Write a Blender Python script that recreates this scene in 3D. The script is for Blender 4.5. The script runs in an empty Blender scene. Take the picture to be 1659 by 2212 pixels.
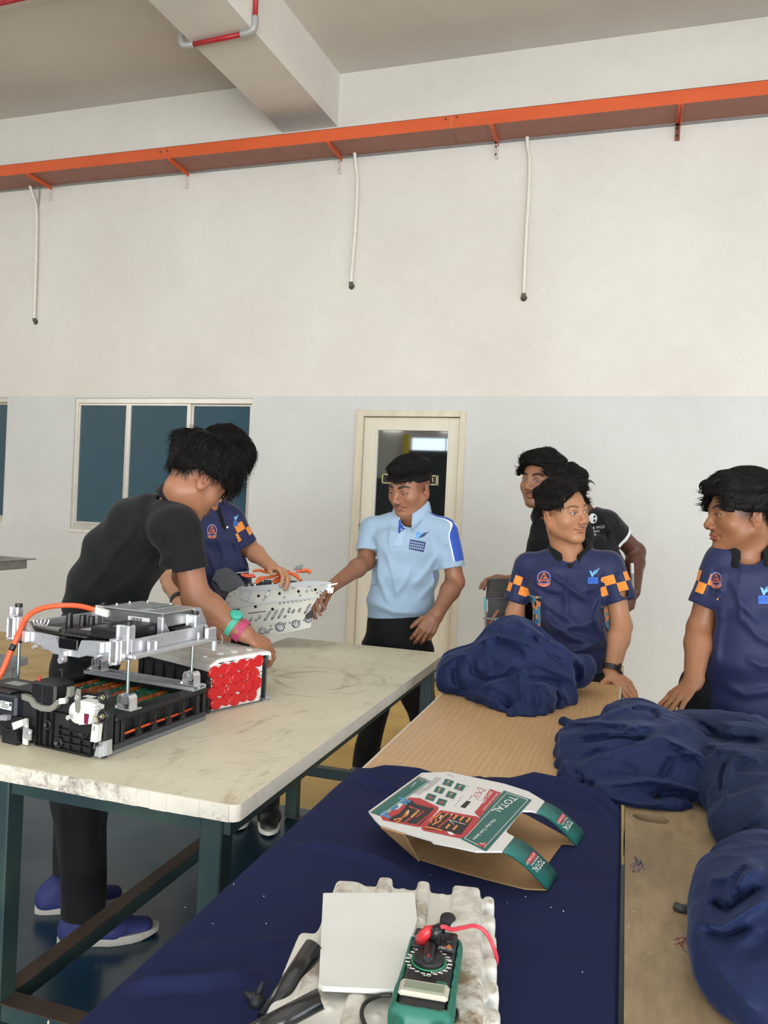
import bpy, bmesh, math, random
import numpy as np
from mathutils import Vector, Matrix

# ---------------------------------------------------------------- camera, world, light
SC = bpy.context.scene
COL = SC.collection
H = 1.36            # eye height of the photographer
FPX = 1665.0        # focal length in pixels of the 1659 x 2212 frame
YAW, PITCH, ROLL = map(math.radians, (17.5, -0.25, -2.65))

def cam_axes():
    f = np.array([-math.sin(YAW)*math.cos(PITCH), math.cos(YAW)*math.cos(PITCH), math.sin(PITCH)])
    r = np.array([math.cos(YAW), math.sin(YAW), 0.0]); u = np.cross(r, f)
    c, s = math.cos(ROLL), math.sin(ROLL)
    return c*r - s*u, s*r + c*u, f
CR, CU, CF = cam_axes()
cam = bpy.data.objects.new('camera', bpy.data.cameras.new('camera'))
COL.objects.link(cam)
cam.data.sensor_fit = 'HORIZONTAL'
cam.data.sensor_width = 36.0
cam.data.lens = 36.0*FPX/1659.0
cam.data.clip_start = 0.02
cam.matrix_world = Matrix([[CR[i], CU[i], -CF[i], (0, 0, H)[i]] for i in range(3)] + [[0, 0, 0, 1]])
SC.camera = cam

SC.view_settings.view_transform = 'Standard'
SC.view_settings.look = 'None'
SC.view_settings.gamma = 1.0
SC.view_settings.use_curve_mapping = False
SC.view_settings.exposure = 0.56

world = bpy.data.worlds.new('daylight')
SC.world = world
world.use_nodes = True
world.node_tree.nodes['Background'].inputs[0].default_value = (0.75, 0.86, 1.0, 1)
world.node_tree.nodes['Background'].inputs[1].default_value = 2.0

def area(name, loc, target, sx, sy, power, color=(1, 1, 1)):
    l = bpy.data.lights.new(name, 'AREA')
    l.shape = 'RECTANGLE'; l.size = sx; l.size_y = sy; l.energy = power; l.color = color
    o = bpy.data.objects.new(name, l); COL.objects.link(o)
    o.location = loc
    d = Vector(target) - Vector(loc)
    o.rotation_euler = d.to_track_quat('-Z', 'Y').to_euler()
    return o
# daylight through the tall roller-shutter openings on the right and behind the photographer
area('daylight_shutter_opening_right', (6.7, -0.5, 2.0), (-1.0, 2.6, 1.5), 6.5, 3.6, 75, (1.0, 0.985, 0.96))
area('ceiling_bounce_fill', (1.5, -5.0, 0.5), (-1.5, 2.0, 4.9), 5.0, 1.2, 230, (1.0, 0.96, 0.9))  # added fill aimed up to brighten the ceiling, imitating bounce from outside
area('daylight_shutter_opening_rear', (0.9, -6.6, 2.1), (-1.6, 3.0, 1.6), 8.0, 3.6, 300, (0.98, 0.99, 1.0))

area('wall_fill_left', (-8.6, 0.8, 4.2), (-2.0, 4.5, 1.8), 7.0, 1.2, 130, (0.97, 1.0, 0.98))  # added fill that brightens the left side; the left wall has no window
area('ceiling_lamp_rows', (-0.6, 0.6, 4.93), (-0.6, 0.6, 0.0), 7.0, 4.6, 62, (1.0, 0.985, 0.95))

# ---------------------------------------------------------------- pixel helpers (photo frame 1659 x 2212)
C0 = np.array([0.0, 0.0, H])
def ray(px, py):
    return CR*((px - 829.5)/FPX) + CU*((1106.0 - py)/FPX) + CF
def onz(px, py, z): d = ray(px, py); return C0 + d*((z - H)/d[2])
def ony(px, py, y): d = ray(px, py); return C0 + d*(y/d[1])
def onx(px, py, x): d = ray(px, py); return C0 + d*(x/d[0])
def onp(px, py, p, n):
    d = ray(px, py); n = np.array(n, float)
    return C0 + d*(np.dot(np.array(p, float) - C0, n)/np.dot(d, n))
def near(px, py, p):
    """the point of the pixel's ray that lies at the camera depth of point p"""
    return C0 + ray(px, py)*float(np.dot(np.array(p, float) - C0, CF))

# ---------------------------------------------------------------- materials
def srgb(c):
    if isinstance(c, str):
        c = [int(c[i:i+2], 16)/255 for i in (0, 2, 4)]
    return tuple(x/12.92 if x <= 0.04045 else ((x+0.055)/1.055)**2.4 for x in c)
MATS = {}
def mat(name, color, rough=0.5, metal=0.0, spec=0.5, noise=0.0, nscale=20, bump=0.0, bscale=200, sheen=0, trans=0, coat=0, c2=None, stretch=None, emit=None, ior=None):
    if name in MATS: return MATS[name]
    m = bpy.data.materials.new(name); m.use_nodes = True; MATS[name] = m
    nt = m.node_tree; N = nt.nodes; L = nt.links
    b = N['Principled BSDF']
    col = srgb(color)
    b.inputs['Base Color'].default_value = (*col, 1)
    b.inputs['Roughness'].default_value = rough
    b.inputs['Metallic'].default_value = metal
    b.inputs['Specular IOR Level'].default_value = spec
    b.inputs['Transmission Weight'].default_value = trans
    b.inputs['Coat Weight'].default_value = coat
    if ior: b.inputs['IOR'].default_value = ior
    if sheen:
        b.inputs['Sheen Weight'].default_value = sheen
        b.inputs['Sheen Roughness'].default_value = 0.5
    if emit:
        b.inputs['Emission Color'].default_value = (*col, 1); b.inputs['Emission Strength'].default_value = emit
    tc = N.new('ShaderNodeTexCoord'); mp = N.new('ShaderNodeMapping')
    L.new(tc.outputs['Object'], mp.inputs[0])
    if stretch: mp.inputs['Scale'].default_value = stretch
    if noise or c2:
        n = N.new('ShaderNodeTexNoise'); n.inputs['Scale'].default_value = nscale; n.inputs['Detail'].default_value = 6
        L.new(mp.outputs[0], n.inputs[0])
        mx = N.new('ShaderNodeMix'); mx.data_type = 'RGBA'
        a = col; z = srgb(c2) if c2 else tuple(x*(1-noise) for x in col)
        mx.inputs[6].default_value = (*a, 1); mx.inputs[7].default_value = (*z, 1)
        cr = N.new('ShaderNodeValToRGB'); cr.color_ramp.elements[0].position = 0.35; cr.color_ramp.elements[1].position = 0.68
        L.new(n.outputs[0], cr.inputs[0]); L.new(cr.outputs[0], mx.inputs[0])
        L.new(mx.outputs[2], b.inputs['Base Color'])
    if bump:
        n2 = N.new('ShaderNodeTexNoise'); n2.inputs['Scale'].default_value = bscale; n2.inputs['Detail'].default_value = 3
        L.new(mp.outputs[0], n2.inputs[0])
        bp = N.new('ShaderNodeBump'); bp.inputs['Strength'].default_value = bump; bp.inputs['Distance'].default_value = 0.002
        L.new(n2.outputs[0], bp.inputs['Height']); L.new(bp.outputs[0], b.inputs['Normal'])
    return m
class NT:
    """small helper for hand-written node trees"""
    def __init__(s, name):
        s.m = bpy.data.materials.new(name); s.m.use_nodes = True; s.N = s.m.node_tree.nodes; s.L = s.m.node_tree.links
        s.b = s.N['Principled BSDF']; s.tc = s.N.new('ShaderNodeTexCoord'); MATS[name] = s.m
    def new(s, t, **k):
        n = s.N.new(t)
        for a, v in k.items():
            if a.startswith('i_'): 
                key = a[2:]; key = int(key) if key.isdigit() else key.replace('_', ' ')
                n.inputs[key].default_value = v
            else: setattr(n, a, v)
        return n
    def noise(s, scale, detail=4, vec=None, rough=0.5, stretch=None, out=0, dist=0.0):
        n = s.new('ShaderNodeTexNoise', i_Scale=scale, i_Detail=detail, i_Roughness=rough, i_Distortion=dist)
        v = vec or s.tc.outputs['Object']
        if stretch:
            mp = s.new('ShaderNodeMapping', i_Scale=stretch); s.L.new(v, mp.inputs[0]); v = mp.outputs[0]
        s.L.new(v, n.inputs[0]); return n.outputs[out]
    def ramp(s, fac, p0, p1, c0=(0, 0, 0, 1), c1=(1, 1, 1, 1)):
        r = s.new('ShaderNodeValToRGB'); e = r.color_ramp.elements
        e[0].position = p0; e[1].position = p1; e[0].color = c0; e[1].color = c1
        s.L.new(fac, r.inputs[0]); return r.outputs[0]
    def mix(s, fac, a, b, mode='MIX'):
        n = s.new('ShaderNodeMix', data_type='RGBA', blend_type=mode)
        for i, v in ((0, fac), (6, a), (7, b)):
            if isinstance(v, (int, float)): n.inputs[i].default_value = v
            elif isinstance(v, tuple): n.inputs[i].default_value = (*v[:3], 1)
            else: s.L.new(v, n.inputs[i])
        return n.outputs[2]
    def math(s, op, a, b=0.0, c=0.0):
        n = s.new('ShaderNodeMath', operation=op)
        for i, v in enumerate((a, b, c)):
            if isinstance(v, (int, float)): n.inputs[i].default_value = v
            else: s.L.new(v, n.inputs[i])
        return n.outputs[0]
    def xyz(s, v=None):
        n = s.new('ShaderNodeSeparateXYZ'); s.L.new(v or s.tc.outputs['Object'], n.inputs[0]); return n.outputs
    def bump(s, h, strength=0.3, dist=0.002):
        n = s.new('ShaderNodeBump', i_Strength=strength, i_Distance=dist); s.L.new(h, n.inputs['Height'])
        s.L.new(n.outputs[0], s.b.inputs['Normal'])
    def set(s, **k):
        for a, v in k.items():
            a = a.replace('_', ' ')
            if isinstance(v, (int, float)): s.b.inputs[a].default_value = v
            elif isinstance(v, tuple): s.b.inputs[a].default_value = (*v[:3], 1)
            else: s.L.new(v, s.b.inputs[a])

# ---------------------------------------------------------------- objects
def tag(o, label=None, cat=None, group=None, kind=None):
    if label: o['label'] = label
    if cat: o['category'] = cat
    if group: o['group'] = group
    if kind: o['kind'] = kind
    return o
def thing(name, label, cat, loc=(0, 0, 0), group=None, rotz=0.0):
    o = bpy.data.objects.new(name, None); COL.objects.link(o)
    o.empty_display_size = 0.05
    o.location = loc; o.rotation_euler = (0, 0, rotz)
    o['_m'] = 0
    return tag(o, label, cat, group)
def minv(o):
    m = Matrix.Translation(o.location) @ o.rotation_euler.to_matrix().to_4x4()
    if o.parent: m = minv_fwd(o.parent) @ m
    return m
def minv_fwd(o):
    m = Matrix.Translation(o.location) @ o.rotation_euler.to_matrix().to_4x4()
    return (minv_fwd(o.parent) @ o.matrix_parent_inverse @ m) if o.parent else m
def link(name, me, m, parent=None, smooth=False, world=True):
    """world=True: the mesh data is in world coordinates even when it has a parent"""
    o = bpy.data.objects.new(name, me); COL.objects.link(o)
    if m is not None and not me.materials:
        for x in (m if isinstance(m, (list, tuple)) else [m]): me.materials.append(x)
    if smooth:
        me.polygons.foreach_set('use_smooth', [True]*len(me.polygons))
    if parent is not None:
        o.parent = parent
        if world: o.matrix_parent_inverse = minv_fwd(parent).inverted()
    return o
def pmesh(name, V, F, m=None, parent=None, smooth=False, world=True):
    me = bpy.data.meshes.new(name)
    V = np.asarray(V, dtype=np.float32)
    if isinstance(F, np.ndarray) and F.ndim == 2:
        n, k = F.shape
        me.vertices.add(len(V)); me.vertices.foreach_set('co', V.ravel())
        me.loops.add(n*k); me.loops.foreach_set('vertex_index', F.astype(np.int32).ravel())
        me.polygons.add(n); me.polygons.foreach_set('loop_start', np.arange(0, n*k, k, dtype=np.int32))
        me.polygons.foreach_set('loop_total', np.full(n, k, dtype=np.int32))
        me.update(calc_edges=True)
    else:
        me.from_pydata([tuple(map(float, v)) for v in V], [], [list(f) for f in F]); me.update()
    return link(name, me, m, parent, smooth, world)

def rotz(a): c, s = math.cos(a), math.sin(a); return np.array([[c, -s, 0], [s, c, 0], [0, 0, 1.0]])
def basis(d, up=(0, 0, 1)):
    """columns: x, y, z with z along d"""
    z = np.array(d, float); z /= np.linalg.norm(z)
    u = np.array(up, float)
    if abs(np.dot(u, z)) > 0.98: u = np.array([0, 1.0, 0]) if abs(z[1]) < 0.9 else np.array([1.0, 0, 0])
    x = np.cross(u, z); x /= np.linalg.norm(x); y = np.cross(z, x)
    return np.stack([x, y, z], axis=1)

class MB:
    """mesh builder: several shapes, ONE mesh object"""
    def __init__(s, T=None, mats=None):
        s.V = []; s.F = []; s.M = []; s.S = []; s.T = T; s.cur = 0; s.smooth = False
    def add(s, V, F, smooth=None, mi=None):
        n = len(s.V)
        V = np.asarray(V, float)
        if s.T is not None:
            R, t = s.T; V = V @ np.asarray(R).T + np.asarray(t)
        s.V += [tuple(v) for v in V]
        s.F += [tuple(i+n for i in f) for f in F]
        s.M += [s.cur if mi is None else mi]*len(F); s.S += [s.smooth if smooth is None else smooth]*len(F)
        return s
    def box(s, c, d, R=None, bev=0.0, mi=None, taper=1.0):
        """centre, full dimensions, rotation; chamfered when bev"""
        hx, hy, hz = (x/2 for x in d)
        b = min(bev, hx*.9, hy*.9, hz*.9)
        if b <= 0:
            V = [(x*hx*(taper if z > 0 else 1), y*hy*(taper if z > 0 else 1), z*hz) for z in (-1, 1) for y in (-1, 1) for x in (-1, 1)]
            F = [(0, 2, 3, 1), (4, 5, 7, 6), (0, 1, 5, 4), (2, 6, 7, 3), (0, 4, 6, 2), (1, 3, 7, 5)]
        else:
            V = []; idx = {}
            for sz in (-1, 1):
                for sy in (-1, 1):
                    for sx in (-1, 1):
                        k = taper if sz > 0 else 1
                        for ax in range(3):
                            p = [sx*(hx-b)*k, sy*(hy-b)*k, sz*(hz-b)]; p[ax] += (sx, sy, sz)[ax]*b*(k if ax < 2 else 1)
                            idx[(sx, sy, sz, ax)] = len(V); V.append(tuple(p))
            F = []
            for ax in range(3):
                a1, a2 = (ax+1) % 3, (ax+2) % 3
                for sg in (-1, 1):
                    q = []
                    for (p, r) in ((-1, -1), (1, -1), (1, 1), (-1, 1)):
                        k = [0, 0, 0]; k[ax] = sg; k[a1] = p; k[a2] = r; q.append(idx[(*k, ax)])
                    F.append(tuple(q) if sg > 0 else tuple(reversed(q)))
            for ax in range(3):
                a1, a2 = (ax+1) % 3, (ax+2) % 3
                for p in (-1, 1):
                    for r in (-1, 1):
                        k0 = [0, 0, 0]; k0[a1] = p; k0[a2] = r; k1 = list(k0); k0[ax] = -1; k1[ax] = 1
                        q = [idx[(*k0, a1)], idx[(*k1, a1)], idx[(*k1, a2)], idx[(*k0, a2)]]
                        F.append(tuple(q) if p*r < 0 else tuple(reversed(q)))
            for sz in (-1, 1):
                for sy in (-1, 1):
                    for sx in (-1, 1):
                        q = [idx[(sx, sy, sz, a)] for a in range(3)]
                        F.append(tuple(q) if sx*sy*sz > 0 else tuple(reversed(q)))
        V = np.array(V, float)
        if R is not None: V = V @ np.asarray(R).T
        return s.add(V + np.array(c, float), F, mi=mi)
    def bb(s, p0, p1, bev=0.0, mi=None):
        p0 = np.array(p0, float); p1 = np.array(p1, float)
        return s.box((p0+p1)/2, np.abs(p1-p0), bev=bev, mi=mi)
    def cyl(s, a, b, r, r2=None, n=16, cap=True, mi=None, smooth=True):
        a = np.array(a, float); b = np.array(b, float); r2 = r if r2 is None else r2
        B = basis(b-a); t = np.linspace(0, 2*math.pi, n, endpoint=False)
        ring = np.stack([np.cos(t), np.sin(t), 0*t], 1)
        V = np.concatenate([a + (ring*r) @ B.T, b + (ring*r2) @ B.T])
        F = [(i, (i+1) % n, n+(i+1) % n, n+i) for i in range(n)]
        s.add(V, F, smooth=smooth, mi=mi)
        if cap: s.add(V, [tuple(range(n))[::-1], tuple(range(n, 2*n))], smooth=False, mi=mi)
        return s
    def tube(s, P, r, n=8, mi=None, cap=True):
        P = np.array(P, float); m = len(P); r = np.broadcast_to(r, (m,))
        T = np.gradient(P, axis=0); t = np.linspace(0, 2*math.pi, n, endpoint=False)
        V = []; x = None
        for i in range(m):
            z = T[i]/(np.linalg.norm(T[i])+1e-12)
            if x is None: x = basis(z)[:, 0]
            x = x - z*np.dot(x, z); x /= np.linalg.norm(x)+1e-12; y = np.cross(z, x)
            V.append(P[i] + r[i]*(np.cos(t)[:, None]*x + np.sin(t)[:, None]*y))
        V = np.concatenate(V)
        F = [(i*n+j, i*n+(j+1) % n, (i+1)*n+(j+1) % n, (i+1)*n+j) for i in range(m-1) for j in range(n)]
        if cap: F += [tuple(range(n))[::-1], tuple(range((m-1)*n, m*n))]
        return s.add(V, F, smooth=True, mi=mi)
    def lathe(s, prof, a, d, n=24, mi=None, smooth=True):
        """profile [(r, h)] about axis d from point a"""
        B = basis(d); t = np.linspace(0, 2*math.pi, n, endpoint=False)
        V = np.concatenate([np.array(a, float) + np.stack([r*np.cos(t), r*np.sin(t), h+0*t], 1) @ B.T for r, h in prof])
        m = len(prof)
        F = [(i*n+j, i*n+(j+1) % n, (i+1)*n+(j+1) % n, (i+1)*n+j) for i in range(m-1) for j in range(n)]
        s.add(V, F, smooth=smooth, mi=mi)
        return s.add(V, [tuple(range(n))[::-1], tuple(range((m-1)*n, m*n))], smooth=False, mi=mi)
    def prism(s, poly, o, x, y, h, mi=None):
        """polygon (list of 2D points, CCW) in the frame o, x, y extruded by vector along x cross y of length h"""
        o = np.array(o, float); x = np.array(x, float); y = np.array(y, float); z = np.cross(x, y); z /= np.linalg.norm(z)
        P = np.array([o + x*p[0] + y*p[1] for p in poly]); n = len(P)
        V = np.concatenate([P, P + z*h])
        F = [(i, (i+1) % n, n+(i+1) % n, n+i) for i in range(n)]
        if h < 0: F = [f[::-1] for f in F]
        a, b = tuple(range(n))[::-1], tuple(range(n, 2*n))
        if h < 0: a, b = a[::-1], b[::-1]
        return s.add(V, F + [a, b], smooth=False, mi=mi)
    def build(s, name, m, parent=None, world=True, label=None, kind=None):
        me = bpy.data.meshes.new(name); me.from_pydata(s.V, [], s.F)
        for x in (m if isinstance(m, (list, tuple)) else [m]): me.materials.append(x)
        me.polygons.foreach_set('material_index', s.M); me.polygons.foreach_set('use_smooth', s.S)
        me.update()
        o = link(name, me, None, parent, False, world)
        if label: o['label'] = label
        if kind: o['kind'] = kind
        return o
def copy_tree(o, parent=None):
    c = o.copy(); COL.objects.link(c)
    if parent is not None: c.parent = parent
    for ch in o.children: copy_tree(ch, c)
    return c
def spline(P, n=24):
    """Catmull-Rom through the points"""
    P = np.array(P, float); Q = np.concatenate([[2*P[0]-P[1]], P, [2*P[-1]-P[-2]]]); out = []
    for i in range(len(P)-1):
        p0, p1, p2, p3 = Q[i:i+4]; t = np.linspace(0, 1, n, endpoint=False)[:, None]
        out.append(0.5*((2*p1)+(-p0+p2)*t+(2*p0-5*p1+4*p2-p3)*t*t+(-p0+3*p1-3*p2+p3)*t**3))
    return np.concatenate(out+[P[-1:]])
FONT = None
def text_mesh(s, size, depth=0.0):
    """2D text outline turned into mesh data (verts, faces) lying in XY"""
    cu = bpy.data.curves.new('t', 'FONT'); cu.body = s; cu.size = size; cu.extrude = depth; cu.resolution_u = 3; cu.offset = .012*size
    o = bpy.data.objects.new('t', cu); COL.objects.link(o)
    bpy.context.view_layer.update()
    me = bpy.data.meshes.new_from_object(o.evaluated_get(bpy.context.evaluated_depsgraph_get()))
    V = np.array([v.co[:] for v in me.vertices]); F = [tuple(p.vertices) for p in me.polygons]
    bpy.data.objects.remove(o); bpy.data.curves.remove(cu); bpy.data.meshes.remove(me)
    return V, F
def smooth01(x): x = np.clip(x, 0, 1); return x*x*(3-2*x)
# ================================================================ volumetric sculpting: distance fields turned into meshes
def unit(v): v = np.array(v, float); return v/np.linalg.norm(v)
class Vol:
    def __init__(s, lo, hi, h):
        s.o = np.array(lo, np.float32); s.h = float(h)
        s.pad = 0.0; s.n = np.maximum(3, np.ceil((np.array(hi, float)-np.array(lo, float))/h).astype(int)+1)
        s.f = np.full(tuple(s.n), 1.0, np.float32)
        s.ax = [(s.o[i] + np.arange(s.n[i])*s.h).astype(np.float32) for i in range(3)]
    def sl(s, lo, hi):
        a = np.clip(np.floor((np.array(lo)-s.o)/s.h).astype(int), 0, s.n); b = np.clip(np.ceil((np.array(hi)-s.o)/s.h).astype(int)+1, 0, s.n)
        if np.any(b <= a): return None
        return tuple(slice(a[i], b[i]) for i in range(3))
    def co(s, sl): return s.ax[0][sl[0]][:, None, None], s.ax[1][sl[1]][None, :, None], s.ax[2][sl[2]][None, None, :]
    def merge(s, sl, d, k, mode):
        f = s.f[sl]
        if mode == 'u':
            if k <= 0: s.f[sl] = np.minimum(f, d); return
            h = np.clip(.5+.5*(f-d)/k, 0, 1); s.f[sl] = f + (d-f)*h - k*h*(1-h)
        elif mode == 's':
            if k <= 0: s.f[sl] = np.maximum(f, -d); return
            h = np.clip(.5-.5*(f+d)/k, 0, 1); s.f[sl] = f + (-d-f)*h + k*h*(1-h)
    def cap(s, a, b, ra, rb=None, side=None, ea=1.0, eb=None, k=0.0, mode='u', r3=None):
        """rounded cone from a to b; side: direction of the wide axis, radii ra (wide) and ra*ea (narrow)"""
        a = np.array(a, float); b = np.array(b, float); rb = ra if rb is None else rb; eb = ea if eb is None else eb
        L = np.linalg.norm(b-a); R = max(ra, rb, ra*ea, rb*eb); m = R+k+2.5*s.h+s.pad
        sl = s.sl(np.minimum(a, b)-m, np.maximum(a, b)+m)
        if sl is None: return
        z = (b-a)/L if L > 1e-9 else np.array([0, 0, 1.0])
        X, Y, Z = s.co(sl); X = X-a[0]; Y = Y-a[1]; Z = Z-a[2]
        t = X*z[0]+Y*z[1]+Z*z[2]; e = t - np.clip(t, 0, L); tt = np.clip(t/max(L, 1e-9), 0, 1)
        if side is None and ea == 1 and eb == 1:
            q = X*X+Y*Y+Z*Z - t*t; d = np.sqrt(np.maximum(q, 0)+e*e) - (ra+(rb-ra)*tt)
        else:
            x = np.array(side if side is not None else basis(z)[:, 0], float); x = x - z*np.dot(x, z); x /= np.linalg.norm(x); y = np.cross(z, x)
            u = X*x[0]+Y*x[1]+Z*x[2]; v = X*y[0]+Y*y[1]+Z*y[2]
            A = ra+(rb-ra)*tt; B = ra*ea+(rb*eb-ra*ea)*tt; C = np.minimum(A, B) if r3 is None else r3
            k0 = np.sqrt((u/A)**2+(v/B)**2+(e/C)**2)+1e-6; k1 = np.sqrt((u/A**2)**2+(v/B**2)**2+(e/C**2)**2)+1e-6
            d = k0*(k0-1)/k1
        s.merge(sl, d.astype(np.float32), k, mode)
    def ell(s, c, r, R=None, k=0.0, mode='u'):
        """ellipsoid; R columns are its axes"""
        c = np.array(c, float); r = np.array(r, float); m = r.max()+k+2.5*s.h+s.pad
        sl = s.sl(c-m, c+m)
        if sl is None: return
        X, Y, Z = s.co(sl); X = X-c[0]; Y = Y-c[1]; Z = Z-c[2]
        R = np.eye(3) if R is None else np.asarray(R)
        q = [(X*R[0, i]+Y*R[1, i]+Z*R[2, i]) for i in range(3)]
        k0 = np.sqrt(sum((q[i]/r[i])**2 for i in range(3)))+1e-6; k1 = np.sqrt(sum((q[i]/r[i]**2)**2 for i in range(3)))+1e-6
        s.merge(sl, (k0*(k0-1)/k1).astype(np.float32), k, mode)
    def rbox(s, c, d, R=None, r=.004, k=0.0, mode='u'):
        c = np.array(c, float); hd = np.array(d, float)/2; m = np.linalg.norm(hd)+k+2.5*s.h; sl = s.sl(c-m, c+m)
        if sl is None: return
        X, Y, Z = s.co(sl); X = X-c[0]; Y = Y-c[1]; Z = Z-c[2]; R = np.eye(3) if R is None else np.asarray(R)
        q = [np.abs(X*R[0, i]+Y*R[1, i]+Z*R[2, i])-(hd[i]-r) for i in range(3)]
        o = np.sqrt(sum(np.maximum(x, 0)**2 for x in q))+np.minimum(np.maximum(np.maximum(q[0], q[1]), q[2]), 0)-r
        s.merge(sl, o.astype(np.float32), k, mode)
    def half(s, p, n, mode='s', k=0.0):
        """remove everything on the side the normal points to"""
        p = np.array(p, float); n = unit(n); X, Y, Z = s.co((slice(None),)*3)
        d = (X-p[0])*n[0]+(Y-p[1])*n[1]+(Z-p[2])*n[2]
        s.merge((slice(None),)*3, (-d).astype(np.float32), k, 's')
    def band(s, w=0.05):
        return np.abs(s.f) < w
    def displace(s, fn, w=0.03):
        """add fn(points) to the field near the surface (negative = outwards)"""
        idx = np.nonzero(np.abs(s.f) < w)
        P = np.stack([s.ax[i][idx[i]] for i in range(3)], 1)
        s.f[idx] += fn(P).astype(np.float32)
    def mesh(s, lap=0):
        f = s.f; S = f < 0
        c = [(i, j, k) for i in (0, 1) for j in (0, 1) for k in (0, 1)]
        n = s.n-1
        cnt = np.zeros(tuple(n), np.int8)
        for (i, j, k) in c: cnt += S[i:i+n[0], j:j+n[1], k:k+n[2]]
        cells = np.argwhere((cnt > 0) & (cnt < 8))
        ids = np.full(tuple(n), -1, np.int32); ids[cells[:, 0], cells[:, 1], cells[:, 2]] = np.arange(len(cells))
        Vv = np.stack([f[cells[:, 0]+i, cells[:, 1]+j, cells[:, 2]+k] for (i, j, k) in c], 1)
        acc = np.zeros((len(cells), 3)); w = np.zeros(len(cells))
        C = np.array(c, float)
        for p in range(8):
            for ax in range(3):
                if c[p][ax] == 0:
                    q = c.index(tuple(c[p][a]+(a == ax) for a in range(3)))
                    a, b = Vv[:, p], Vv[:, q]; mk = (a < 0) != (b < 0)
                    t = a/(a-b+1e-20); pt = C[p]+np.outer(t, C[q]-C[p])
                    acc[mk] += pt[mk]; w[mk] += 1
        V = s.o + (cells + acc/w[:, None])*s.h
        Fs = []
        for ax in range(3):
            o1, o2 = (ax+1) % 3, (ax+2) % 3
            sa = [slice(None)]*3; sb = [slice(None)]*3; sa[ax] = slice(0, -1); sb[ax] = slice(1, None)
            A, B = S[tuple(sa)], S[tuple(sb)]
            e = np.argwhere(A != B)
            ok = (e[:, o1] > 0) & (e[:, o2] > 0) & (e[:, o1] < s.n[o1]-1) & (e[:, o2] < s.n[o2]-1); e = e[ok]
            d1 = np.zeros(3, int); d1[o1] = 1; d2 = np.zeros(3, int); d2[o2] = 1
            q = [e-d1-d2, e-d2, e, e-d1]
            Q = np.stack([ids[x[:, 0], x[:, 1], x[:, 2]] for x in q], 1)
            inside = A[e[:, 0], e[:, 1], e[:, 2]]
            Q[~inside] = Q[~inside][:, ::-1]
            Fs.append(Q)
        F = np.concatenate(Fs); F = F[(F >= 0).all(1)]
        for _ in range(lap): V = laplace(V, F, .5)
        return V, F
def laplace(V, F, a):
    s = np.zeros_like(V); n = np.zeros(len(V))
    for i in range(4):
        x, y = F[:, i], F[:, (i+1) % 4]
        for c in range(3): s[:, c] += np.bincount(x, V[y, c], len(V)) + np.bincount(y, V[x, c], len(V))
        n += np.bincount(x, minlength=len(V)) + np.bincount(y, minlength=len(V))
    return V + a*(s/np.maximum(n, 1)[:, None]-V)
def join(parts):
    V = []; F = []; n = 0
    for v, f in parts: V.append(v); F.append(f+n); n += len(v)
    return np.concatenate(V), np.concatenate(F)
# cheap smooth noise on points
_rs = np.random.RandomState(7)
_K = _rs.normal(size=(64, 3)); _K /= np.linalg.norm(_K, axis=1)[:, None]; _PH = _rs.uniform(0, 6.28, 64)
def wav(P, freq, n=8, seed=0):
    o = np.zeros(len(P))
    for i in range(n):
        j = (i*7+seed*13) % 64; o += np.sin(P @ (_K[j]*freq*(.75+.5*((j*37) % 10)/10)) + _PH[j])
    return o/math.sqrt(n)
def ridge(P, freq, n=6, seed=0):
    return 1-np.abs(wav(P, freq, n, seed))
def aniso(P, d, f_along, f_across, n=7, seed=0, warp=.0):
    """noise stretched along direction d"""
    B = basis(d); Q = P @ B; Q = Q*np.array([f_across, f_across, f_along])
    if warp: Q = Q + warp*np.stack([wav(Q, .7, 4, seed+1), wav(Q, .7, 4, seed+2), wav(Q, .7, 4, seed+3)], 1)
    return wav(Q, 1.0, n, seed)
def segdist(P, a, b):
    a = np.array(a, float); b = np.array(b, float); d = b-a; t = np.clip((P-a) @ d/max(d @ d, 1e-12), 0, 1)
    return np.linalg.norm(P-a-t[:, None]*d, axis=1), t
def to_px(P):
    Q = P-C0; z = Q @ CF; return np.stack([829.5+FPX*(Q @ CR)/z, 1106-FPX*(Q @ CU)/z], 1)
def px_fold(lines, sharp=False):
    """lines: (polyline of photo pixels, height in m, width in px[, skew]) -> displacement; positive height = raised"""
    def fn(P):
        q = to_px(P); o = np.zeros(len(P))
        for ln in lines:
            pl, h, w = ln[:3]; sk = ln[3] if len(ln) > 3 else 0
            pl = np.array(pl, float); best = np.full(len(P), 1e9); sg = np.zeros(len(P)); end = np.ones(len(P)); L = 0
            tot = np.linalg.norm(np.diff(pl, axis=0), axis=1).sum()
            for a, b in zip(pl[:-1], pl[1:]):
                d = b-a; l = np.linalg.norm(d); tr = (q-a) @ d/(l*l); t = np.clip(tr, 0, 1); v = q-a-t[:, None]*d; r = np.hypot(v[:, 0], v[:, 1])
                m = r < best; best[m] = r[m]; sg[m] = (d[0]*v[m, 1]-d[1]*v[m, 0])/l
                s = (L+t*l)/tot; end[m] = np.minimum(1, np.minimum(s[m], 1-s[m])*5+.12); L += l
            ww = np.where(sg > 0, w*(1+sk), w*(1-sk)) if sk else w
            pr = np.exp(-(best/ww)**2) if not (sharp and h > 0) else np.exp(-np.sqrt((best/ww)**2*2.2+.02)+.14)
            o -= (1.3 if sharp else 1.8)*h*pr*end
        return o
    return fn
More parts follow.
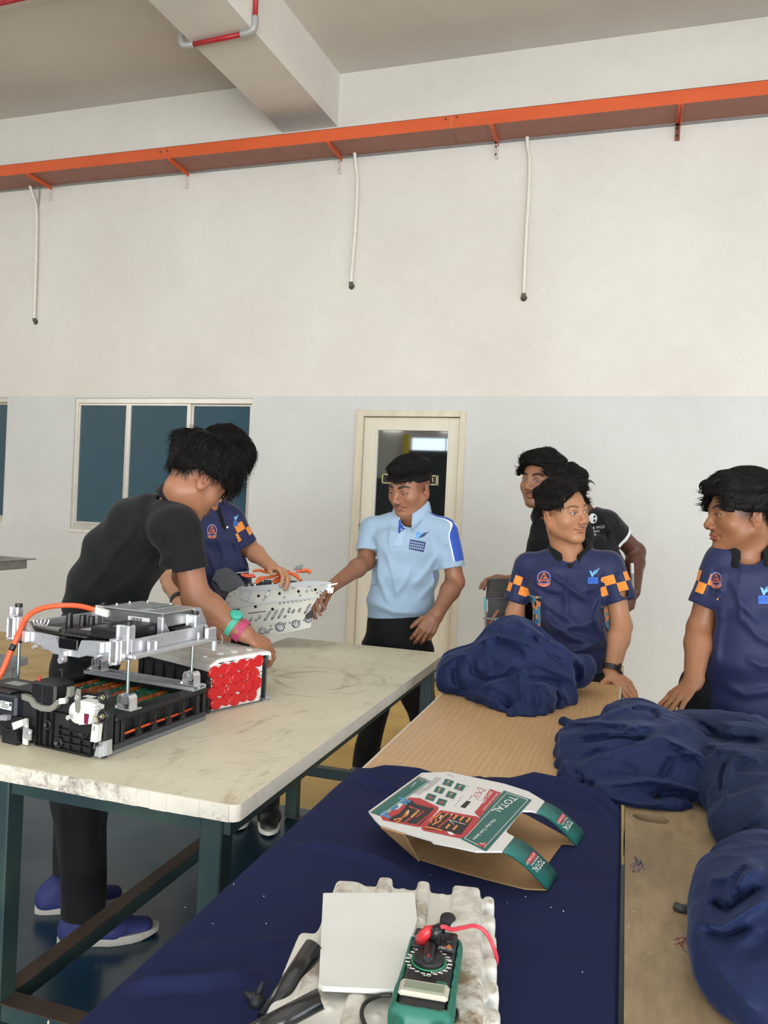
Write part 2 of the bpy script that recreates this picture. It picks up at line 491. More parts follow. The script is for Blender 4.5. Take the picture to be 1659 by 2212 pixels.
def worley(P, n, seed, stretch=(1, 1, 1), lo=None, hi=None):
    rs = np.random.RandomState(seed); lo = P.min(0) if lo is None else lo; hi = P.max(0) if hi is None else hi
    Q = (lo+rs.rand(n, 3)*(hi-lo)); S = np.array(stretch, float); f1 = np.full(len(P), 9.0); f2 = f1.copy()
    for q in Q:
        d = np.sqrt((((P-q)*S)**2).sum(1)); m = d < f1; f2 = np.where(m, f1, np.minimum(f2, d)); f1 = np.where(m, d, f1)
    return f1, f2
def set_attr(me, name, arr):
    """float colour attribute on points; arr (n, 3 or 4)"""
    a = me.color_attributes.new(name, 'FLOAT_COLOR', 'POINT')
    arr = np.asarray(arr, np.float32)
    if arr.shape[1] == 3: arr = np.concatenate([arr, np.ones((len(arr), 1), np.float32)], 1)
    a.data.foreach_set('color', arr.ravel())
from mathutils.bvhtree import BVHTree
def bvh(V, F): return BVHTree.FromPolygons([tuple(v) for v in V.tolist()], F.tolist())
def decal(tree, poly, m, name, parent, off=.0012, step=5.0, maxe=.04, smooth=True):
    """flat print on a surface: 2D polygons in photo pixels cast onto the surface, given real thickness off"""
    polys = [poly] if isinstance(poly[0][0], (int, float)) else poly
    bm = bmesh.new()
    for pl in polys:
        vs = [bm.verts.new((x, y, 0)) for x, y in pl]
        try: bm.faces.new(vs)
        except ValueError: pass
    bmesh.ops.triangulate(bm, faces=bm.faces[:])
    xs = [v.co.x for v in bm.verts]; ys = [v.co.y for v in bm.verts]
    for axis, lo, hi in ((0, min(xs), max(xs)), (1, min(ys), max(ys))):
        n = int((hi-lo)/step)
        for i in range(1, n+1):
            c = lo+(hi-lo)*i/(n+1); co = [0, 0, 0]; no = [0, 0, 0]; co[axis] = c; no[axis] = 1
            bmesh.ops.bisect_plane(bm, geom=bm.verts[:]+bm.edges[:]+bm.faces[:], plane_co=co, plane_no=no)
    bm.verts.ensure_lookup_table(); last = None
    V = []; o = Vector(C0)
    for v in bm.verts:
        d = Vector(ray(v.co.x, v.co.y)).normalized(); h = tree.ray_cast(o, d)
        if h[0] is None: V.append(None); continue
        V.append(np.array(h[0])-np.array(d)*off)
    F = [[v.index for v in f.verts] for f in bm.faces]
    F = [f for f in F if all(V[i] is not None for i in f) and max(np.linalg.norm(V[f[i]]-V[f[i-1]]) for i in range(len(f))) < maxe]
    bm.free()
    V = [v if v is not None else np.zeros(3) for v in V]
    if not F: return None
    return pmesh(name, V, F, m, parent, smooth)
def print_px(tr, s, o, d, up, m, name, parent, off=.0012, sx=1.0, right=False):
    """lettering printed on a surface: o, d, up in photo pixels; up's length is the letter size"""
    V_, F_ = text_mesh(s, 1.0); d = np.array(d, float); up = np.array(up, float); d = d/np.linalg.norm(d)*np.linalg.norm(up)*sx; W_ = []
    for x, y, z in V_:
        p = np.array(o, float)+d*x+up*y; dd = Vector(ray(*p)).normalized(); h = tr.ray_cast(Vector(C0), dd)
        W_.append(None if h[0] is None else np.array(h[0])-np.array(dd)*off)
    Fk = [f for f in F_ if all(W_[i] is not None for i in f)]
    if Fk: return pmesh(name, [w if w is not None else (0, 0, 0) for w in W_], Fk, m, parent)
def strokes_px(tr, lines, w, m, name, parent, off=.0012):
    """thin printed lines in photo pixels, width w px"""
    q = []
    for ln in lines:
        for a, b in zip(ln[:-1], ln[1:]):
            a = np.array(a, float); b = np.array(b, float); d = b-a; l = np.linalg.norm(d)
            if l < 1e-6: continue
            n = np.array([-d[1], d[0]])/l*w/2; q.append([tuple(a-n), tuple(b-n), tuple(b+n), tuple(a+n)])
    V = []; F = []
    for pl in q:
        P = []
        for x, y in pl:
            dd = Vector(ray(x, y)).normalized(); h = tr.ray_cast(Vector(C0), dd)
            if h[0] is None: break
            P.append(np.array(h[0])-np.array(dd)*off)
        if len(P) == 4: F.append([len(V)+i for i in range(4)]); V += P
    if F: o = pmesh(name, V, F, m, parent); o['kind'] = 'stuff'; return o
def hit(tree, px, py):
    h = tree.ray_cast(Vector(C0), Vector(ray(px, py)).normalized())
    return None if h[0] is None else (np.array(h[0]), np.array(h[1]))
# ================================================================ the room shell
WY = 6.02           # the far wall
CEIL = 4.985
PAINT = 2.281       # height of the two-tone paint line
def wall_material():
    t = NT('wall_paint')
    x = t.xyz()
    up = t.math('GREATER_THAN', x[2], PAINT)
    big = t.ramp(t.noise(0.9, 5), 0.35, 0.7)
    fine = t.ramp(t.noise(9, 8, rough=0.7), 0.4, 0.75)
    cu = t.mix(big, srgb('d6d2c9'), srgb('cdc8be')); cl = t.mix(big, srgb('c9cac7'), srgb('c0c1bd'))
    c = t.mix(up, cl, cu)
    c = t.mix(t.math('MULTIPLY', fine, 0.10), c, srgb('a29c90'))
    # hairline plaster cracks
    vo = t.new('ShaderNodeTexVoronoi', feature='DISTANCE_TO_EDGE', i_Scale=2.6)
    wp = t.new('ShaderNodeVectorMath', operation='ADD'); t.L.new(t.tc.outputs['Object'], wp.inputs[0])
    nz = t.new('ShaderNodeTexNoise', i_Scale=3.0, i_Detail=5.0); t.L.new(t.tc.outputs['Object'], nz.inputs[0])
    t.L.new(nz.outputs[1], wp.inputs[1]); t.L.new(wp.outputs[0], vo.inputs[0])
    crack = t.math('LESS_THAN', vo.outputs[0], 0.0045)
    crack = t.math('MULTIPLY', crack, t.ramp(t.noise(0.8, 2), 0.48, 0.6))
    c = t.mix(t.math('MULTIPLY', crack, 0.10), c, srgb('7d766c'))
    # scattered scuffs
    sc = t.ramp(t.noise(26, 3, stretch=(1, 1, 0.35), dist=1.5), 0.73, 0.80)
    sc = t.math('MULTIPLY', sc, t.ramp(t.noise(1.6, 2), 0.5, 0.68))
    c = t.mix(t.math('MULTIPLY', sc, 0.5), c, srgb('6c675f'))
    t.set(Base_Color=c, Roughness=0.62); t.bump(t.noise(30, 4), 0.12, 0.004)
    return t.m
WALLM = wall_material()
CEILM = mat('ceiling_plaster', 'd3cdc2', 0.85, noise=0.1, nscale=1.2, bump=0.2, bscale=60)
BEAMM = mat('beam_plaster', 'd9d4ca', 0.8, noise=0.08, nscale=3, bump=0.2, bscale=50)

def struct(mb, name, m): o = mb.build(name, m); o['kind'] = 'structure'; return o
# window openings in the far wall: (x0, x1, z0, z1)
WIN = [(-4.985, -3.132, 1.030, 2.262), (-7.9, -5.765, 1.040, 2.268)]
DOOR = (-2.160, -1.250, 0.0, 2.165)
X0, X1, Y0 = -9.0, 7.2, -7.0
xs = [X0, WIN[1][0], WIN[1][1], WIN[0][0], WIN[0][1], DOOR[0], DOOR[1], X1]
w = MB(); TH = 0.16
for i in range(len(xs)-1):
    a, b = xs[i], xs[i+1]
    hole = [h for h in (*WIN, DOOR) if abs(h[0]-a) < 1e-6]
    segs = [(0, CEIL)] if not hole else [(0, hole[0][2]), (hole[0][3], CEIL)]
    for z0, z1 in segs:
        if z1 > z0: w.bb((a, WY, z0), (b, WY+TH, z1))
struct(w, 'wall_far', WALLM)
# left wall, near wall with a high window band, right wall with shutter openings
struct(MB().bb((X0-.15, Y0, 0), (X0, WY+TH, CEIL)), 'wall_left', WALLM)
n = MB(); gw0, gw1, gz_a, gz_b = -5.38, -3.3, 2.90, 3.22
n.bb((X0, Y0-.15, 0), (gw0, Y0, CEIL)); n.bb((gw0, Y0-.15, 0), (gw1, Y0, gz_a)); n.bb((gw0, Y0-.15, gz_b), (gw1, Y0, CEIL)); n.bb((gw1, Y0-.15, 0), (-3.0, Y0, CEIL))
n.bb((-3.0, Y0-.15, 0), (X1, Y0, .3)); n.bb((-3.0, Y0-.15, 4.2), (X1, Y0, CEIL)); n.bb((6.2, Y0-.15, .3), (X1, Y0, 4.2))
for x in (0.0, 3.0): n.bb((x-.12, Y0-.12, .3), (x+.12, Y0-.02, 4.2))
struct(n, 'wall_near', WALLM)
r = MB(); r.bb((X1, Y0, 4.0), (X1+.15, WY, CEIL)); r.bb((X1, 3.2, 0), (X1+.15, WY, 4.0)); r.bb((X1, Y0, 0), (X1+.15, -4.2, 4.0))
struct(r, 'wall_right', WALLM)
struct(MB().bb((X0, Y0, CEIL), (X1, WY, CEIL+.15)), 'ceiling', CEILM)
# ceiling beams: the one in view runs from the far wall towards the photographer
for i, bx in enumerate((-7.35, -2.47, 2.4)):
    b = MB()
    P = [(bx-.51, WY), (bx, WY), (bx-.13, 4.3), (bx-.62, 4.3)] if i == 1 else None
    if i == 1:
        # slightly skewed: follows the two lower edges seen in the photograph
        d0 = ony(726, 275, 0) if False else None
        e = [(-2.966, WY), (-2.462, WY), (-2.462-0.0665*(WY+7.0), Y0), (-2.966-0.0591*(WY+7.0), Y0)]
        V = [(x, y, z) for z in (4.544, CEIL) for x, y in e]
        b.add(V, [(3, 2, 1, 0), (4, 5, 6, 7), (0, 1, 5, 4), (1, 2, 6, 5), (2, 3, 7, 6), (3, 0, 4, 7)])
    else:
        b.bb((bx-.5, Y0, 4.544), (bx, WY, CEIL))
    struct(b, 'trim_%d' % (i+1), BEAMM)

# floor: blue epoxy with a yellow walkway along the far wall
def floor_material():
    t = NT('floor_epoxy')
    x = t.xyz()
    e = t.math('MULTIPLY', t.math('SUBTRACT', t.noise(25, 4), 0.5), 0.03)
    yl = t.math('GREATER_THAN', t.math('ADD', x[1], e), 3.20)
    nb = t.ramp(t.noise(3, 6), 0.35, 0.7)
    blue = t.mix(nb, srgb('143040'), srgb('112a37'))
    yel = t.mix(nb, srgb('c79d2c'), srgb('ad8422'))
    c = t.mix(yl, blue, yel)
    wear = t.math('MULTIPLY', t.ramp(t.noise(14, 8, rough=0.8), 0.62, 0.72), t.ramp(t.noise(1.3, 2), 0.5, 0.62))
    c = t.mix(t.math('MULTIPLY', wear, 0.45), c, srgb('4a4a44'))
    t.set(Base_Color=c, Roughness=t.math('ADD', 0.2, t.math('MULTIPLY', nb, 0.14)), Specular_IOR_Level=0.5)
    return t.m
struct(MB().bb((X0, Y0, -.1), (X1, WY+TH+3, 0)), 'floor', floor_material())

# ---------------------------------------------------------------- windows
ALU = mat('anodised_frame', 'cfcac0', 0.35, 0.55, noise=0.08, nscale=8)
ALUW = mat('white_frame', 'd6d1c5', 0.4, 0.0, noise=0.06, nscale=8)
def tinted_glass(name, c):
    t = NT(name)
    t.set(Base_Color=srgb(c), Roughness=0.06, Specular_IOR_Level=0.9, Coat_Weight=0.3, IOR=1.5)
    return t.m
TEAL = tinted_glass('teal_film_glass', '14404f')
def window(idx, X0, X1, Z0, Z1, cuts):
    w = MB(); f = 0.028; y0, y1 = WY+.008, WY+.075
    w.bb((X0, y0, Z0), (X0+f, y1, Z1), .002); w.bb((X1-f*.5, y0, Z0), (X1, y1, Z1), .002)
    w.bb((X0+f, y0+.001, Z1-.045), (X1-f*.5, y1, Z1), .002); w.bb((X0+f, y0+.001, Z0), (X1-f*.5, y1, Z0+.055), .002)
    root = w.build('window_%d' % idx, ALU); root['kind'] = 'structure'
    sill = MB().bb((X0-.02, WY-.012, Z0-.02), (X1+.02, WY+.05, Z0+.004), .002).build('window_sill', ALUW, root)
    edges = [X0+f] + cuts + [X1-f*.5]
    for i in range(len(edges)-1):
        a, b = edges[i], edges[i+1]; off = 0.0 if i != 2 else .022
        s = MB(); q = .02
        s.bb((a, y0+.01+off, Z0+.055), (a+q, y0+.04+off, Z1-.045), .002); s.bb((b-q*1.7, y0+.01+off, Z0+.055), (b, y0+.04+off, Z1-.045), .002)
        s.bb((a+q, y0+.011+off, Z1-.045-q), (b-q*1.7, y0+.039+off, Z1-.045), .002); s.bb((a+q, y0+.011+off, Z0+.055), (b-q*1.7, y0+.039+off, Z0+.055+q*1.3), .002)
        so = s.build('window_sash', ALU, root)
        MB().bb((a+q*.6, y0+.022+off, Z0+.065), (b-q*.6, y0+.028+off, Z1-.055)).build('window_pane', TEAL, so)
window(1, *WIN[0][:2], *WIN[0][2:], [-4.40, -3.76])
window(2, *WIN[1][:2], *WIN[1][2:], [-7.2, -6.5])
# dark space behind the far wall
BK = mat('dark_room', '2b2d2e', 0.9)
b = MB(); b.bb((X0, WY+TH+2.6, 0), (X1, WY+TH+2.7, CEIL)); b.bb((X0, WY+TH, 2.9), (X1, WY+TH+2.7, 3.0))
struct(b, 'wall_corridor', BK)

# ---------------------------------------------------------------- the door
DP = mat('door_paint', 'd9d2bf', 0.45, noise=0.1, nscale=6, bump=0.1, bscale=40, stretch=(1, 1, .2))
DPF = mat('door_frame_paint', 'd2c8b2', 0.5, noise=0.16, nscale=12, stretch=(1, 1, .15))
dx0, dx1, _, dz1 = DOOR
f = MB()
for (a, b) in ((dx0, dx0+.05), (dx1-.05, dx1)): f.bb((a, WY-.015, 0), (b, WY+.13, dz1), .004)
f.bb((dx0+.05, WY-.0145, dz1-.05), (dx1-.05, WY+.13, dz1), .003)
f.bb((dx0+.05, WY+.045, 0), (dx0+.062, WY+.06, dz1-.05)); f.bb((dx0-.012, WY-.02, 0), (dx0+.006, WY, dz1+.01), .003)
door = f.build('door_1', DPF); door['kind'] = 'structure'
gx0, gx1, gz0, gz1 = dx0+.17, dx1-.145, 1.02, 2.005
lf = MB(); a, b, y0, y1 = dx0+.052, dx1-.052, WY+.02, WY+.06
lf.bb((a, y0, .02), (gx0, y1, dz1-.055), .002); lf.bb((gx1, y0, .02), (b, y1, dz1-.055), .002)
lf.bb((gx0, y0, gz1), (gx1, y1, dz1-.055)); lf.bb((gx0, y0, .02), (gx1, y1, gz0))
leaf = lf.build('door_leaf', DP, door)
g = MB(); q = .012
g.bb((gx0-q, y0-.006, gz0-q), (gx0, y0+.004, gz1+q), .001); g.bb((gx1, y0-.006, gz0-q), (gx1+q, y0+.004, gz1+q), .001)
g.bb((gx0, y0-.006, gz1), (gx1, y0+.004, gz1+q), .001); g.bb((gx0, y0-.006, gz0-q), (gx1, y0+.004, gz0), .001)
g.build('glazing_bead', ALUW, leaf)
t = NT('door_glass'); t.set(Base_Color=srgb('a9acab'), Metallic=1.0, Roughness=0.025)
MB().bb((gx0, y0+.012, gz0), (gx1, y0+.018, gz1)).build('glass_pane', t.m, leaf, label='dark reflecting glass pane')
STEEL = mat('bright_steel', 'b9b6ae', 0.3, 0.9)
k = MB(); kx, kz = onp(772, 1183, (0, WY, 0), (0, 1, 0))[[0, 2]]
kx = dx0+.085; k.lathe([(0.001, 0), (.024, 0), (.024, .006), (.011, .012), (.011, .03), (.024, .04), (.027, .052), (.02, .064), (.001, .067)], (kx, y0, kz), (0, -1, 0))
k.build('door_knob', STEEL, leaf)
bz = ony(772, 1137, WY)[2]
k = MB(); k.bb((dx0+.006, y0-.02, bz-.02), (dx0+.05, y0, bz+.02), .002); k.bb((dx0+.055, y0-.014, bz-.017), (dx0+.12, y0, bz+.017), .002)
k.cyl((dx0+.01, y0-.022, bz), (dx0+.115, y0-.022, bz), .006); k.cyl((dx0+.10, y0-.022, bz), (dx0+.10, y0-.045, bz-.004), .004)
k.build('barrel_bolt', STEEL, door)
# name plate on the glass
sx0, sz0 = ony(825, 1046, WY)[[0, 2]]; sx1, sz1 = ony(944, 1027, WY)[[0, 2]]
SB = mat('sign_black', '16160f', 0.35); SG = mat('sign_gold', 'd8cd8c', 0.4)
sx0, sx1 = ony(823, 1035, WY)[0], ony(944, 1040, WY)[0]; sz1, sz0 = ony(885, 1024, WY)[2], ony(885, 1047, WY)[2]
s = MB().bb((sx0, y0-.004, sz0), (sx1, y0+.008, sz1), .001)
so = s.build('name_plate', SB, door)
g = MB(); q = .007; yy = y0-.006
for (p0, p1) in (((sx0+.004, sz0+.004), (sx1-.004, sz0+.004+q)), ((sx0+.004, sz1-.004-q), (sx1-.004, sz1-.004)), ((sx0+.004, sz0+.004), (sx0+.004+q, sz1-.004)), ((sx1-.004-q, sz0+.004), (sx1-.004, sz1-.004))):
    g.bb((p0[0], yy, p0[1]), (p1[0], yy+.003, p1[1]))
g.build('plate_border', SG, so)
def put_text(s, size, o, x, y, m, name, parent, depth=0.0006, right=False, sx=1.0, center=False):
    V, F = text_mesh(s, size, depth)
    w = V[:, 0].max()
    if right: V[:, 0] -= w
    if center: V[:, 0] -= w/2
    x = np.array(x, float); y = np.array(y, float); z = np.cross(x, y)
    W = np.array(o, float) + V[:, :1]*sx*x + V[:, 1:2]*y + V[:, 2:3]*z
    return pmesh(name, W, F, m, parent)
put_text('INSTRUCTOR', 0.052, (sx1-.03, y0-.006, sz0+.03), (1, 0, 0), (0, 0, 1), SG, 'plate_lettering', so, right=True, sx=0.92)
struct(MB().bb((dx0+.05, WY-.01, 0), (dx1-.05, WY+.1, .018), .003), 'trim_4', mat('blue_threshold', '1f3f52', .5))

# ---------------------------------------------------------------- hall behind the photographer (reflected in the glass)
YC = mat('yellow_column_paint', 'd6c23e', .6)
MB().bb((-5.58, Y0+.01, 2.5), (-5.42, Y0+.06, 3.3)).build('trim_5', YC)['kind'] = 'structure'
MB().bb((-5.40, Y0+.01, .5), (-3.2, Y0+.05, 2.89)).build('trim_6', mat('dark_board', '3b4241', .7, noise=.3, nscale=3))['kind'] = 'structure'
MB().bb((X0, Y0+.01, .0), (-5.42, Y0+.04, 2.15)).build('trim_7', mat('dark_dado', '4a5050', .7))['kind'] = 'structure'
for a, b in ((gw0+.9, gw0+.92), (gw0+1.5, gw0+1.52)): MB().bb((a, Y0-.05, gz_a), (b, Y0-.02, gz_b)).build('window_mullion', mat('dark_mullion', '33383a', .5))['kind'] = 'structure'
TUBE = mat('lit_tube', 'ffffff', .5, emit=6.0)
for a, b, w_ in ((-6.15, -5.62, 'longer lit tube'), (-4.62, -4.3, 'shorter lit tube')):
    fx_ = thing('tube_lamp', w_+' on the wall behind the photographer, mirrored in the door glass', 'lamp', (a, Y0+.05, 3.42), group='tubes mirrored in the door glass')
    MB().bb((a, Y0+.005, 3.44), (b, Y0+.05, 3.48)).build('lamp_housing', mat('lamp_housing', 'c9c9c6', .5), fx_); MB().cyl((a+.01, Y0+.07, 3.425), (b-.01, Y0+.07, 3.425), .016, n=10).build('lamp_tube', TUBE, fx_)
# ---------------------------------------------------------------- cable tray, brackets, conduits, sprinkler pipe
ORG = mat('orange_paint', 'cf5a2e', 0.38, noise=0.12, nscale=9, stretch=(.3, 1, 1), bump=.05)
ORGD = mat('orange_shade_tone', '93604f', 0.5, noise=0.12, nscale=9)  # same orange paint as the tray, with its underside shade put into the colour
GALV = mat('galvanised', '9b9c9b', 0.4, .6, noise=.15, nscale=15)
TY0 = WY-.30       # front face of the tray
zt, zb = ony(829, 262, TY0)[2], ony(829, 287, TY0)[2]
zt0, zt1 = ony(0, 359.5, TY0), ony(1659, 169.8, TY0)
ztop = (zt0[2]+zt1[2])/2
tray = thing('cable_tray', 'long orange painted cable tray on wall brackets under the ceiling', 'cable tray', (-2.5, TY0, ztop))
fh = 0.10
m = MB(); jx = ony(357, 330, TY0)[0]; jx2 = ony(975, 250, TY0)[0]; e = [X0, jx-.003, jx+.003, jx2-.002, jx2+.002, X1]
for a, b in ((X0, jx-.0015), (jx+.0015, jx2-.0015), (jx2+.0015, X1)):
    m = MB(); m.bb((a, TY0, ztop-fh), (b, TY0+.003, ztop)); m.bb((a, TY0, ztop-.003), (b, TY0+.02, ztop)); m.bb((a, WY-.038, ztop-fh), (b, WY-.035, ztop))
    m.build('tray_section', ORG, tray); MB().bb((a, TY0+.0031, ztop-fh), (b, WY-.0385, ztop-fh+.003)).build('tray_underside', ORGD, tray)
s = MB()
for (px, py) in ((347, 328), (361, 326), (963, 257), (987, 253)):
    p = ony(px, py, TY0); s.cyl((p[0], TY0-.006, p[2]), (p[0], TY0, p[2]), .009, n=8)
s.build('joint_bolt', mat('rusty_bolt', '6d3a26', .7), tray, kind='stuff')
MB().bb((X0, WY-.034, ztop-fh-.008), (X1, WY-.001, ztop-fh+.012)).build('wall_channel', GALV, tray)
WP = mat('white_paint_bracket', 'd8cfc6', .5, noise=.1)
for i, (px, pyt, pyb) in enumerate(((108, 385, 433), (404, 352, 406), (735, 318, 375), (1074, 282, 343), (1466, 236, 302))):
    p = ony(px, pyt, WY-.02); q = ony(px, pyb, WY-.02)
    br = thing('tray_bracket', ['leftmost white wall bracket under the orange cable tray, beside a conduit', 'second white wall bracket from the left under the orange tray', 'white wall bracket under the orange tray just below the ceiling beam', 'white wall bracket under the orange tray left of the longest conduit', 'rightmost wall bracket under the orange tray, its leg half orange'][i], 'bracket', (p[0], WY, q[2]), group=None)
    a = MB(); zt_ = ztop-fh; a.bb((p[0]-.018, WY-.006, q[2]), (p[0]+.018, WY-.001, zt_+.0), .001); a.bb((p[0]+.008, WY-.045, q[2]), (p[0]+.013, WY-.003, zt_-.005), .001)
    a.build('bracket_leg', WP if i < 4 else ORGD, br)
    a = MB(); a.bb((p[0]-.016, TY0-.006, zt_-.008), (p[0]+.02, WY-.006, zt_-.001), .001); a.bb((p[0]+.012, TY0-.006, zt_-.035), (p[0]+.018, WY-.006, zt_-.004), .001)
    a.build('bracket_arm', ORG, br)
    a = MB()
    for k in (.3, .75):
        z = q[2]+(zt_-q[2])*k; a.cyl((p[0]-.004, WY-.014, z), (p[0]-.004, WY-.002, z), .008, n=8)
    a.build('wall_bolt', mat('dark_bolt', '3a302c', .6), br, kind='stuff')
CW = mat('white_conduit', 'ddd8cc', .45, noise=.06)
cond = [('short white conduit on the left part of the wall, two thin pipes joined', [(69, 384), (71, 420), (79, 455), (78, 560), (75, 660), (74, 690)]),
        ('white conduit running down the wall below the ceiling beam', [(770, 312), (769, 360), (772, 400), (767, 500), (762, 560), (758, 612)]),
        ('longest white conduit on the wall, right of the others', [(1142, 268), (1139, 310), (1144, 350), (1141, 440), (1137, 500), (1131, 637)])]
for lab, P in cond:
    W = [ony(px, py, WY-.022) for px, py in P]; W[0] = W[0] + np.array([0, -.10, .03])
    e = W[-1]; root = thing('wall_conduit', lab, 'conduit', (e[0], WY, e[2]))
    c = MB().tube(spline(W, 8), .0145, 10); c.build('conduit_pipe', CW, root)
    j = MB().tube([e+np.array([0, 0, .012]), e+np.array([0, .004, -.012]), e+np.array([0, .03, -.025])], .017, 10)
    j.lathe([(.001, 0), (.026, 0), (.03, .006)], e+np.array([0, .021, -.02]), (0, 1, 0), 12); j.build('conduit_elbow', mat('grey_mortar', '5b5751', .9), root)
    a = MB(); k = W[len(W)//2]; a.cyl(k+np.array([0, 0, -.02]), k+np.array([0, 0, .02]), .0175, n=10)
    k2 = W[0]; a.cyl(k2, k2+np.array([0, 0, -.07]), .0175, n=10); a.build('conduit_coupling', CW, root, kind='stuff')
W = [ony(px, py, WY-.012) for px, py in ((84, 385), (84, 425), (81, 450), (80, 470))]
tag(MB().tube(spline(W, 6), .008, 8).build('thin_conduit', mat('grey_conduit', '9a968e', .5)), 'thin grey conduit running down beside the left white conduit', 'conduit')
# sprinkler pipe wrapping the beam
RP = mat('red_pipe', 'a81f26', .4); EL = mat('grey_elbow', 'a9aaa6', .5, .3)
sp = thing('sprinkler_pipe', 'thin red pipe with grey elbows wrapping under the ceiling beam', 'pipe', (-2.9, 4.4, 4.5))
zb_ = 4.544-.02
pa, pb = onz(408, 98, zb_), onz(533, 72, zb_)
ux = (pb-pa)/np.linalg.norm(pb-pa)
pa = pa - ux*.035; pb = pb + ux*.03
pc = onz(533, 72, zb_)+ux*.04; up = np.array([0, 0, 1.0])
MB().tube([pa+ux*.06, pb-ux*.06], .017, 12).build('pipe_run', RP, sp)
MB().tube([pb+up*.09+ux*.03, pb+up*.6+ux*.03], .017, 12).build('pipe_run', RP, sp)
MB().tube(spline([pb-ux*.075, pb-ux*.02, pb+ux*.02+up*.02, pb+ux*.03+up*.06, pb+ux*.03+up*.1], 5), .023, 12).build('pipe_elbow', EL, sp)
MB().tube(spline([pa+ux*.075, pa+ux*.02, pa-ux*.02+up*.02, pa-ux*.03+up*.06, pa-ux*.03+up*.1], 5), .023, 12).build('pipe_elbow', EL, sp)
p = onz(40, 0, 4.85)
tag(MB().tube([onz(-120, 35, 4.9), onz(55, -5, 4.9), onz(300, -60, 4.9)], .017, 10).build('ceiling_pipe', RP), 'thin red pipe under the ceiling in the top left corner', 'pipe')
# ================================================================ white-topped work table
def table_top_material():
    t = NT('worn_cream_top')
    n = t.ramp(t.noise(2.2, 8, rough=0.65, dist=.6), .35, .7)
    c = t.mix(n, srgb('d3cdb6'), srgb('c2baa0'))
    st = t.ramp(t.noise(7, 10, rough=0.75, stretch=(1, .45, 1), dist=1.2), .54, .66)
    c = t.mix(t.math('MULTIPLY', st, .6), c, srgb('8f8266'))
    sc = t.ramp(t.noise(42, 6, rough=.6, stretch=(1, .3, 1), dist=1.0), .66, .72)
    c = t.mix(t.math('MULTIPLY', sc, .7), c, srgb('6e6650'))
    br = t.math('MULTIPLY', t.ramp(t.noise(1.6, 3), .55, .75), .35)
    c = t.mix(br, c, srgb('a07c5c'))
    # old ring scars around the spot where a vice stood
    x = t.xyz()
    v = t.new('ShaderNodeVectorMath', operation='DISTANCE'); t.L.new(t.tc.outputs['Object'], v.inputs[0]); v.inputs[1].default_value = (-.97, 2.42, .77)
    d = t.math('ADD', v.outputs['Value'], t.math('MULTIPLY', t.noise(6, 4), .10))
    w = t.math('SINE', t.math('MULTIPLY', d, 75.0))
    rg = t.math('MULTIPLY', t.ramp(w, .55, .95), t.math('MULTIPLY', t.ramp(d, .10, .14), t.ramp(d, .27, .22, (1, 1, 1, 1), (0, 0, 0, 1))))
    rg = t.math('MULTIPLY', rg, t.ramp(t.noise(9, 3), .4, .6))
    c = t.mix(t.math('MULTIPLY', rg, .55), c, srgb('8d7654'))
    t.set(Base_Color=c, Roughness=.5); t.bump(t.noise(60, 6, rough=.7), .25, .002)
    return t.m
TOPM = table_top_material()
def edge_material(name, a, b, amt):
    t = NT(name)
    n = t.ramp(t.noise(38, 8, rough=.8, dist=.8), .45, .62)
    n = t.math('MULTIPLY', n, t.ramp(t.noise(5, 3), .35, .6))
    t.set(Base_Color=t.mix(t.math('MULTIPLY', n, amt), srgb(a), srgb(b)), Roughness=.6); t.bump(t.noise(120, 4), .3, .002)
    return t.m
EDGE = edge_material('chipped_white_edge', 'd2ccbd', '6c5f5c', .85)
EDGE2 = edge_material('white_edge_side', 'd8d0c2', 'a39686', .5)
TEALP = mat('dark_teal_paint', '34453f', .42, noise=.35, nscale=5, c2='1f3238')
RUST = mat('rusty_brown_steel', '4a3a30', .6, noise=.4, nscale=10)
TX0, TX1, TY_0, TY_1, TZ = -1.407, -.694, 1.347, 3.142, .77
tbl = thing('work_table', 'long work table with worn cream top, chipped white edges and dark teal steel legs', 'table', ((TX0+TX1)/2, (TY_0+TY_1)/2, 0))
TT = .034
# top: slightly rounded front-right corner, three materials
m = MB(); rad = .018; poly = [(TX0, TY_0), (TX1-rad, TY_0)] + [(TX1-rad+rad*math.sin(a), TY_0+rad-rad*math.cos(a)) for a in np.linspace(.3, math.pi/2, 5)] + [(TX1, TY_1-.01), (TX1-.01, TY_1), (TX0, TY_1)]
n = len(poly)
nb = 26
V = [(x, y, TZ) for x, y in poly] + [(x, y, TZ-TT) for x, y in poly]
m.add(V, [tuple(range(n))], mi=0); m.add(V, [tuple(range(n, 2*n))[::-1]], mi=1)
for i in range(n):
    j = (i+1) % n; front = False
    if not front: m.add(V, [(i, n+i, n+j, j)], mi=2)
m.build('table_top', [TOPM, TEALP, EDGE2], tbl)
e = MB(); xe = TX0; random.seed(4)
while xe < TX1-rad-.002:
    w_ = min(random.uniform(.028, .052), TX1-rad-xe); o_ = random.uniform(0, .0006)
    if TX1-rad-(xe+w_) < .02: w_ = TX1-rad-xe
    MB().bb((xe+.0001, TY_0-.003-o_, TZ-TT-random.uniform(0, .002)), (xe+w_-.0001, TY_0+.004, TZ-.0002-random.uniform(0, .0006)), .0005).build('edge_chip_block', EDGE, tbl)
    xe += w_
f = MB(); zt_ = TZ-TT
f.bb((TX0+.03, TY_0+.03, zt_-.04), (TX1-.03, TY_0+.035, zt_-.0005)); f.bb((TX0+.03, TY_1-.035, zt_-.04), (TX1-.03, TY_1-.03, zt_))
f.bb((TX0+.03, TY_0+.036, zt_-.04), (TX0+.035, TY_1-.036, zt_)); f.bb((TX1-.035, TY_0+.036, zt_-.04), (TX1-.03, TY_1-.036, zt_))
f.build('apron_frame', TEALP, tbl)
LS = .05
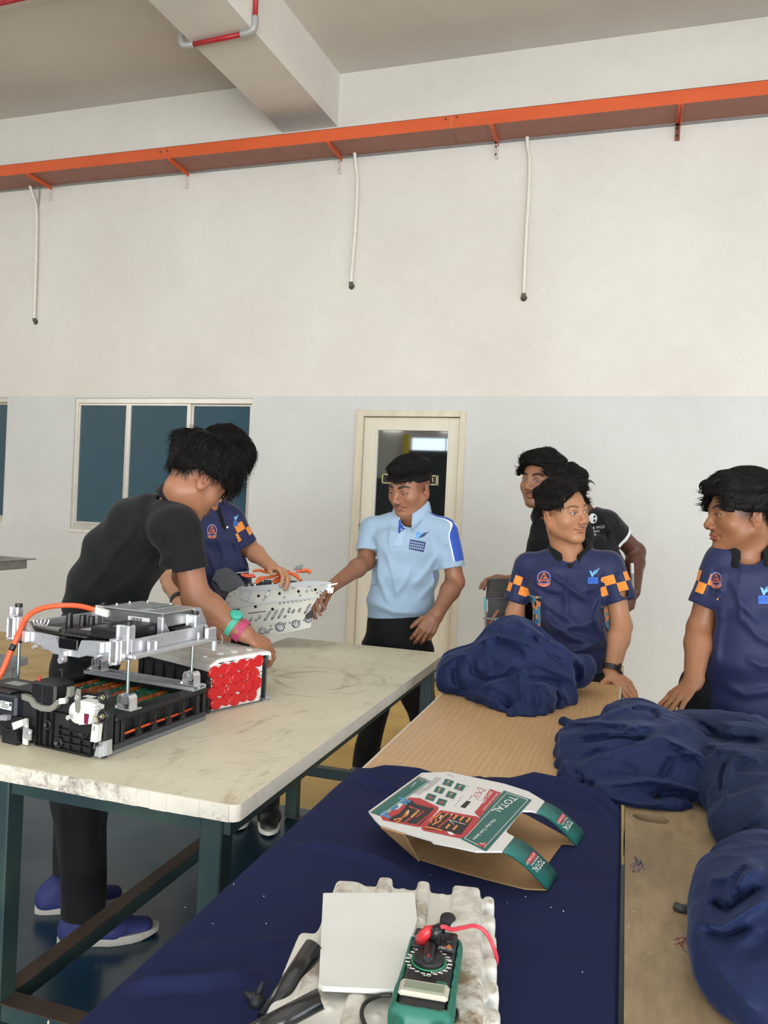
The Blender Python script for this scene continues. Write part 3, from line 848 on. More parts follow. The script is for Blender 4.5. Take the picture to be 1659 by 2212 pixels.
legs = [(TX0+.095, TY_0+.02), (TX1-.045-LS, TY_0+.022), (TX0+.05, TY_1-.07), (TX1-.035-LS, TY_1-.07)]
la = onz(27, 1700, .7)
for i, (lx, ly) in enumerate(legs):
    MB().bb((lx, ly, .004), (lx+LS, ly+LS, zt_-.001), .003).build('leg', TEALP, tbl)
    MB().bb((lx+(.0 if i != 2 else .01), ly-.03 if i < 2 else ly, 0), (lx+LS+.05, ly+LS-.01, .007), .001).build('foot_plate', mat('dark_foot_steel', '33312e', .5), tbl)
zs = .235
MB().bb((legs[0][0]+LS, legs[0][1]+.004, zs-.04), (legs[1][0], legs[0][1]+.046, zs), .003).build('stretcher', [TEALP], tbl)
MB().bb((legs[0][0]+LS, legs[0][1]+.002, zs), (legs[1][0], legs[0][1]+.048, zs+.002)).build('stretcher_top_wear', RUST, tbl)
MB().bb((legs[2][0]+LS, legs[2][1]+.004, zs-.04), (legs[3][0], legs[2][1]+.046, zs+.002), .003).build('stretcher', TEALP, tbl)
for k in (0, 1):
    x_ = legs[k][0]+.004
    MB().bb((x_, legs[k][1]+LS, zs-.042), (x_+.042, legs[k+2][1], zs), .003).build('stretcher', TEALP, tbl)
    MB().bb((x_-.001, legs[k][1]+LS, zs), (x_+.043, legs[k+2][1], zs+.002)).build('stretcher_top_wear', RUST, tbl)
# white paint drips on the front stretcher
d = MB()
for px, h in ((105, .012), (153, .02), (197, .03)):
    p = ony(px, 2145, legs[0][1]); d.bb((p[0]-.0015, legs[0][1]+.001, zs-.006-h), (p[0]+.002, legs[0][1]+.005, zs-.004), .001)
d.build('paint_drip', mat('cream_paint', 'cfc9b4', .5), tbl, kind='stuff')

# ================================================================ brown desks, cloth-covered bench, plywood table
def wood(name, a, b, c3, scale, stretch, knots=0.3, rough=.4, bump=.05):
    t = NT(name)
    warp = t.noise(1.1, 3, stretch=(1.0, .35, 1))
    x = t.xyz()
    u = t.math('ADD', x[0], t.math('MULTIPLY', warp, knots))
    w = t.math('SINE', t.math('MULTIPLY', u, scale))
    g = t.ramp(w, .0, 1.0)
    f = t.ramp(t.noise(160, 4, stretch=stretch), .4, .65)
    c = t.mix(t.math('MULTIPLY', g, .5), srgb(a), srgb(b)); c = t.mix(t.math('MULTIPLY', f, .35), c, srgb(c3))
    c = t.mix(t.math('MULTIPLY', t.ramp(t.noise(2.5, 4), .4, .7), .25), c, srgb(b))
    t.set(Base_Color=c, Roughness=rough); t.bump(f, bump, .001)
    return t.m
BEECH = wood('beech_laminate', 'c4a074', 'b38c5e', 'a98559', 330, (1, .05, 1), .28)
WEDGE = mat('white_edging', 'cfc8be', .5)
DZ = .742
DX0, DX1 = -.575, .008
def desk(name_label, y0, y1, g=None):
    r = thing('desk', name_label, 'desk', ((DX0+DX1)/2, (y0+y1)/2, 0))
    m = MB()
    m.bb((DX0+.006, y0, DZ-.024), (DX1-.006, y1, DZ), .0015, mi=0)
    o = m.build('desk_top', BEECH, r)
    for xa in (DX0, DX1-.006): MB().bb((xa, y0, DZ-.025), (xa+.006, y1, DZ-.0005), .001).build('edging_strip', WEDGE, r)
    DG = mat('desk_grey_steel', '8d8f90', .45)
    for lx in (DX0+.03, DX1-.06):
        for ly in (y0+.03, y1-.06):
            MB().bb((lx, ly, 0), (lx+.03, ly+.03, DZ-.025), .003).build('leg', DG, r)
    f = MB(); f.bb((DX0+.03, y0+.03, DZ-.065), (DX1-.03, y0+.05, DZ-.025)); f.bb((DX0+.03, y1-.05, DZ-.065), (DX1-.03, y1-.03, DZ-.025))
    f.bb((DX0+.03, y0+.03, DZ-.065), (DX0+.05, y1-.03, DZ-.025)); f.bb((DX1-.05, y0+.03, DZ-.065), (DX1-.03, y1-.03, DZ-.025))
    f.build('under_frame', DG, r)
    return r
SEAM = onz(1020, 1667, DZ)[1]
YF = 3.03
desk('beech laminate desk with white edging, carrying the bundle of navy cloth', SEAM+.002, YF)
desk('beech laminate desk end peeping out from under the navy tablecloth', .75, SEAM-.002)

# plywood table top
def ply_material():
    t = NT('old_plywood')
    a = t.ramp(t.noise(3, 8, rough=.7), .35, .7); c = t.mix(a, srgb('a08b6b'), srgb('877254'))
    f = t.ramp(t.noise(55, 6, stretch=(1, .25, 1), rough=.7), .42, .66); c = t.mix(t.math('MULTIPLY', f, .45), c, srgb('66543c'))
    s = t.ramp(t.noise(34, 7, rough=.75, dist=1.8), .60, .66); c = t.mix(t.math('MULTIPLY', s, .45), c, srgb('b3a27c'))
    s = t.ramp(t.noise(120, 2, dist=.4), .74, .77); c = t.mix(t.math('MULTIPLY', s, .6), c, srgb('c9c2ad'))
    s = t.ramp(t.noise(2.1, 5), .55, .72); c = t.mix(t.math('MULTIPLY', s, .35), c, srgb('5d4f42'))
    t.set(Base_Color=c, Roughness=.55); t.bump(t.noise(90, 6, stretch=(1, .3, 1)), .3, .002)
    return t.m
PLY = ply_material()
px0, pyf = onz(1349, 1950, DZ)[0], onz(1345, 1733, DZ)[1]+.55
pt = thing('plywood_table', 'old scratched plywood table with a hand slot, beside the cloth-covered desk', 'table', (px0+.6, 1.4, 0))
ha, hb = onz(1377, 1763, DZ), onz(1436, 1772, DZ); hc = (ha+hb)/2; hl = np.linalg.norm(hb-ha)/2; hw = .024
bm = bmesh.new()
outer = [(px0, .55), (px0+1.25, .55), (px0+1.25, pyf), (px0, pyf)]
ang = math.atan2(hb[1]-ha[1], hb[0]-ha[0])
hole = [(hc[0]+math.cos(ang)*(hl-hw*.6)*sx+hw*math.cos(ang+a), hc[1]+math.sin(ang)*(hl-hw*.6)*sx+hw*math.sin(ang+a)) for sx, rr in ((1, np.linspace(-math.pi/2, math.pi/2, 8)), (-1, np.linspace(math.pi/2, 1.5*math.pi, 8))) for a in rr]
def annulus(outer, hole, z0, z1, name, m, parent):
    bm = bmesh.new()
    ov = [bm.verts.new((x, y, z1)) for x, y in outer]; hv = [bm.verts.new((x, y, z1)) for x, y in hole]
    es = [bm.edges.new((ov[i], ov[(i+1) % len(ov)])) for i in range(len(ov))] + [bm.edges.new((hv[i], hv[(i+1) % len(hv)])) for i in range(len(hv))]
    bmesh.ops.triangle_fill(bm, edges=es, use_beauty=True)
    r = bmesh.ops.extrude_face_region(bm, geom=bm.faces[:])
    bmesh.ops.translate(bm, vec=(0, 0, z0-z1), verts=[v for v in r['geom'] if isinstance(v, bmesh.types.BMVert)])
    bmesh.ops.recalc_face_normals(bm, faces=bm.faces[:])
    me = bpy.data.meshes.new(name); bm.to_mesh(me); bm.free()
    return link(name, me, m, parent)
annulus(outer, hole, DZ-.03, DZ, 'plywood_top', PLY, pt)
DST = mat('dark_steel_leg', '2b2d30', .5)
for lx in (px0+.05, px0+1.15):
    for ly in (.6, pyf-.1): MB().bb((lx, ly, 0), (lx+.04, ly+.04, DZ-.03), .003).build('leg', DST, pt)
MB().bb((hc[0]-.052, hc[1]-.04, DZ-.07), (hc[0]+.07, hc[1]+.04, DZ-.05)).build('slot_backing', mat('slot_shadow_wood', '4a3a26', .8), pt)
# pen marks on the plywood
PEN = mat('faded_blue_pen', '4b4560', .7); PENR = mat('faded_red_pen', '7d3a3c', .7)
def strokes(P, w, name, m, parent, z=DZ):
    s = MB()
    for pl in P:
        Q = [onz(px, py, z+.0004) for px, py in pl]
        for a, b in zip(Q[:-1], Q[1:]):
            d = b-a; L_ = np.linalg.norm(d)
            if L_ < 1e-6: continue
            n = np.array([-d[1], d[0], 0])/L_*w/2
            s.add([a-n, b-n, b+n, a+n], [(0, 1, 2, 3)])
    s.build(name, m, parent, kind='stuff')
strokes([[(1362, 1868), (1374, 1862), (1366, 1884), (1380, 1876), (1372, 1850), (1388, 1870), (1392, 1880)], [(1360, 1874), (1386, 1864)], [(1378, 1884), (1390, 1868), (1382, 1858)], [(1370, 1852), (1382, 1870), (1384, 1858)]], .0016, 'pen_scribble', PEN, pt)
strokes([[(1455, 2030), (1475, 2024), (1490, 2034), (1505, 2026)], [(1458, 2040), (1478, 2034), (1500, 2046)], [(1462, 2022), (1470, 2044), (1480, 2026), (1488, 2046), (1496, 2028)], [(1474, 2038), (1476, 2052), (1490, 2060), (1504, 2058), (1508, 2046)]], .0014, 'pen_scribble', PENR, pt)
# small dark hook lying on the plywood
a = [onz(px, py, DZ+.006) for px, py in ((1458, 1957), (1470, 1962), (1490, 1964), (1502, 1960), (1510, 1955), (1520, 1957))]
tag(MB().tube(spline(a, 6), [.007]*19+[.005]*12, 8).build('plastic_hook', mat('dark_plastic', '2a2f2e', .45), None), 'small dark bent plastic piece lying on the plywood beside the cloth', 'plastic piece')
# old metal bench at the far left
GW = mat('grey_worn_paint', '8f918c', .55, noise=.3, nscale=12); GWT = mat('grey_worn_bench_top', '84868a', .5, noise=.25, nscale=10)
bx1 = onz(62, 1425, .56)
bt = thing('low_bench', 'low grey steel bench with worn paint at the left edge behind the work table', 'bench', (bx1[0]-.4, bx1[1]-.1, 0))
zb2 = .56
bX1, bY1 = onz(62, 1420, zb2)[:2]
bX0, bY0 = bX1-.9, bY1-.42
MB().bb((bX0, bY0, zb2-.035), (bX1, bY1, zb2), .003).build('bench_top', GWT, bt)
for lx in (bX0+.02, bX1-.08):
    for ly in (bY0+.02, bY1-.08): MB().bb((lx, ly, 0), (lx+.05, ly+.05, zb2-.035), .003).build('leg', GW, bt)
MB().bb((bX0+.02, bY0+.02, .18), (bX1-.03, bY1-.03, .215), .003).build('shelf', GW, bt)
# end of a metal tray jutting in at the left edge
p = onz(14, 1213, 1.19)
q = MB(); cx, cy = -2.86, 4.1
c_ = ony(0, 1213, 4.1); c2_ = ony(19, 1208, 4.1)
q.bb((c_[0]-.5, 4.0, c_[2]+.005), (c2_[0], 4.35, c_[2]+.012), .001); q.bb((c_[0]-.5, 4.02, c_[2]-.055), (c2_[0]-.03, 4.3, c_[2]+.005), .004, )
tr = thing('machine_cart', 'grey steel instrument cart just entering the left edge by the window wall', 'cart', (c_[0]-.25, 4.15, 0))
q.build('cart_tray', mat('scratched_steel', '8b8d8b', .35, .6, noise=.2), tr)
for lx in (c_[0]-.48, c_[0]-.06): MB().bb((lx, 4.05, 0), (lx+.03, 4.08, c_[2]-.05)).build('cart_post', mat('scratched_steel', ''), tr)
# ================================================================ people: sculpting library
def skin_mat(name, base, red=(0.62, .30, .24)):
    t = NT(name)
    a = t.new('ShaderNodeAttribute', attribute_name='paint'); sp = t.new('ShaderNodeSeparateColor'); t.L.new(a.outputs['Color'], sp.inputs[0])
    c = srgb(base)
    n = t.ramp(t.noise(28, 5), .35, .7)
    k = t.mix(t.math('MULTIPLY', n, .22), c, tuple(x*y for x, y in zip(c, (.80, .70, .64))))
    k = t.mix(sp.outputs[0], k, tuple(x*y for x, y in zip(c, (.82, .56, .58))))       # lips, warm areas
    k = t.mix(sp.outputs[1], k, srgb('14110f'))                                         # brows, stubble
    t.set(Base_Color=k, Roughness=.46, Specular_IOR_Level=.4, Subsurface_Weight=.12, Subsurface_Scale=.006)
    t.b.inputs['Subsurface Radius'].default_value = (1, .35, .2)
    t.bump(t.noise(420, 3), .05, .001)
    return t.m
HAIRM = None
def hair_mat():
    t = NT('black_hair'); t.set(Base_Color=srgb('110f0d'), Roughness=.68, Specular_IOR_Level=.18)
    t.bump(t.noise(260, 3, stretch=(1, 1, .15)), .5, .003)
    return t.m
HAIRM = hair_mat()
EYEW = mat('eye_white', 'a59c92', .35, spec=.3); IRIS = mat('dark_iris', '1c100a', .1, coat=.8)
class Fr:
    """local frame: s = the person's right, f = forward, u = up"""
    def __init__(s, c, F, U=(0, 0, 1), scale=1.0, roll=0.0):
        s.c = np.array(c, float); s.F = unit(F); U = np.array(U, float); s.U = unit(U-s.F*np.dot(U, s.F)); s.S = np.cross(s.F, s.U)
        if roll:
            c_, s_ = math.cos(roll), math.sin(roll); s.S, s.U = s.S*c_+s.U*s_, s.U*c_-s.S*s_
        s.k = scale; s.R = np.stack([s.S, s.F, s.U], 1)
    def __call__(s, a, b, c): return s.c + s.k*(s.S*a+s.F*b+s.U*c)
    def loc(s, P): return ((P-s.c) @ s.R)/s.k
def facing(alpha, pitch=0.0):
    """alpha: degrees turned from looking at the camera towards image right; pitch up"""
    a, p = math.radians(alpha), math.radians(pitch); f = np.array([CF[0], CF[1], 0]); f /= np.linalg.norm(f); r = np.array([f[1], -f[0], 0])
    h = -f*math.cos(a)+r*math.sin(a)
    return h*math.cos(p)+np.array([0, 0, math.sin(p)])

def head_field(fr, neck, neck_r=.056, h=.0022, fat=0.0, lid=.0048, look=0.0, jaw=1.0, nose=1.0, ears=1.0):
    k = fr.k
    ext = .178*k
    lo = np.minimum(fr.c-np.array([ext]*3), np.array(neck)-.10); hi = np.maximum(fr.c+np.array([ext]*3), np.array(neck)+.10)
    v = Vol(lo, hi, h); R = fr.R; v.pad = .03
    E = lambda c, r, kk=.012, m='u', RR=None: v.ell(fr(*c), np.array(r)*k, R if RR is None else RR, kk*k, m)
    Cp = lambda a, b, ra, rb=None, kk=.012, m='u': v.cap(fr(*a), fr(*b), ra*k, (rb or ra)*k, k=kk*k, mode=m)
    E((0, -.014, .036), (.075, .094, .080), 0)
    E((0, .026, -.004), (.064+fat*.5, .062, .082), .02)
    E((0, .012, -.052), (.056+fat, .060, .048), .03)
    for s in (-1, 1):
        Cp((s*(.053+fat), -.004, -.045), (s*.017*jaw, .058, -.096), .017, .016, .03)
        E((s*.040, .050, -.028), (.024+fat*.5, .026, .027), .02)
    v.pad = 0.0
    Cp((-.030, .076, .016), (.030, .076, .016), .012, .012, .018)
    E((0, .056, -.058), (.033, .030, .028), .02)
    for s in (-1, 1): E((s*.032, .098, .001), (.0165, .013, .0105), .012, 's')
    Cp((0, .082, .008), (0, .102, -.028), .0075, .0095, .014)
    E((0, .1030*nose, -.034), (.0113, .0108, .0098), .008)
    for s in (-1, 1):
        E((s*.0135, .0945, -.038), (.0078, .0100, .0075), .006)
        E((s*.0068, .1015, -.0455), (.0042, .0055, .0035), .002, 's')
    # philtrum, lips
    E((0, .0875, -.052), (.0035, .004, .008), .006, 's')
    for s in (-1, 1):
        Cp((s*.0235, .0775, -.0655), (s*.005, .0895, -.0605), .0035, .0052, .006)
        Cp((s*.0205, .0775, -.0675), (0, .0875, -.0715), .0035, .0062, .006)
        Cp((s*.026, .080, -.0663), (0, .0945, -.0655), .0012, .0016, .003, 's')
        E((s*.0285, .080, -.066), (.005, .006, .005), .006, 's')
    E((0, .087, -.0815), (.014, .006, .0045), .008, 's')
    E((0, .0655, -.098), (.021, .020, .018), .014)
    # ears
    for s in (-1, 1):
        RE = R @ np.array([[1, 0, 0], [0, 1, 0], [0, 0, 1.0]])
        a = math.radians(-18*s*0); t_ = math.radians(22)
        # ear leans outwards towards the back
        ex = unit(fr.S*s*math.cos(t_) - fr.F*math.sin(t_)*-1*(-1)); ey = unit(np.cross(np.cross(ex, fr.F), ex)); ez = np.cross(ex, ey)
        RE = np.stack([ex, ey, ez], 1)
        c = (s*.0785*ears, -.012, -.010)
        v.ell(fr(*c), np.array((.0075, .0185, .031))*k, RE, .006*k)
        v.ell(fr(s*.0760, -.010, -.026), np.array((.007, .013, .018))*k, RE, .008*k)
        v.ell(fr(s*.0865*ears, -.0115, -.004), np.array((.0065, .0105, .019))*k, RE, .004*k, 's')
        v.ell(fr(s*.0845*ears, -.004, -.014), np.array((.006, .006, .009))*k, RE, .003*k, 's')
        v.ell(fr(s*.0765, .0045, -.013), np.array((.006, .005, .008))*k, RE, .005*k)
    # neck
    nb = np.array(neck, float); top = fr(0, -.022, -.055)
    v.cap(nb, top, neck_r*1.06, neck_r*.96, k=.025, side=fr.S, ea=.98)
    # eyes: lids with a slit
    for s in (-1, 1):
        E((s*.0315, .0705, .000), (.0170, .0165, .0135), .006)
        dz = look*.004
        E((s*.0315, .0905, -.0005+dz), (.0138, .014, lid), .0025, 's')
        Cp((s*.0315-.0135, .0835, .0095+dz*.5), (s*.0315+.0135, .0835, .0095+dz*.5), .0009, .0009, .003, 's')
    return v
def eyes(fr, root, gaze=(0, 1, 0)):
    g = np.array(gaze, float)
    for s in (-1, 1):
        m = MB(); c = fr(s*.0315, .0715, 0); r = .0142*fr.k
        d = unit(fr.S*g[0]+fr.F*g[1]+fr.U*g[2])
        prof = [(r*math.sin(a), r*math.cos(a)) for a in np.linspace(.001, math.pi-.001, 18)]
        m.lathe(prof, c, d, 22, mi=0)
        prof = [(r*1.015*math.sin(a), r*1.02*math.cos(a)) for a in np.linspace(.001, .44, 7)]
        m.lathe(prof, c, d, 18, mi=1)
        m.build('eye', [EYEW, IRIS], root)
def face_paint(fr, P, brow=1.0, mous=0.0, fade=None, goatee=0.0, brow_th=1.0, chinst=0.0):
    """red = lips/ears, green = dark hair on skin"""
    q = fr.loc(P); n = len(P); red = np.zeros(n); dk = np.zeros(n)
    front = q[:, 1] > .055
    lipd = np.sqrt((q[:, 0]/.024)**2 + ((q[:, 2]+.0665)/.0105)**2)
    red = np.maximum(red, smooth01((1.12-lipd)/.22)*(q[:, 1] > .07)*.85)
    ear = (np.abs(q[:, 0]) > .072) & (np.abs(q[:, 1]+.012) < .03)
    red = np.maximum(red, ear*.25)
    red = np.maximum(red, .12*np.exp(-((q[:, 2]+.03)/.02)**2)*front)
    for s in (-1, 1):
        x = s*q[:, 0]; zc = .0205+.0055*np.sin(np.clip((x-.012)/.040, 0, 1)*math.pi*.80)-.004*np.clip((x-.042)/.012, 0, 1)
        th = (.0042*np.clip((x-.010)/.006, 0, 1)*(1-.75*np.clip((x-.034)/.020, 0, 1))+.0006)*brow_th
        m = smooth01((th+.0013-np.abs(q[:, 2]-zc))/.0022)*((x > .009) & (x < .053))*front
        dk = np.maximum(dk, m*.92*brow)
        lash = smooth01((.0015-np.abs(np.sqrt(((x-.0315)/.0148)**2+((q[:, 2]-.0003)/.0062)**2)-1)*.006)/.0012)*(q[:, 2] > -.001)*(q[:, 1] > .075)
        dk = np.maximum(dk, lash*.75)
    if mous:
        x = np.abs(q[:, 0]); zc = -.0535-.006*(x/.026)**2
        m = smooth01((.0048-np.abs(q[:, 2]-zc))/.003)*(x < .029)*(q[:, 1] > .07)*smooth01((.030-x)/.006)*smooth01((x+.001)/.006+.35)
        dk = np.maximum(dk, m*mous)
    if goatee:
        m = smooth01((.010-np.sqrt(q[:, 0]**2+(q[:, 2]+.083)**2))/.005)*(q[:, 1] > .07); dk = np.maximum(dk, m*goatee)
    if chinst:
        m = smooth01((-.085-q[:, 2])/.012)*(q[:, 1] > .03); dk = np.maximum(dk, m*chinst)
    if fade is not None: dk = np.maximum(dk, fade(q))
    return red, dk
def hair_field(v, fr, T):
    """T(q): thickness in head units (negative = bare) given local coordinates"""
    H_ = Vol(v.o, v.ax and [a[-1] for a in v.ax], v.h)
    H_.ax = v.ax; H_.n = v.n
    idx = np.nonzero(v.f < .09)
    P = np.stack([v.ax[i][idx[i]] for i in range(3)], 1)
    q = fr.loc(P)
    H_.f = np.full(tuple(v.n), 1.0, np.float32)
    H_.f[idx] = (v.f[idx] - T(q)*fr.k).astype(np.float32)
    return H_
def strands(V, F, fr, n, flow, length, width, seed, lift=.15, mask=None, jit=.35):
    """tapered tufts lying over the hair surface, all one mesh"""
    rs = np.random.RandomState(seed)
    me_n = np.zeros_like(V)
    a, b, c = V[F[:, 0]], V[F[:, 1]], V[F[:, 2]]; fn = np.cross(b-a, c-a)
    for i in range(4):
        for k in range(3): me_n[:, k] += np.bincount(F[:, i], fn[:, k], len(V))
    me_n /= np.linalg.norm(me_n, axis=1)[:, None]+1e-12
    q = fr.loc(V); ok = np.ones(len(V), bool) if mask is None else mask(q)
    cand = np.nonzero(ok)[0]
    if len(cand) == 0: return None
    ids = rs.choice(cand, n)
    d0 = flow(q[ids]); d0 = d0 @ fr.R.T
    d0 = d0 + rs.normal(size=d0.shape)*jit*.5; N = me_n[ids]
    d0 -= N*(d0*N).sum(1)[:, None]; d0 /= np.linalg.norm(d0, axis=1)[:, None]+1e-9
    L = length*rs.uniform(.6, 1.3, n)*fr.k; seg = 4
    side = np.cross(d0, N); P0 = V[ids]-N*.003
    lf = lift*rs.uniform(.3, 1.6, n)
    curl = rs.normal(size=n)*.25
    VV = []; 
    for s in range(seg+1):
        t = s/seg
        c_ = P0 + d0*(L*t)[:, None] + N*(L*lf*(t-.9*t*t*(1))+.003*0)[:, None] + side*(L*curl*t*t)[:, None] + N*.0028
        w = width*(1-t)**.8*rs.uniform(.7, 1.2, n)*fr.k + .00015
        VV.append(c_-side*w[:, None]); VV.append(c_+N*(w*.7)[:, None]); VV.append(c_+side*w[:, None])
    VV = np.stack(VV, 1)   # n, (seg+1)*3, 3
    Fq = []
    for s in range(seg):
        for k in range(3):
            k2 = (k+1) % 3; Fq.append((s*3+k, s*3+k2, (s+1)*3+k2, (s+1)*3+k))
    Fq = np.array(Fq)[None]+(np.arange(n)*(seg+1)*3)[:, None, None]
    return VV.reshape(-1, 3), Fq.reshape(-1, 4)

def hand(v, w, d, n, thumb_side, curls=(.25, .3, .35, .4), spread=.10, size=1.0, thumb=(.75, .25, .3), fbend=None, k=.006):
    """w wrist; d direction of the fingers; n back-of-hand normal; thumb_side +1/-1 along l = n x d; curls in radians per joint"""
    d = unit(d); n = unit(n-d*np.dot(n, d)); l = np.cross(n, d)*thumb_side; s = size
    w = np.array(w, float)
    P = lambda a, b, c=0: w + (l*a + d*b + n*c)*s
    v.cap(P(0, -.02), P(.002, .012), .026*s, .028*s, side=l, ea=.74, k=.012)
    v.cap(P(.012, .010), P(.022, .078, .001), .019*s, .017*s, side=l, ea=.62, k=.014)
    v.cap(P(-.012, .010), P(-.020, .072, -.001), .017*s, .016*s, side=l, ea=.62, k=.014)
    v.cap(P(.0, .010), P(.0, .080, .002), .018*s, .017*s, side=l, ea=.60, k=.014)
    tips = []
    base = [(.0285, .083, .0), (.0095, .087, .003), (-.0100, .083, .002), (-.0275, .073, -.001)]
    lens = [(.042, .026, .020), (.046, .029, .021), (.042, .027, .021), (.034, .021, .018)]
    rad = [(.0098, .0088, .0078), (.0100, .0090, .0080), (.0096, .0086, .0077), (.0088, .0078, .0068)]
    for i in range(4):
        p = P(*base[i]); a = (1.5-i)*spread; c = curls[i]
        cs = c if isinstance(c, (tuple, list)) else (c*1.0, c*1.25, c*.8)
        dd = unit(d*math.cos(a)+l*math.sin(a)); ang = 0
        v.cap(P(base[i][0]*.8, base[i][1]-.030, base[i][2]), p, rad[i][0]*s*1.1, rad[i][0]*s*1.12, k=.007)
        for j in range(3):
            ang += cs[j]; q = p + (dd*math.cos(ang)-n*math.sin(ang))*lens[i][j]*s
            v.cap(p, q, rad[i][j]*s, rad[i][min(j+1, 2)]*s*(1 if j < 2 else .82), k=.0025); p = q
        tips.append(p)
    a0, fl, bd = thumb
    td = unit(l*math.sin(a0)+d*math.cos(a0)-n*fl)
    p0 = P(.018, .012, -.004); p1 = p0+td*.044*s; td2 = unit(td*math.cos(bd)+unit(d*.9-n*.35-l*.15)*math.sin(bd)); p2 = p1+td2*.032*s; td3 = unit(td2*math.cos(bd*.7)+unit(d-n*.3)*math.sin(bd*.7)); p3 = p2+td3*.024*s
    v.cap(P(.004, .012, -.006), p1, .0165*s, .0125*s, k=.012); v.cap(p1, p2, .0118*s, .0108*s, k=.004); v.cap(p2, p3, .0105*s, .0082*s, k=.003)
    return tips
def arm_field(sh, el, wr, hd=None, r=(.047, .041, .039, .026), h=.003, elx=None, hargs=None, fat=1.0):
    sh, el, wr = (np.array(x, float) for x in (sh, el, wr)); R = [x*fat for x in r]
    tip = wr+unit(wr-el)*.2 if hd is None else wr+unit(hd)*.2
    pts = np.stack([sh, el, wr, tip, wr+unit(np.cross(wr-el, [0.3, .2, 1]))*.08, wr-unit(np.cross(wr-el, [0.3, .2, 1]))*.08])
    v = Vol(pts.min(0)-.075, pts.max(0)+.075, h)
    sh = sh+(el-sh)*.25; v.cap(sh, el, R[0]*.86, R[1]*.95, k=0)
    f = el+(wr-el)*.28
    v.cap(el, f, R[1]*.98, R[2]*1.03, k=.02); v.cap(f, wr, R[2]*1.03, R[3], k=.02)
    if hargs: v.tips = hand(v, wr, **hargs)
    return v

def cloth_mat(name, color, color2=None, rough=.75, sheen=.2, extra=None, weave=900):
    t = NT(name); c = srgb(color)
    n = t.ramp(t.noise(40, 4), .35, .7)
    k = t.mix(t.math('MULTIPLY', n, .18), c, tuple(x*.75 for x in c))
    if extra: k = extra(t, k)
    t.set(Base_Color=k, Roughness=rough, Sheen_Weight=sheen, Sheen_Roughness=.45, Specular_IOR_Level=.3)
    t.bump(t.noise(weave, 2), .12, .0006)
    return t.m
def checker_extra(t, k):
    """sleeve attribute: r = angle (turns) x count, g = metres from the cuff, b = mask; and side panel attribute"""
    a = t.new('ShaderNodeAttribute', attribute_name='sleeve'); sp = t.new('ShaderNodeSeparateColor'); t.L.new(a.outputs['Color'], sp.inputs[0])
    g = sp.outputs[1]; row = t.math('FLOOR', t.math('DIVIDE', t.math('SUBTRACT', g, .036), .036)); col = t.math('FLOOR', sp.outputs[0])
    odd = t.math('MODULO', t.math('ABSOLUTE', t.math('ADD', row, col)), 2.0)
    inb = t.math('MULTIPLY', t.math('GREATER_THAN', g, .036), t.math('LESS_THAN', g, .108))
    on = t.math('MULTIPLY', t.math('MULTIPLY', t.math('LESS_THAN', odd, .5), inb), t.math('GREATER_THAN', sp.outputs[2], .5))
    k = t.mix(on, k, srgb('dd8632'))
    p = t.new('ShaderNodeAttribute', attribute_name='panel'); pp = t.new('ShaderNodeSeparateColor'); t.L.new(p.outputs['Color'], pp.inputs[0])
    side = t.math('GREATER_THAN', pp.outputs[0], 0.0)
    vo = t.new('ShaderNodeTexVoronoi', i_Scale=62.0); vo.inputs['Randomness'].default_value = 1; t.L.new(t.tc.outputs['Object'], vo.inputs[0])
    s2 = t.new('ShaderNodeSeparateColor'); t.L.new(vo.outputs['Color'], s2.inputs[0])
    c1 = t.mix(t.math('GREATER_THAN', s2.outputs[0], .55), srgb('14182c'), srgb('d98a4a')); c1 = t.mix(t.math('GREATER_THAN', s2.outputs[1], .72), c1, srgb('3f87a8'))
    k = t.mix(side, k, c1)
    return k
NAVY = '1c2348'
NAVYSHIRT = cloth_mat('navy_jersey', NAVY, rough=.6, sheen=.12, extra=checker_extra)
BLACKSHIRT = cloth_mat('black_pique', '0f1012', rough=.9, sheen=.05)
BLACKCOL = cloth_mat('black_rib_collar', '0d0e10', rough=.9, sheen=.05)
TROUSER = cloth_mat('black_trousers', '0b0c0e', rough=.85, sheen=.04)
BTN = mat('pearl_button', 'cfd3d6', .25, coat=.5)

def shirt_field(st, side, sh, h=.0042, yoke=.058, neck=None, k=.05, sleeves=(), hem_cut=None, hollow=True, neck_r=.075, lo_hi=None):
    """st: list of (centre, half width, half depth) from hem to chest; side: direction of the body's width"""
    pts = [np.array(c) for c, a, b in st]+[np.array(x) for x in sh]+[np.array(s[1]) for s in sleeves]
    m = max(max(a, b) for _, a, b in st)
    lo = np.min([np.array(c)-np.array([m, m, .03])-.03 for c, a, b in st]+[p-.11 for p in pts], axis=0); hi = np.max([np.array(c)+np.array([m, m, .03])+.03 for c, a, b in st]+[p+.11 for p in pts], axis=0)
    v = Vol(lo, hi, h)
    for (c0, a0, b0), (c1, a1, b1) in zip(st[:-1], st[1:]):
        v.cap(c0, c1, a0, a1, side=side, ea=b0/a0, eb=b1/a1, k=k, r3=.05)
    A, B = np.array(sh[0]), np.array(sh[1])
    v.cap(A, B, yoke, yoke, side=unit(np.cross(B-A, [0, 0, 1])), ea=.9, k=k)
    if neck is not None:
        for p in (A, B): v.cap(p*.45+np.array(neck)*.55, neck, yoke*.95, neck_r*.8, k=.045); v.cap(p, p*.3+np.array(neck)*.7+np.array([0, 0, -.01]), yoke*.92, yoke*.9, k=.04)
    for s in sleeves:
        a, b, ra, rb = s[:4]; a = np.array(a, float); b = np.array(b, float); d = unit(b-a)
        v.cap(a, b+d*.02, ra, rb, k=.035 if len(s) < 5 else s[4])
    return v
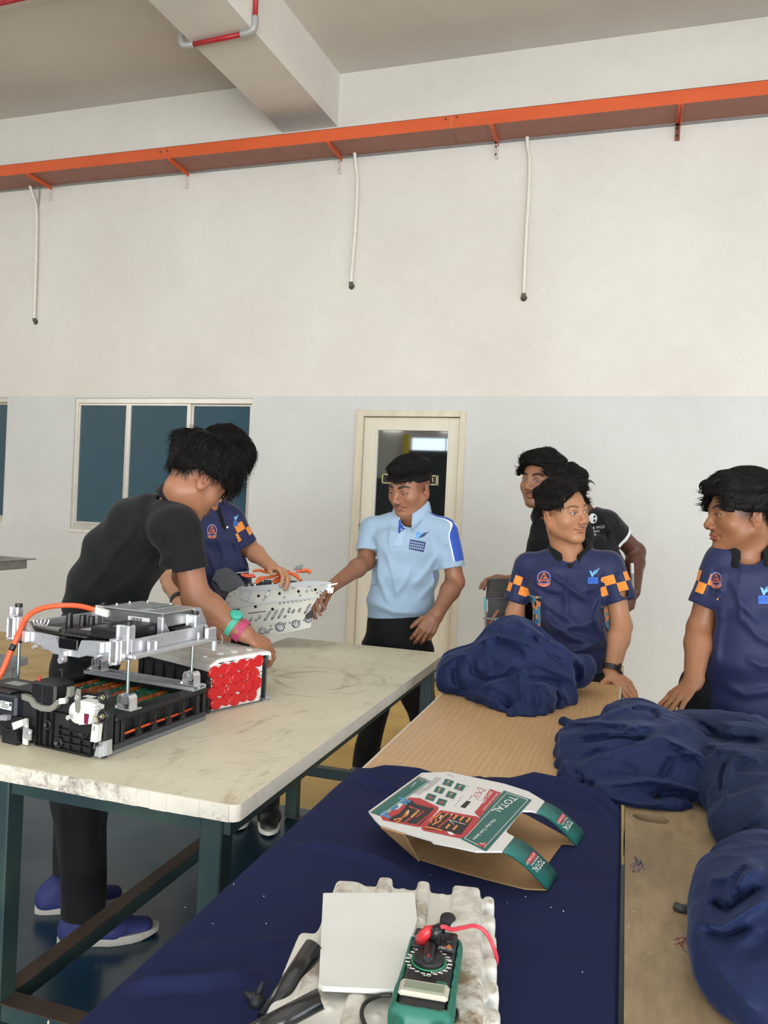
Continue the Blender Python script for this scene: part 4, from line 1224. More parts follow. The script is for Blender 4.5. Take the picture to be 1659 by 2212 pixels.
def finish_shirt(v, sleeves, fold=None, hem=None, amp=.0016, seed=0, ndir=(0, 0, 1), neck=None, wr=1.0):
    def fn(P):
        o = -amp*wr*aniso(P, ndir, 5, 26, 8, seed, warp=.8) - amp*.5*wav(P, 60, 6, seed+3)
        if fold is not None: o = o + fold(P)
        return o
    v.displace(fn, .025)
    for s in sleeves:
        a, b, ra, rb = s[:4]; a = np.array(a, float); b = np.array(b, float); d = unit(b-a)
        # cut the end and hollow the sleeve
        m = rb+.03
        sl = v.sl(b-m-.06, b+m+.06)
        if sl is None: continue
        X, Y, Z = v.co(sl); t = (X-b[0])*d[0]+(Y-b[1])*d[1]+(Z-b[2])*d[2]
        r = np.sqrt(np.maximum((X-b[0])**2+(Y-b[1])**2+(Z-b[2])**2-t*t, 0))
        ins = (r < rb*1.45)
        f = v.f[sl]; f = np.where(ins & (t > -.05), np.maximum(f, t), f)
        hol = np.maximum(r-(rb-.0105), -(t+.035))
        f = np.where(t > -.05, np.maximum(f, -hol), f)
        v.f[sl] = f.astype(np.float32)
    if hem is not None: v.half(hem[0], hem[1])
def sleeve_attr(V, sleeves, count=9):
    out = np.zeros((len(V), 3)); out[:, 1] = 9.0; out[:, 2] = 1
    for s in sleeves:
        a, b, ra, rb = s[:4]; a = np.array(a, float); b = np.array(b, float); d = unit(b-a); L = np.linalg.norm(b-a)
        P = V-b; t = P @ d; B = basis(d, up=CF)
        x, y = P @ B[:, 0], P @ B[:, 1]; r = np.hypot(x, y)
        m = (t > -L*.95) & (t < .02) & (r < ra*1.45)
        ang = (np.arctan2(y, x)/(2*math.pi)+1)*count
        out[m, 0] = ang[m]; out[m, 1] = -t[m]; out[m, 2] = 1
    return out
def collar(c, F, U, root, m, r0=.064, r1=.066, ht=.032, fall=.042, open_=.62, tip=.030, drop=.030, sx=1.0, name='collar', n=44, lift=0.0):
    """folded polo collar round the neck: c centre of the neck base; open_ half angle of the front opening (radians)"""
    fr = Fr(c, F, U); V = []; rows = 9
    th = np.linspace(open_, 2*math.pi-open_, n)
    for i, a in enumerate(th):
        e = min(i, n-1-i)/(n-1)*2; fe = math.exp(-e*6)          # 1 at the front ends
        ca, sa = math.cos(a), math.sin(a)
        front = max(0, ca)
        z0 = -drop*front + lift*(1-front)
        def pt(r, z): return fr(-sa*r*sx, ca*r, z)
        r_in, r_out = r0, r0+.006
        hh = ht*(1-.55*fe)
        tipx = tip*fe
        prof = [(r_in, z0-.012), (r_in-.001, z0+hh*.6), (r_in+.002, z0+hh), (r_in+.0055, z0+hh+.0015), (r_out+.004, z0+hh-.002),
                (r_out+.011, z0+hh-.55*fall-tipx*.4), (r_out+.017+.004*fe, z0+hh-fall-tipx), (r_out+.014+.004*fe, z0+hh-fall-tipx+.0005), (r_out+.006, z0+hh-.5*fall)]
        V += [pt(r, z) for r, z in prof]
    F_ = [(i*rows+j, i*rows+j+1, (i+1)*rows+j+1, (i+1)*rows+j) for i in range(n-1) for j in range(rows-1)]
    o = pmesh(name, V, F_, m, root, True)
    s = o.modifiers.new('thickness', 'SOLIDIFY'); s.thickness = .0022; s.offset = 0
    return o
def trousers(root, hips, waist, legs, m=TROUSER, h=.009, name='trousers', fold=None):
    """hips: (centre, half width, half depth, side), waist likewise; legs: list of [hip, knee, ankle] with radii"""
    P = [np.array(p) for l in legs for p in l[0]]+[np.array(waist[0])+.2, np.array(waist[0])-.2]
    lo = np.min(P, 0)-.12; hi = np.max(P, 0)+.12
    v = Vol(lo, hi, h); side = hips[3]
    v.cap(hips[0], waist[0], hips[1], waist[1], side=side, ea=hips[2]/hips[1], eb=waist[2]/waist[1], k=.03, r3=.03)
    for pts, rr in legs:
        for (a, b), (ra, rb) in zip(zip(pts[:-1], pts[1:]), zip(rr[:-1], rr[1:])): v.cap(a, b, ra, rb, k=.05)
    def fn(P_):
        o = -.0035*wav(P_*np.array([1, 1, .8]), 26, 8, 3)
        if fold: o = o+fold(P_)
        return o
    v.displace(fn, .04)
    for pts, rr in legs:
        v.half(np.array(pts[-1])+np.array([0, 0, -rr[-1]*.2]), (0, 0, -1)) if False else None
    V, F = v.mesh(1)
    return pmesh(name, V, F, m, root, True)
def shoe(root, heel, toe, label=None, m=None, sole=None, logo=None, w=.045, ht=.075, name='shoe'):
    heel = np.array(heel, float); toe = np.array(toe, float); heel[2] = toe[2] = 0; d = unit(toe-heel); L = np.linalg.norm(toe-heel); s = np.array([d[1], -d[0], 0])
    v = Vol(np.minimum(heel, toe)-.08+np.array([0, 0, .06]), np.maximum(heel, toe)+np.array([.08, .08, .14]), .004)
    Z = lambda t, z, x=0: heel+d*t*L+s*x+np.array([0, 0, z])
    v.cap(Z(.12, .055), Z(.2, .08), .036, .034, side=s, ea=1, k=0)
    v.cap(Z(.12, .035), Z(.55, .033), w*.8, w*.95, side=s, ea=.8, eb=.7, k=.03); v.cap(Z(.55, .034), Z(.87, .028), w*.95, w*.72, side=s, ea=.62, eb=.62, k=.03)
    v.cap(Z(.22, .075), Z(.6, .045), .033, .03, side=s, ea=.8, k=.03)
    v.half(Z(0, .02), (0, 0, -1))
    V, F = v.mesh(1); o = pmesh(name, V, F, m, root, True)
    if label: o['label'] = label
    # sole
    n = 28; P = []
    for i in range(n):
        a = 2*math.pi*i/n; x = math.cos(a); y = math.sin(a)
        ww = w*(.80 if x < -.2 else 1.0+.1*math.sin(max(0, x)*2.5)); P.append(((.5+.52*x)*L, y*ww))
    V = []; 
    for z, e in ((.003, .0), (.0, -.004), (.012, .003), (.027, .0)): V += [heel+d*(p[0])+s*p[1]*(1+e*10)+np.array([0, 0, z + (.012*max(0, p[0]/L-.8)/.2 if z < .01 else 0)]) for p in P]
    order = [1, 0, 2, 3]; rows = [V[i*n:(i+1)*n] for i in order]
    VV = np.array([v_ for r_ in rows for v_ in r_]); FF = [(i*n+j, i*n+(j+1) % n, (i+1)*n+(j+1) % n, (i+1)*n+j) for i in range(3) for j in range(n)]+[tuple(range(n))[::-1], tuple(range(3*n, 4*n))]
    pmesh('sole', VV, FF, sole, o, False)
    return o
def person(label, loc):
    return thing('person', label, 'person', (loc[0], loc[1], 0))
def body(root, parts, skin, paint):
    """parts: list of (V, F); one mesh; paint(V) -> (red, dark)"""
    V, F = join(parts); me_o = pmesh('body', V, F, skin, root, True)
    red, dk = paint(V); z = np.zeros(len(V)); set_attr(me_o.data, 'paint', np.stack([red, dk, z], 1))
    return me_o
def inner(torso, legs, h=.014):
    """the part of the body hidden under the clothes"""
    P = [np.array(p) for l in legs for p in l[0]]+[np.array(c) for c, a, b in torso]
    v = Vol(np.min(P, 0)-.2, np.max(P, 0)+.2, h)
    for (c0, a0, b0), (c1, a1, b1) in zip(torso[:-1], torso[1:]): v.cap(c0, c1, a0*.74, a1*.74, side=CR, ea=b0/a0, eb=b1/a1, k=.03, r3=.03)
    for pts, rr in legs:
        for (a, b), (ra, rb) in zip(zip(pts[:-1], pts[1:]), zip(rr[:-1], rr[1:])): v.cap(a, b, ra*.72, rb*.62, k=.03)
    return v.mesh()
def wristband(root, at_, d, r, w, m, name='wristband', ea=.82, side=None, th=.004):
    B = basis(d, up=side if side is not None else (0, 0, 1)); V = []; n = 32; prof = [(r, -w/2), (r+th, -w/2), (r+th, w/2), (r, w/2)]
    for i in range(n):
        a = 2*math.pi*i/n
        for rr, z in prof: V.append(np.array(at_)+B[:, 0]*math.cos(a)*rr*ea+B[:, 1]*math.sin(a)*rr+B[:, 2]*z)
    F_ = [(i*4+j, i*4+(j+1) % 4, ((i+1) % n)*4+(j+1) % 4, ((i+1) % n)*4+j) for i in range(n) for j in range(4)]
    return pmesh(name, V, F_, m, root, False), B
def head_at(px, py, y, alpha, pitch, roll=0.0, scale=1.0):
    """px, py: the point between the eyes in the photo, y: its distance to the far-wall axis"""
    F = facing(alpha, pitch); fr = Fr((0, 0, 0), F, scale=scale, roll=math.radians(roll))
    fr.c = ony(px, py, y) - fr.F*.084*scale
    return fr
def make_head(root, fr, neck, hair, skinparts, neck_r=.056, fat=0.0, lid=.0045, look=0, h=.0022, gaze=(0, 1, 0), eyes_on=True, **kw):
    """hair: dict(front, side, back, thick(q), flow(q), n, length, width)"""
    v = head_field(fr, neck, neck_r, h, fat, lid, look, **kw)
    skinparts.append(v.mesh(0))
    def line(q):
        s, f = q[:, 0], q[:, 1]; a = np.abs(s)
        fr_ = hair['front'](s); sd = hair['side'] if not callable(hair['side']) else hair['side'](q)
        w = smooth01((f-.012)/.045)                       # 1 at the front
        mid = sd + (fr_-sd)*w*smooth01((.078-a)/.020) if not hair.get('square') else np.where(f > .02, fr_, sd)
        wb = smooth01((-.035-f)/.04)
        return mid*(1-wb)+hair['back']*wb
    def T(q):
        L = line(q); ed = hair.get('edge', .016)+.020*smooth01((.045-q[:, 1])/.03); e = smooth01((q[:, 2]-L)/ed+.5)
        side = .50+.50*smooth01((q[:, 2]-.02)/.055); side = np.where(q[:, 1] > .055, 1, side)
        return hair['thick'](q)*e*side - .012*(1-e)
    hv = hair_field(v, fr, T)
    fl = hair.get('grain', (0, 1, 0))
    def fn(P):
        q = fr.loc(P)
        return -hair.get('amp', .0022)*aniso(q, fl, 14, 120, 8, 5, warp=.9) - hair.get('amp2', .002)*wav(q, 42, 6, 9)
    hv.displace(fn, .012)
    V, F = hv.mesh(0)
    st = strands(V, F, fr, hair.get('n', 1500), hair['flow'], hair.get('length', .032), hair.get('width', .0012), 3, hair.get('lift', .04), (lambda q: T(q) > .0055), hair.get('jit', .16))
    if st is not None: V, F = join([(V, F), st])
    if 'extra' in hair:
        V, F = join([(V, F), hair['extra'](fr)])
    pmesh('hair', V, F, HAIRM, root, True)
    if eyes_on: eyes(fr, root, gaze)
    fo = hair.get('fade', .6); fw = hair.get('fadew', .045)
    def fade(q):
        L = line(q); m = smooth01((q[:, 2]-(L-fw))/fw)*(q[:, 1] < .045+.0*q[:, 2])*smooth01((.055-q[:, 1])/.02)
        m = m*(q[:, 2] > -.07); ear = (np.abs(q[:, 0]) > .0795)
        return fo*m*(~ear)
    return fade, v
def tuft(pts, r, n=5):
    """a tapered lock of hair through pts"""
    P = spline(pts, 5); m = len(P); R = r*(1-np.linspace(0, 1, m))**.7+.0002
    b = MB().tube(P, R, n, cap=False); V = np.array(b.V); F = np.array(b.F); return V, F
def locks(fr, specs):
    return join([tuft([fr(*p) for p in pts], r*fr.k) for pts, r in specs])
def logo_navy_left(tree, cx, cy, s, root, slim=1.0):
    """round crest: triangle in a blue ring over an orange ribbon"""
    ringo = [(cx+math.cos(a)*15*s*slim, cy+math.sin(a)*15*s) for a in np.linspace(0, 2*math.pi, 28, endpoint=False)]
    OR = mat('print_orange', 'c96a44', .6); BL = mat('print_blue', '5470b8', .6); NV = mat('print_navy', '1b2044', .6)
    e = decal(tree, ringo, BL, 'crest_print', root, .0010, 6)
    if e is None: return
    decal(tree, [(cx+math.cos(a)*13.2*s*slim, cy+math.sin(a)*13.2*s) for a in np.linspace(0, 2*math.pi, 28, endpoint=False)], OR, 'crest_ring', root, .0014, 6)
    decal(tree, [(cx+math.cos(a)*12.2*s*slim, cy+math.sin(a)*12.2*s) for a in np.linspace(0, 2*math.pi, 28, endpoint=False)], NV, 'crest_field', root, .0018, 6)
    T = [(cx, cy-12*s), (cx+11*s*slim, cy+7*s), (cx-11*s*slim, cy+7*s)]
    decal(tree, T, OR, 'crest_triangle', root, .0022, 6)
    decal(tree, [(cx, cy-7.5*s), (cx+7.6*s*slim, cy+5*s), (cx-7.6*s*slim, cy+5*s)], NV, 'crest_inner', root, .0026, 6)
    decal(tree, [(cx-4*s*slim, cy+4*s), (cx+1*s*slim, cy-2*s), (cx+4*s*slim, cy-3*s), (cx+2*s*slim, cy+1*s), (cx+5*s*slim, cy+3*s), (cx-1*s*slim, cy+2*s)], OR, 'crest_bird', root, .0030, 6)
    rb = [(cx-14*s*slim, cy+10*s), (cx-9*s*slim, cy+13*s), (cx, cy+15*s), (cx+9*s*slim, cy+13*s), (cx+14*s*slim, cy+9*s), (cx+13*s*slim, cy+14*s), (cx+8*s*slim, cy+18*s), (cx, cy+20*s), (cx-8*s*slim, cy+18*s), (cx-13*s*slim, cy+15*s)]
    decal(tree, rb, OR, 'crest_ribbon', root, .0026, 6)
def logo_navy_right(tree, cx, cy, s, root, slim=1.0):
    LB = mat('print_light_blue', '6aa7d8', .6); MBL = mat('print_mid_blue', '2f66c0', .6)
    decal(tree, [(cx-11*s*slim, cy+3*s), (cx+11*s*slim, cy+3*s), (cx+11*s*slim, cy+17*s), (cx-11*s*slim, cy+17*s)], MBL, 'badge_print', root, .0010, 6)
    for k in range(5):
        x = cx+(-9+k*3.8)*s*slim
        decal(tree, [(x, cy+5*s), (x+2*s*slim, cy+5*s), (x+2*s*slim, cy+14*s), (x, cy+14*s)], mat('print_badge_text', '1f4aa0', .6), 'badge_stripe', root, .0014, 9)
    decal(tree, [(cx-8*s*slim, cy-12*s), (cx-3*s*slim, cy-10*s), (cx-1*s*slim, cy-5*s), (cx+3*s*slim, cy-13*s), (cx+5*s*slim, cy-13*s), (cx, cy+2*s), (cx-3*s*slim, cy+2*s), (cx-6*s*slim, cy-6*s)], LB, 'badge_mark', root, .0014, 6)
    for k in range(3):
        decal(tree, [(cx+(1+k*2)*s*slim, cy-3*s-k*s), (cx+(8+k*3)*s*slim, cy-14*s-k*2*s), (cx+(9+k*3)*s*slim, cy-14*s-k*2*s), (cx+(2.2+k*2)*s*slim, cy-2*s-k*s)], LB, 'badge_swoosh', root, .0014, 8)
def buttons(tree, pts, root, r=.0055):
    for px, py in pts:
        h = hit(tree, px, py)
        if h is None: continue
        m = MB().lathe([(.0005, 0), (r, 0), (r, .0014), (r*.75, .0022), (r*.6, .0016), (.0005, .0016)], h[0]-h[1]*.0005, h[1] if np.dot(h[1], CF) < 0 else -h[1], 14)
        m.build('button', BTN, root)
# ================================================================ man in navy polo leaning on the desk (centre right)
def person_center():
    Y = 3.22
    root = person('man in navy polo with orange checked sleeves leaning one hand on the desk, looking right', (-.22, 3.25))
    fr = head_at(1253, 1107, 3.11, 32, 2, -8, 1.05)
    neck = ony(1231, 1204, Y)
    parts = []
    def thick(q):
        s, f, u = q[:, 0], q[:, 1], q[:, 2]
        return .017+.010*smooth01((u-.05)/.05)+.005*smooth01((f-.02)/.06)*smooth01((u-.06)/.04)
    def flow(q): return np.stack([np.where(q[:, 0] > .03, .5, -.7), .5+0*q[:, 0], np.where(q[:, 0] > .03, -.8, .05)], 1)
    hair = dict(front=lambda s: .080-.52*np.maximum(s-.005, 0)-.35*np.maximum(-s-.035, 0), side=.016, back=-.015, thick=thick, flow=flow, n=2400, length=.024, width=.0014, lift=.03, jit=.12, fade=.5, fadew=.035,
                grain=(1, .3, 0), amp=.0026, extra=lambda fr: locks(fr, [(((-.03+.006*i, .07-.004*i, .105-.002*i), (-.055, .085-.006*i, .112+.002*(i % 3)), (-.085-.003*(i % 4), .085-.01*i, .108+.006*(i % 3-1)), (-.100-.004*(i % 3), .075-.012*i, .098+.007*(i % 4-1))), .0022) for i in range(9)]
                 + [(((-.01+.005*i, .082, .098-.003*i), (.022+.004*i, .090-.002*i, .082-.004*i), (.046+.003*i, .080-.005*i, .062-.005*i), (.062+.001*i, .062-.008*i, .044-.004*i)), .0045) for i in range(6)]))
    fade, hv = make_head(root, fr, neck, hair, parts, neck_r=.060, fat=.008, lid=.0038, gaze=(-.22, 1, .0), h=.0020)
    # arms
    shL, shR = ony(1134, 1222, Y), ony(1319, 1222, Y)
    a = arm_field(shL, ony(1112, 1325, Y-.02), ony(1108, 1398, Y-.10), hd=(0, -.3, -1), fat=.88, hargs=dict(d=(.25, -.6, -.45), n=(-.3, -.3, .9), thumb_side=1, curls=(.3, .3, .4, .4)))
    parts.append(a.mesh())
    wr = ony(1322, 1452, 3.06); hb = ony(1332, 1490, 3.0)
    b = arm_field(shR, ony(1342, 1352, 3.18), wr, hd=hb-wr, fat=.96, r=(.050, .043, .041, .029), h=.0026,
                  hargs=dict(d=unit(ony(1362, 1508, 2.99)-ony(1322, 1466, 3.05)), n=unit(np.array([.10, -.42, .85])), thumb_side=-1, curls=(.18, .22, .30, .42), spread=.06, thumb=(1.25, .15, .15), size=.98))
    parts.append(b.mesh())
    st = [(ony(1240, 1470, Y+.01), .142, .105), (ony(1240, 1410, Y), .146, .112), (ony(1236, 1340, Y), .150, .116), (ony(1229, 1268, Y), .166, .112), (ony(1229, 1232, Y), .165, .10)]
    sl = [(ony(1137, 1224, Y), ony(1113, 1300, Y-.01), .054, .053, .03), (ony(1317, 1224, Y), ony(1342, 1300, Y-.02), .058, .067, .03)]
    V = shirt_field(st, CR, (ony(1146, 1221, Y), ony(1310, 1221, Y)), h=.0042, yoke=.046, neck=ony(1230, 1203, Y), k=.04, sleeves=sl, neck_r=.066)
    fold = px_fold([([(1180, 1235), (1225, 1265), (1270, 1300)], 0.0075, 6), ([(1160, 1290), (1200, 1320), (1250, 1350)], 0.0060, 8), ([(1165, 1330), (1230, 1375), (1290, 1395)], 0.0090, 9), ([(1300, 1290), (1285, 1330), (1295, 1370)], 0.0090, 6),
                    ([(1312, 1240), (1290, 1265), (1262, 1278)], 0.0060, 6), ([(1150, 1262), (1180, 1282), (1215, 1290)], -0.0060, 6), ([(1170, 1300), (1190, 1350), (1210, 1400)], 0.0060, 8), ([(1310, 1380), (1270, 1400), (1220, 1410)], 0.0090, 8), ([(1300, 1330), (1260, 1352), (1210, 1356)], 0.0060, 8), ([(1120, 1235), (1130, 1262), (1122, 1290)], -0.0060, 7), ([(1330, 1235), (1345, 1262), (1350, 1290)], -0.0060, 7), ([(1225, 1245), (1222, 1290), (1226, 1340)], 0.0045, 7)])
    finish_shirt(V, sl, fold, hem=(ony(1240, 1452, Y), (.15, 0, -1)), amp=.0022, seed=2, ndir=(.4, 0, -1), neck=None)
    # neck opening
    V.cap(neck+np.array([0, -.012, -.022]), neck+np.array([0, 0, .12]), .060, .080, mode='s', k=.012)
    v, f = V.mesh(1)
    so = pmesh('polo_shirt', v, f, NAVYSHIRT, root, True)
    set_attr(so.data, 'sleeve', sleeve_attr(v, sl, 9.0))
    q = (v-ony(1232, 1300, Y)) @ np.stack([CR, CF, CU], 1)
    side = (np.abs(q[:, 0])-.135)*10*((q[:, 2] < .04)) - .0 + np.where(q[:, 2] < .03, 0, -1)
    sm = sleeve_attr(v, sl, 9.0)[:, 1] < 8.5
    arm_out = (np.abs(q[:, 0]) > .185) | sm
    set_attr(so.data, 'panel', np.stack([np.where(arm_out, -1, side), side*0, side*0], 1))
    tr = bvh(v, f)
    col = collar(neck+np.array([0, .0, .028]), unit(np.array([.05, -1, 0])), (0, -.22, 1), root, BLACKCOL, r0=.068, ht=.036, fall=.052, open_=.42, tip=.016, drop=.036, sx=1.02, lift=.010)
    decal(tr, [(1222, 1196), (1250, 1196), (1244, 1212), (1237, 1222), (1233, 1234), (1228, 1230), (1222, 1208)], BLACKCOL, 'placket', root, .0016, 6)
    SK = mat('placket_edge', '1e2344', .6)
    decal(tr, [(1226, 1228), (1242, 1228), (1242, 1264), (1226, 1264)], NAVYSHIRT, 'placket_front', root, .0030, 8)
    buttons(tr, [(1222, 1204), (1234, 1245)], root)
    logo_navy_left(tr, 1175, 1248, 1.0, root)
    logo_navy_right(tr, 1281, 1244, 1.0, root)
    hips = (ony(1245, 1500, Y+.02), .135, .10, CR)
    legs = [([ony(1205, 1520, Y+.02), [-.34, Y+.05, .45], [-.36, Y+.1, .05]], (.085, .065, .055)), ([ony(1285, 1520, Y+.02), [-.10, Y+.03, .45], [-.08, Y+.06, .05]], (.085, .065, .055))]
    trousers(root, hips, (ony(1242, 1430, Y+.01), .128, .095), legs)
    SB_ = mat('black_shoe', '131314', .5); SO_ = mat('white_sole', 'c9c6bc', .6)
    for x in (-.36, -.08): shoe(root, (x, Y+.14, 0), (x+.02, Y-.12, 0), m=SB_, sole=SO_)
    parts.append(inner(st, legs))
    skin = skin_mat('skin_warm', 'a87858')
    def paint(P): return face_paint(fr, P, brow=.8, mous=.35, fade=fade, brow_th=.75, goatee=.12)
    body(root, parts, skin, paint)
    # watch
    wb, B = wristband(root, wr+np.array([0, 0, .012]), wr-ony(1347, 1352, 3.16), .0325, .020, mat('black_resin', '141416', .35), 'watch', ea=.9, side=CR)
    wb['label'] = 'black digital wristwatch'
    cpos = hit(bvh(*b.mesh()), 1336, 1449)
    p = ony(1338, 1449, 3.04); d = unit(CR*.75-CF*.6+CU*.1); up = unit(unit(wr-ony(1347, 1352, 3.16)))
    X = unit(np.cross(up, d)); Bx = np.stack([X, np.cross(d, X), d], 1)
    c = wr+np.array([0, 0, .012])+d*.034
    m = MB(); m.box(c, (.036, .038, .012), Bx, .005); m.build('watch_case', mat('black_resin', ''), wb)
    m = MB(); m.box(c+d*.0065, (.024, .022, .002), Bx, .001); m.build('watch_face', mat('gold_dial', 'b9a56a', .3, .5), wb)
    return root
person_center()
# ================================================================ man in light blue polo standing before the door
def blue_extra(t, k):
    p = t.new('ShaderNodeAttribute', attribute_name='panel'); pp = t.new('ShaderNodeSeparateColor'); t.L.new(p.outputs['Color'], pp.inputs[0])
    k = t.mix(t.math('GREATER_THAN', pp.outputs[0], -.0035), k, srgb('dfe6ee'))
    return t.mix(t.math('GREATER_THAN', pp.outputs[0], 0.0), k, srgb('2c4ea8'))
LBLUE = cloth_mat('light_blue_pique', '8ca3b8', rough=.75, sheen=.2, extra=blue_extra)
LBCOL = cloth_mat('light_blue_rib', '93aabf', rough=.8, sheen=.2)
def person_lightblue():
    Y = 3.36
    root = person('man in light blue polo with royal blue shoulder stripes standing before the door', (-.95, 3.45))
    fr = head_at(858, 1064, 3.27, -40, -16, 4, 1.10)
    neck = ony(889, 1113, Y+.01)
    parts = []
    def thick(q): return .005+.020*smooth01((q[:, 2]-.05)/.05)+.006*smooth01((q[:, 1]-.03)/.05)
    def flow(q): return np.stack([-.15+0*q[:, 0], .75+0*q[:, 0], -.25-.8*(q[:, 1] > .06)], 1)
    hair = dict(front=lambda s: .044+.0*s, side=.026, back=-.01, thick=thick, flow=flow, n=2600, length=.018, width=.0014, lift=.015, jit=.06, fade=.42, fadew=.055, grain=(0, 1, 0), amp=.0016, amp2=.001, edge=.010)
    fade, hv = make_head(root, fr, neck, hair, parts, neck_r=.058, fat=.003, lid=.0022, look=-1, gaze=(0, 1, -.5), h=.0021)
    shL, shR = ony(796, 1140, Y-.02), ony(968, 1148, Y+.02)
    wrL = ony(718, 1266, Y-.33)
    a = arm_field(shL, ony(791, 1213, Y-.06), wrL, hd=ony(680, 1300, Y-.42)-wrL, fat=.98, h=.0027, elx=None,
                  hargs=dict(d=unit(ony(682, 1298, Y-.40)-wrL), n=unit(np.array([-.25, .3, .85])), thumb_side=-1, curls=(.35, .4, .45, .5), spread=.05, thumb=(.7, .5, .3), size=.95))
    parts.append(a.mesh())
    wrR = ony(944, 1326, Y-.12)
    b = arm_field(shR, ony(983, 1257, Y+.03), wrR, hd=ony(905, 1385, Y-.2)-wrR, fat=.98, r=(.048, .043, .041, .029), h=.0027,
                  hargs=dict(d=unit(ony(905, 1388, Y-.18)-wrR), n=unit(np.array([.35, -.85, .25])), thumb_side=-1, curls=(.45, .5, .55, .65), spread=.05, thumb=(.55, .35, .35), size=1.05))
    parts.append(b.mesh())
    st = [(ony(862, 1345, Y+.02), .146, .105), (ony(864, 1300, Y+.01), .148, .110), (ony(873, 1240, Y), .146, .112), (ony(881, 1185, Y), .160, .110), (ony(884, 1158, Y), .160, .10)]
    sl = [(ony(800, 1142, Y-.02), ony(792, 1192, Y-.06), .052, .050, .03), (ony(962, 1149, Y+.02), ony(976, 1226, Y+.02), .056, .060, .03)]
    V = shirt_field(st, unit(CR+.15*CF), (ony(812, 1139, Y-.02), ony(952, 1142, Y+.02)), h=.0042, yoke=.046, neck=ony(889, 1120, Y), k=.04, sleeves=sl, neck_r=.064)
    fold = px_fold([([(830, 1180), (850, 1240), (860, 1300)], .005, 6), ([(950, 1190), (925, 1230), (890, 1270)], .006, 7), ([(955, 1230), (935, 1265), (900, 1300)], .005, 7), ([(815, 1240), (830, 1280), (845, 1310)], .005, 6), ([(890, 1225), (870, 1265), (850, 1290)], .004, 6),
                    ([(800, 1300), (850, 1322), (910, 1325)], .006, 7), ([(960, 1175), (968, 1200), (965, 1225)], -.005, 6), ([(800, 1160), (812, 1180), (812, 1200)], -.005, 5), ([(845, 1128), (842, 1165), (843, 1200)], .003, 4)])
    finish_shirt(V, sl, fold, hem=(ony(862, 1331, Y), (.10, 0, -1)), amp=.0014, seed=4, ndir=(.2, 0, -1))
    V.cap(neck+np.array([0, -.02, -.030]), neck+np.array([0, 0, .12]), .058, .080, mode='s', k=.012)
    v, f = V.mesh(1)
    so = pmesh('polo_shirt', v, f, LBLUE, root, True)
    # royal blue panel over shoulder and sleeve: signed distance to a band around the shoulder line
    d = np.full(len(v), -1.0)
    for pts, w in (([ony(925, 1102, Y+.02), ony(962, 1128, Y+.02), ony(981, 1160, Y+.0), ony(992, 1213, Y)], .034), ([ony(840, 1110, Y+.05), ony(800, 1134, Y+.03), ony(780, 1163, Y)], .018)):
        for p, q in zip(pts[:-1], pts[1:]): dd, _ = segdist(v, p, q); d = np.maximum(d, w-dd)
    cuff = sleeve_attr(v, sl, 1)[:, 1]; d = np.where(cuff < .022, -1, d)
    set_attr(so.data, 'panel', np.stack([d, d*0, d*0], 1))
    tr = bvh(v, f)
    collar(neck+np.array([0, 0, .018]), unit(facing(-22)), unit(np.array([-.02, -.25, 1])), root, LBCOL, r0=.066, ht=.036, fall=.050, open_=.36, tip=.020, drop=.034, sx=1.02, lift=.012)
    RB = cloth_mat('royal_blue_placket', '2b4796')
    decal(tr, [(862, 1117), (882, 1135), (872, 1146), (866, 1158), (860, 1150)], RB, 'placket', root, .0016, 6)
    decal(tr, [(866, 1148), (880, 1140), (868, 1180), (848, 1180), (858, 1158)], LBCOL, 'placket_front', root, .0028, 6)
    buttons(tr, [(867, 1144), (861, 1160)], root, .0045)
    NV = mat('print_dark_navy', '27305f', .6); LB = mat('print_sky_blue', '5f9bcd', .6)
    decal(tr, [(886, 1165), (920, 1171), (915, 1193), (883, 1186)], NV, 'badge_print', root, .0010, 6)
    for i in range(7):
        for j in range(3):
            x = 887.5+i*4.3-j*.9; y = 1169+j*5.6+i*.75
            decal(tr, [(x, y), (x+2.9, y+.5), (x+2.2, y+3.6), (x-.5, y+3.1)], LBCOL, 'badge_stripe', root, .0016, 9)
    decal(tr, [(898, 1152), (903, 1148), (909, 1149), (912, 1153), (906, 1160), (904, 1166), (899, 1163)], LB, 'badge_mark', root, .0012, 6)
    for k in range(3): decal(tr, [(905+k*4, 1161-k*1.5), (914+k*4, 1152-k), (921+k*4, 1149.5-k*.5), (914+k*4, 1154-k), (907+k*4, 1163-k*1.5)], NV, 'badge_swoosh', root, .0015, 8)
    hips = (ony(856, 1385, Y+.03), .140, .11, CR); waist = (ony(860, 1318, Y+.02), .138, .10)
    fL, fR = onz(797, 1655, .05), onz(905, 1600, .05)
    fR = np.array([-.80, 3.62, .05])
    legs = [([ony(822, 1410, Y+.03), [-1.08, 3.52, .50], [-1.20, 3.66, .07]], (.088, .066, .056)), ([ony(893, 1410, Y+.03), [-.90, 3.50, .50], fR], (.090, .068, .058))]
    trousers(root, hips, waist, legs, fold=px_fold([([(786, 1380), (800, 1420)], .006, 8), ([(790, 1545), (815, 1550)], .012, 6), ([(785, 1610), (820, 1625)], .014, 7), ([(870, 1500), (910, 1510)], .012, 6), ([(868, 1470), (915, 1465)], -.010, 6)]))
    GS = mat('grey_knit_shoe', '6f7276', .8, noise=.4, nscale=90); WS = mat('white_sole', 'c9c6bc', .6)
    shoe(root, (-1.17, 3.74, 0), (-1.25, 3.50, 0), m=GS, sole=WS)
    shoe(root, (-.79, 3.72, 0), (-.82, 3.46, 0), m=GS, sole=WS)
    parts.append(inner(st, legs))
    skin = skin_mat('skin_tan', '96684f')
    def paint(P): return face_paint(fr, P, brow=1.0, mous=.6, fade=fade, brow_th=1.15, chinst=.25)
    body(root, parts, skin, paint)
    return root
person_lightblue()
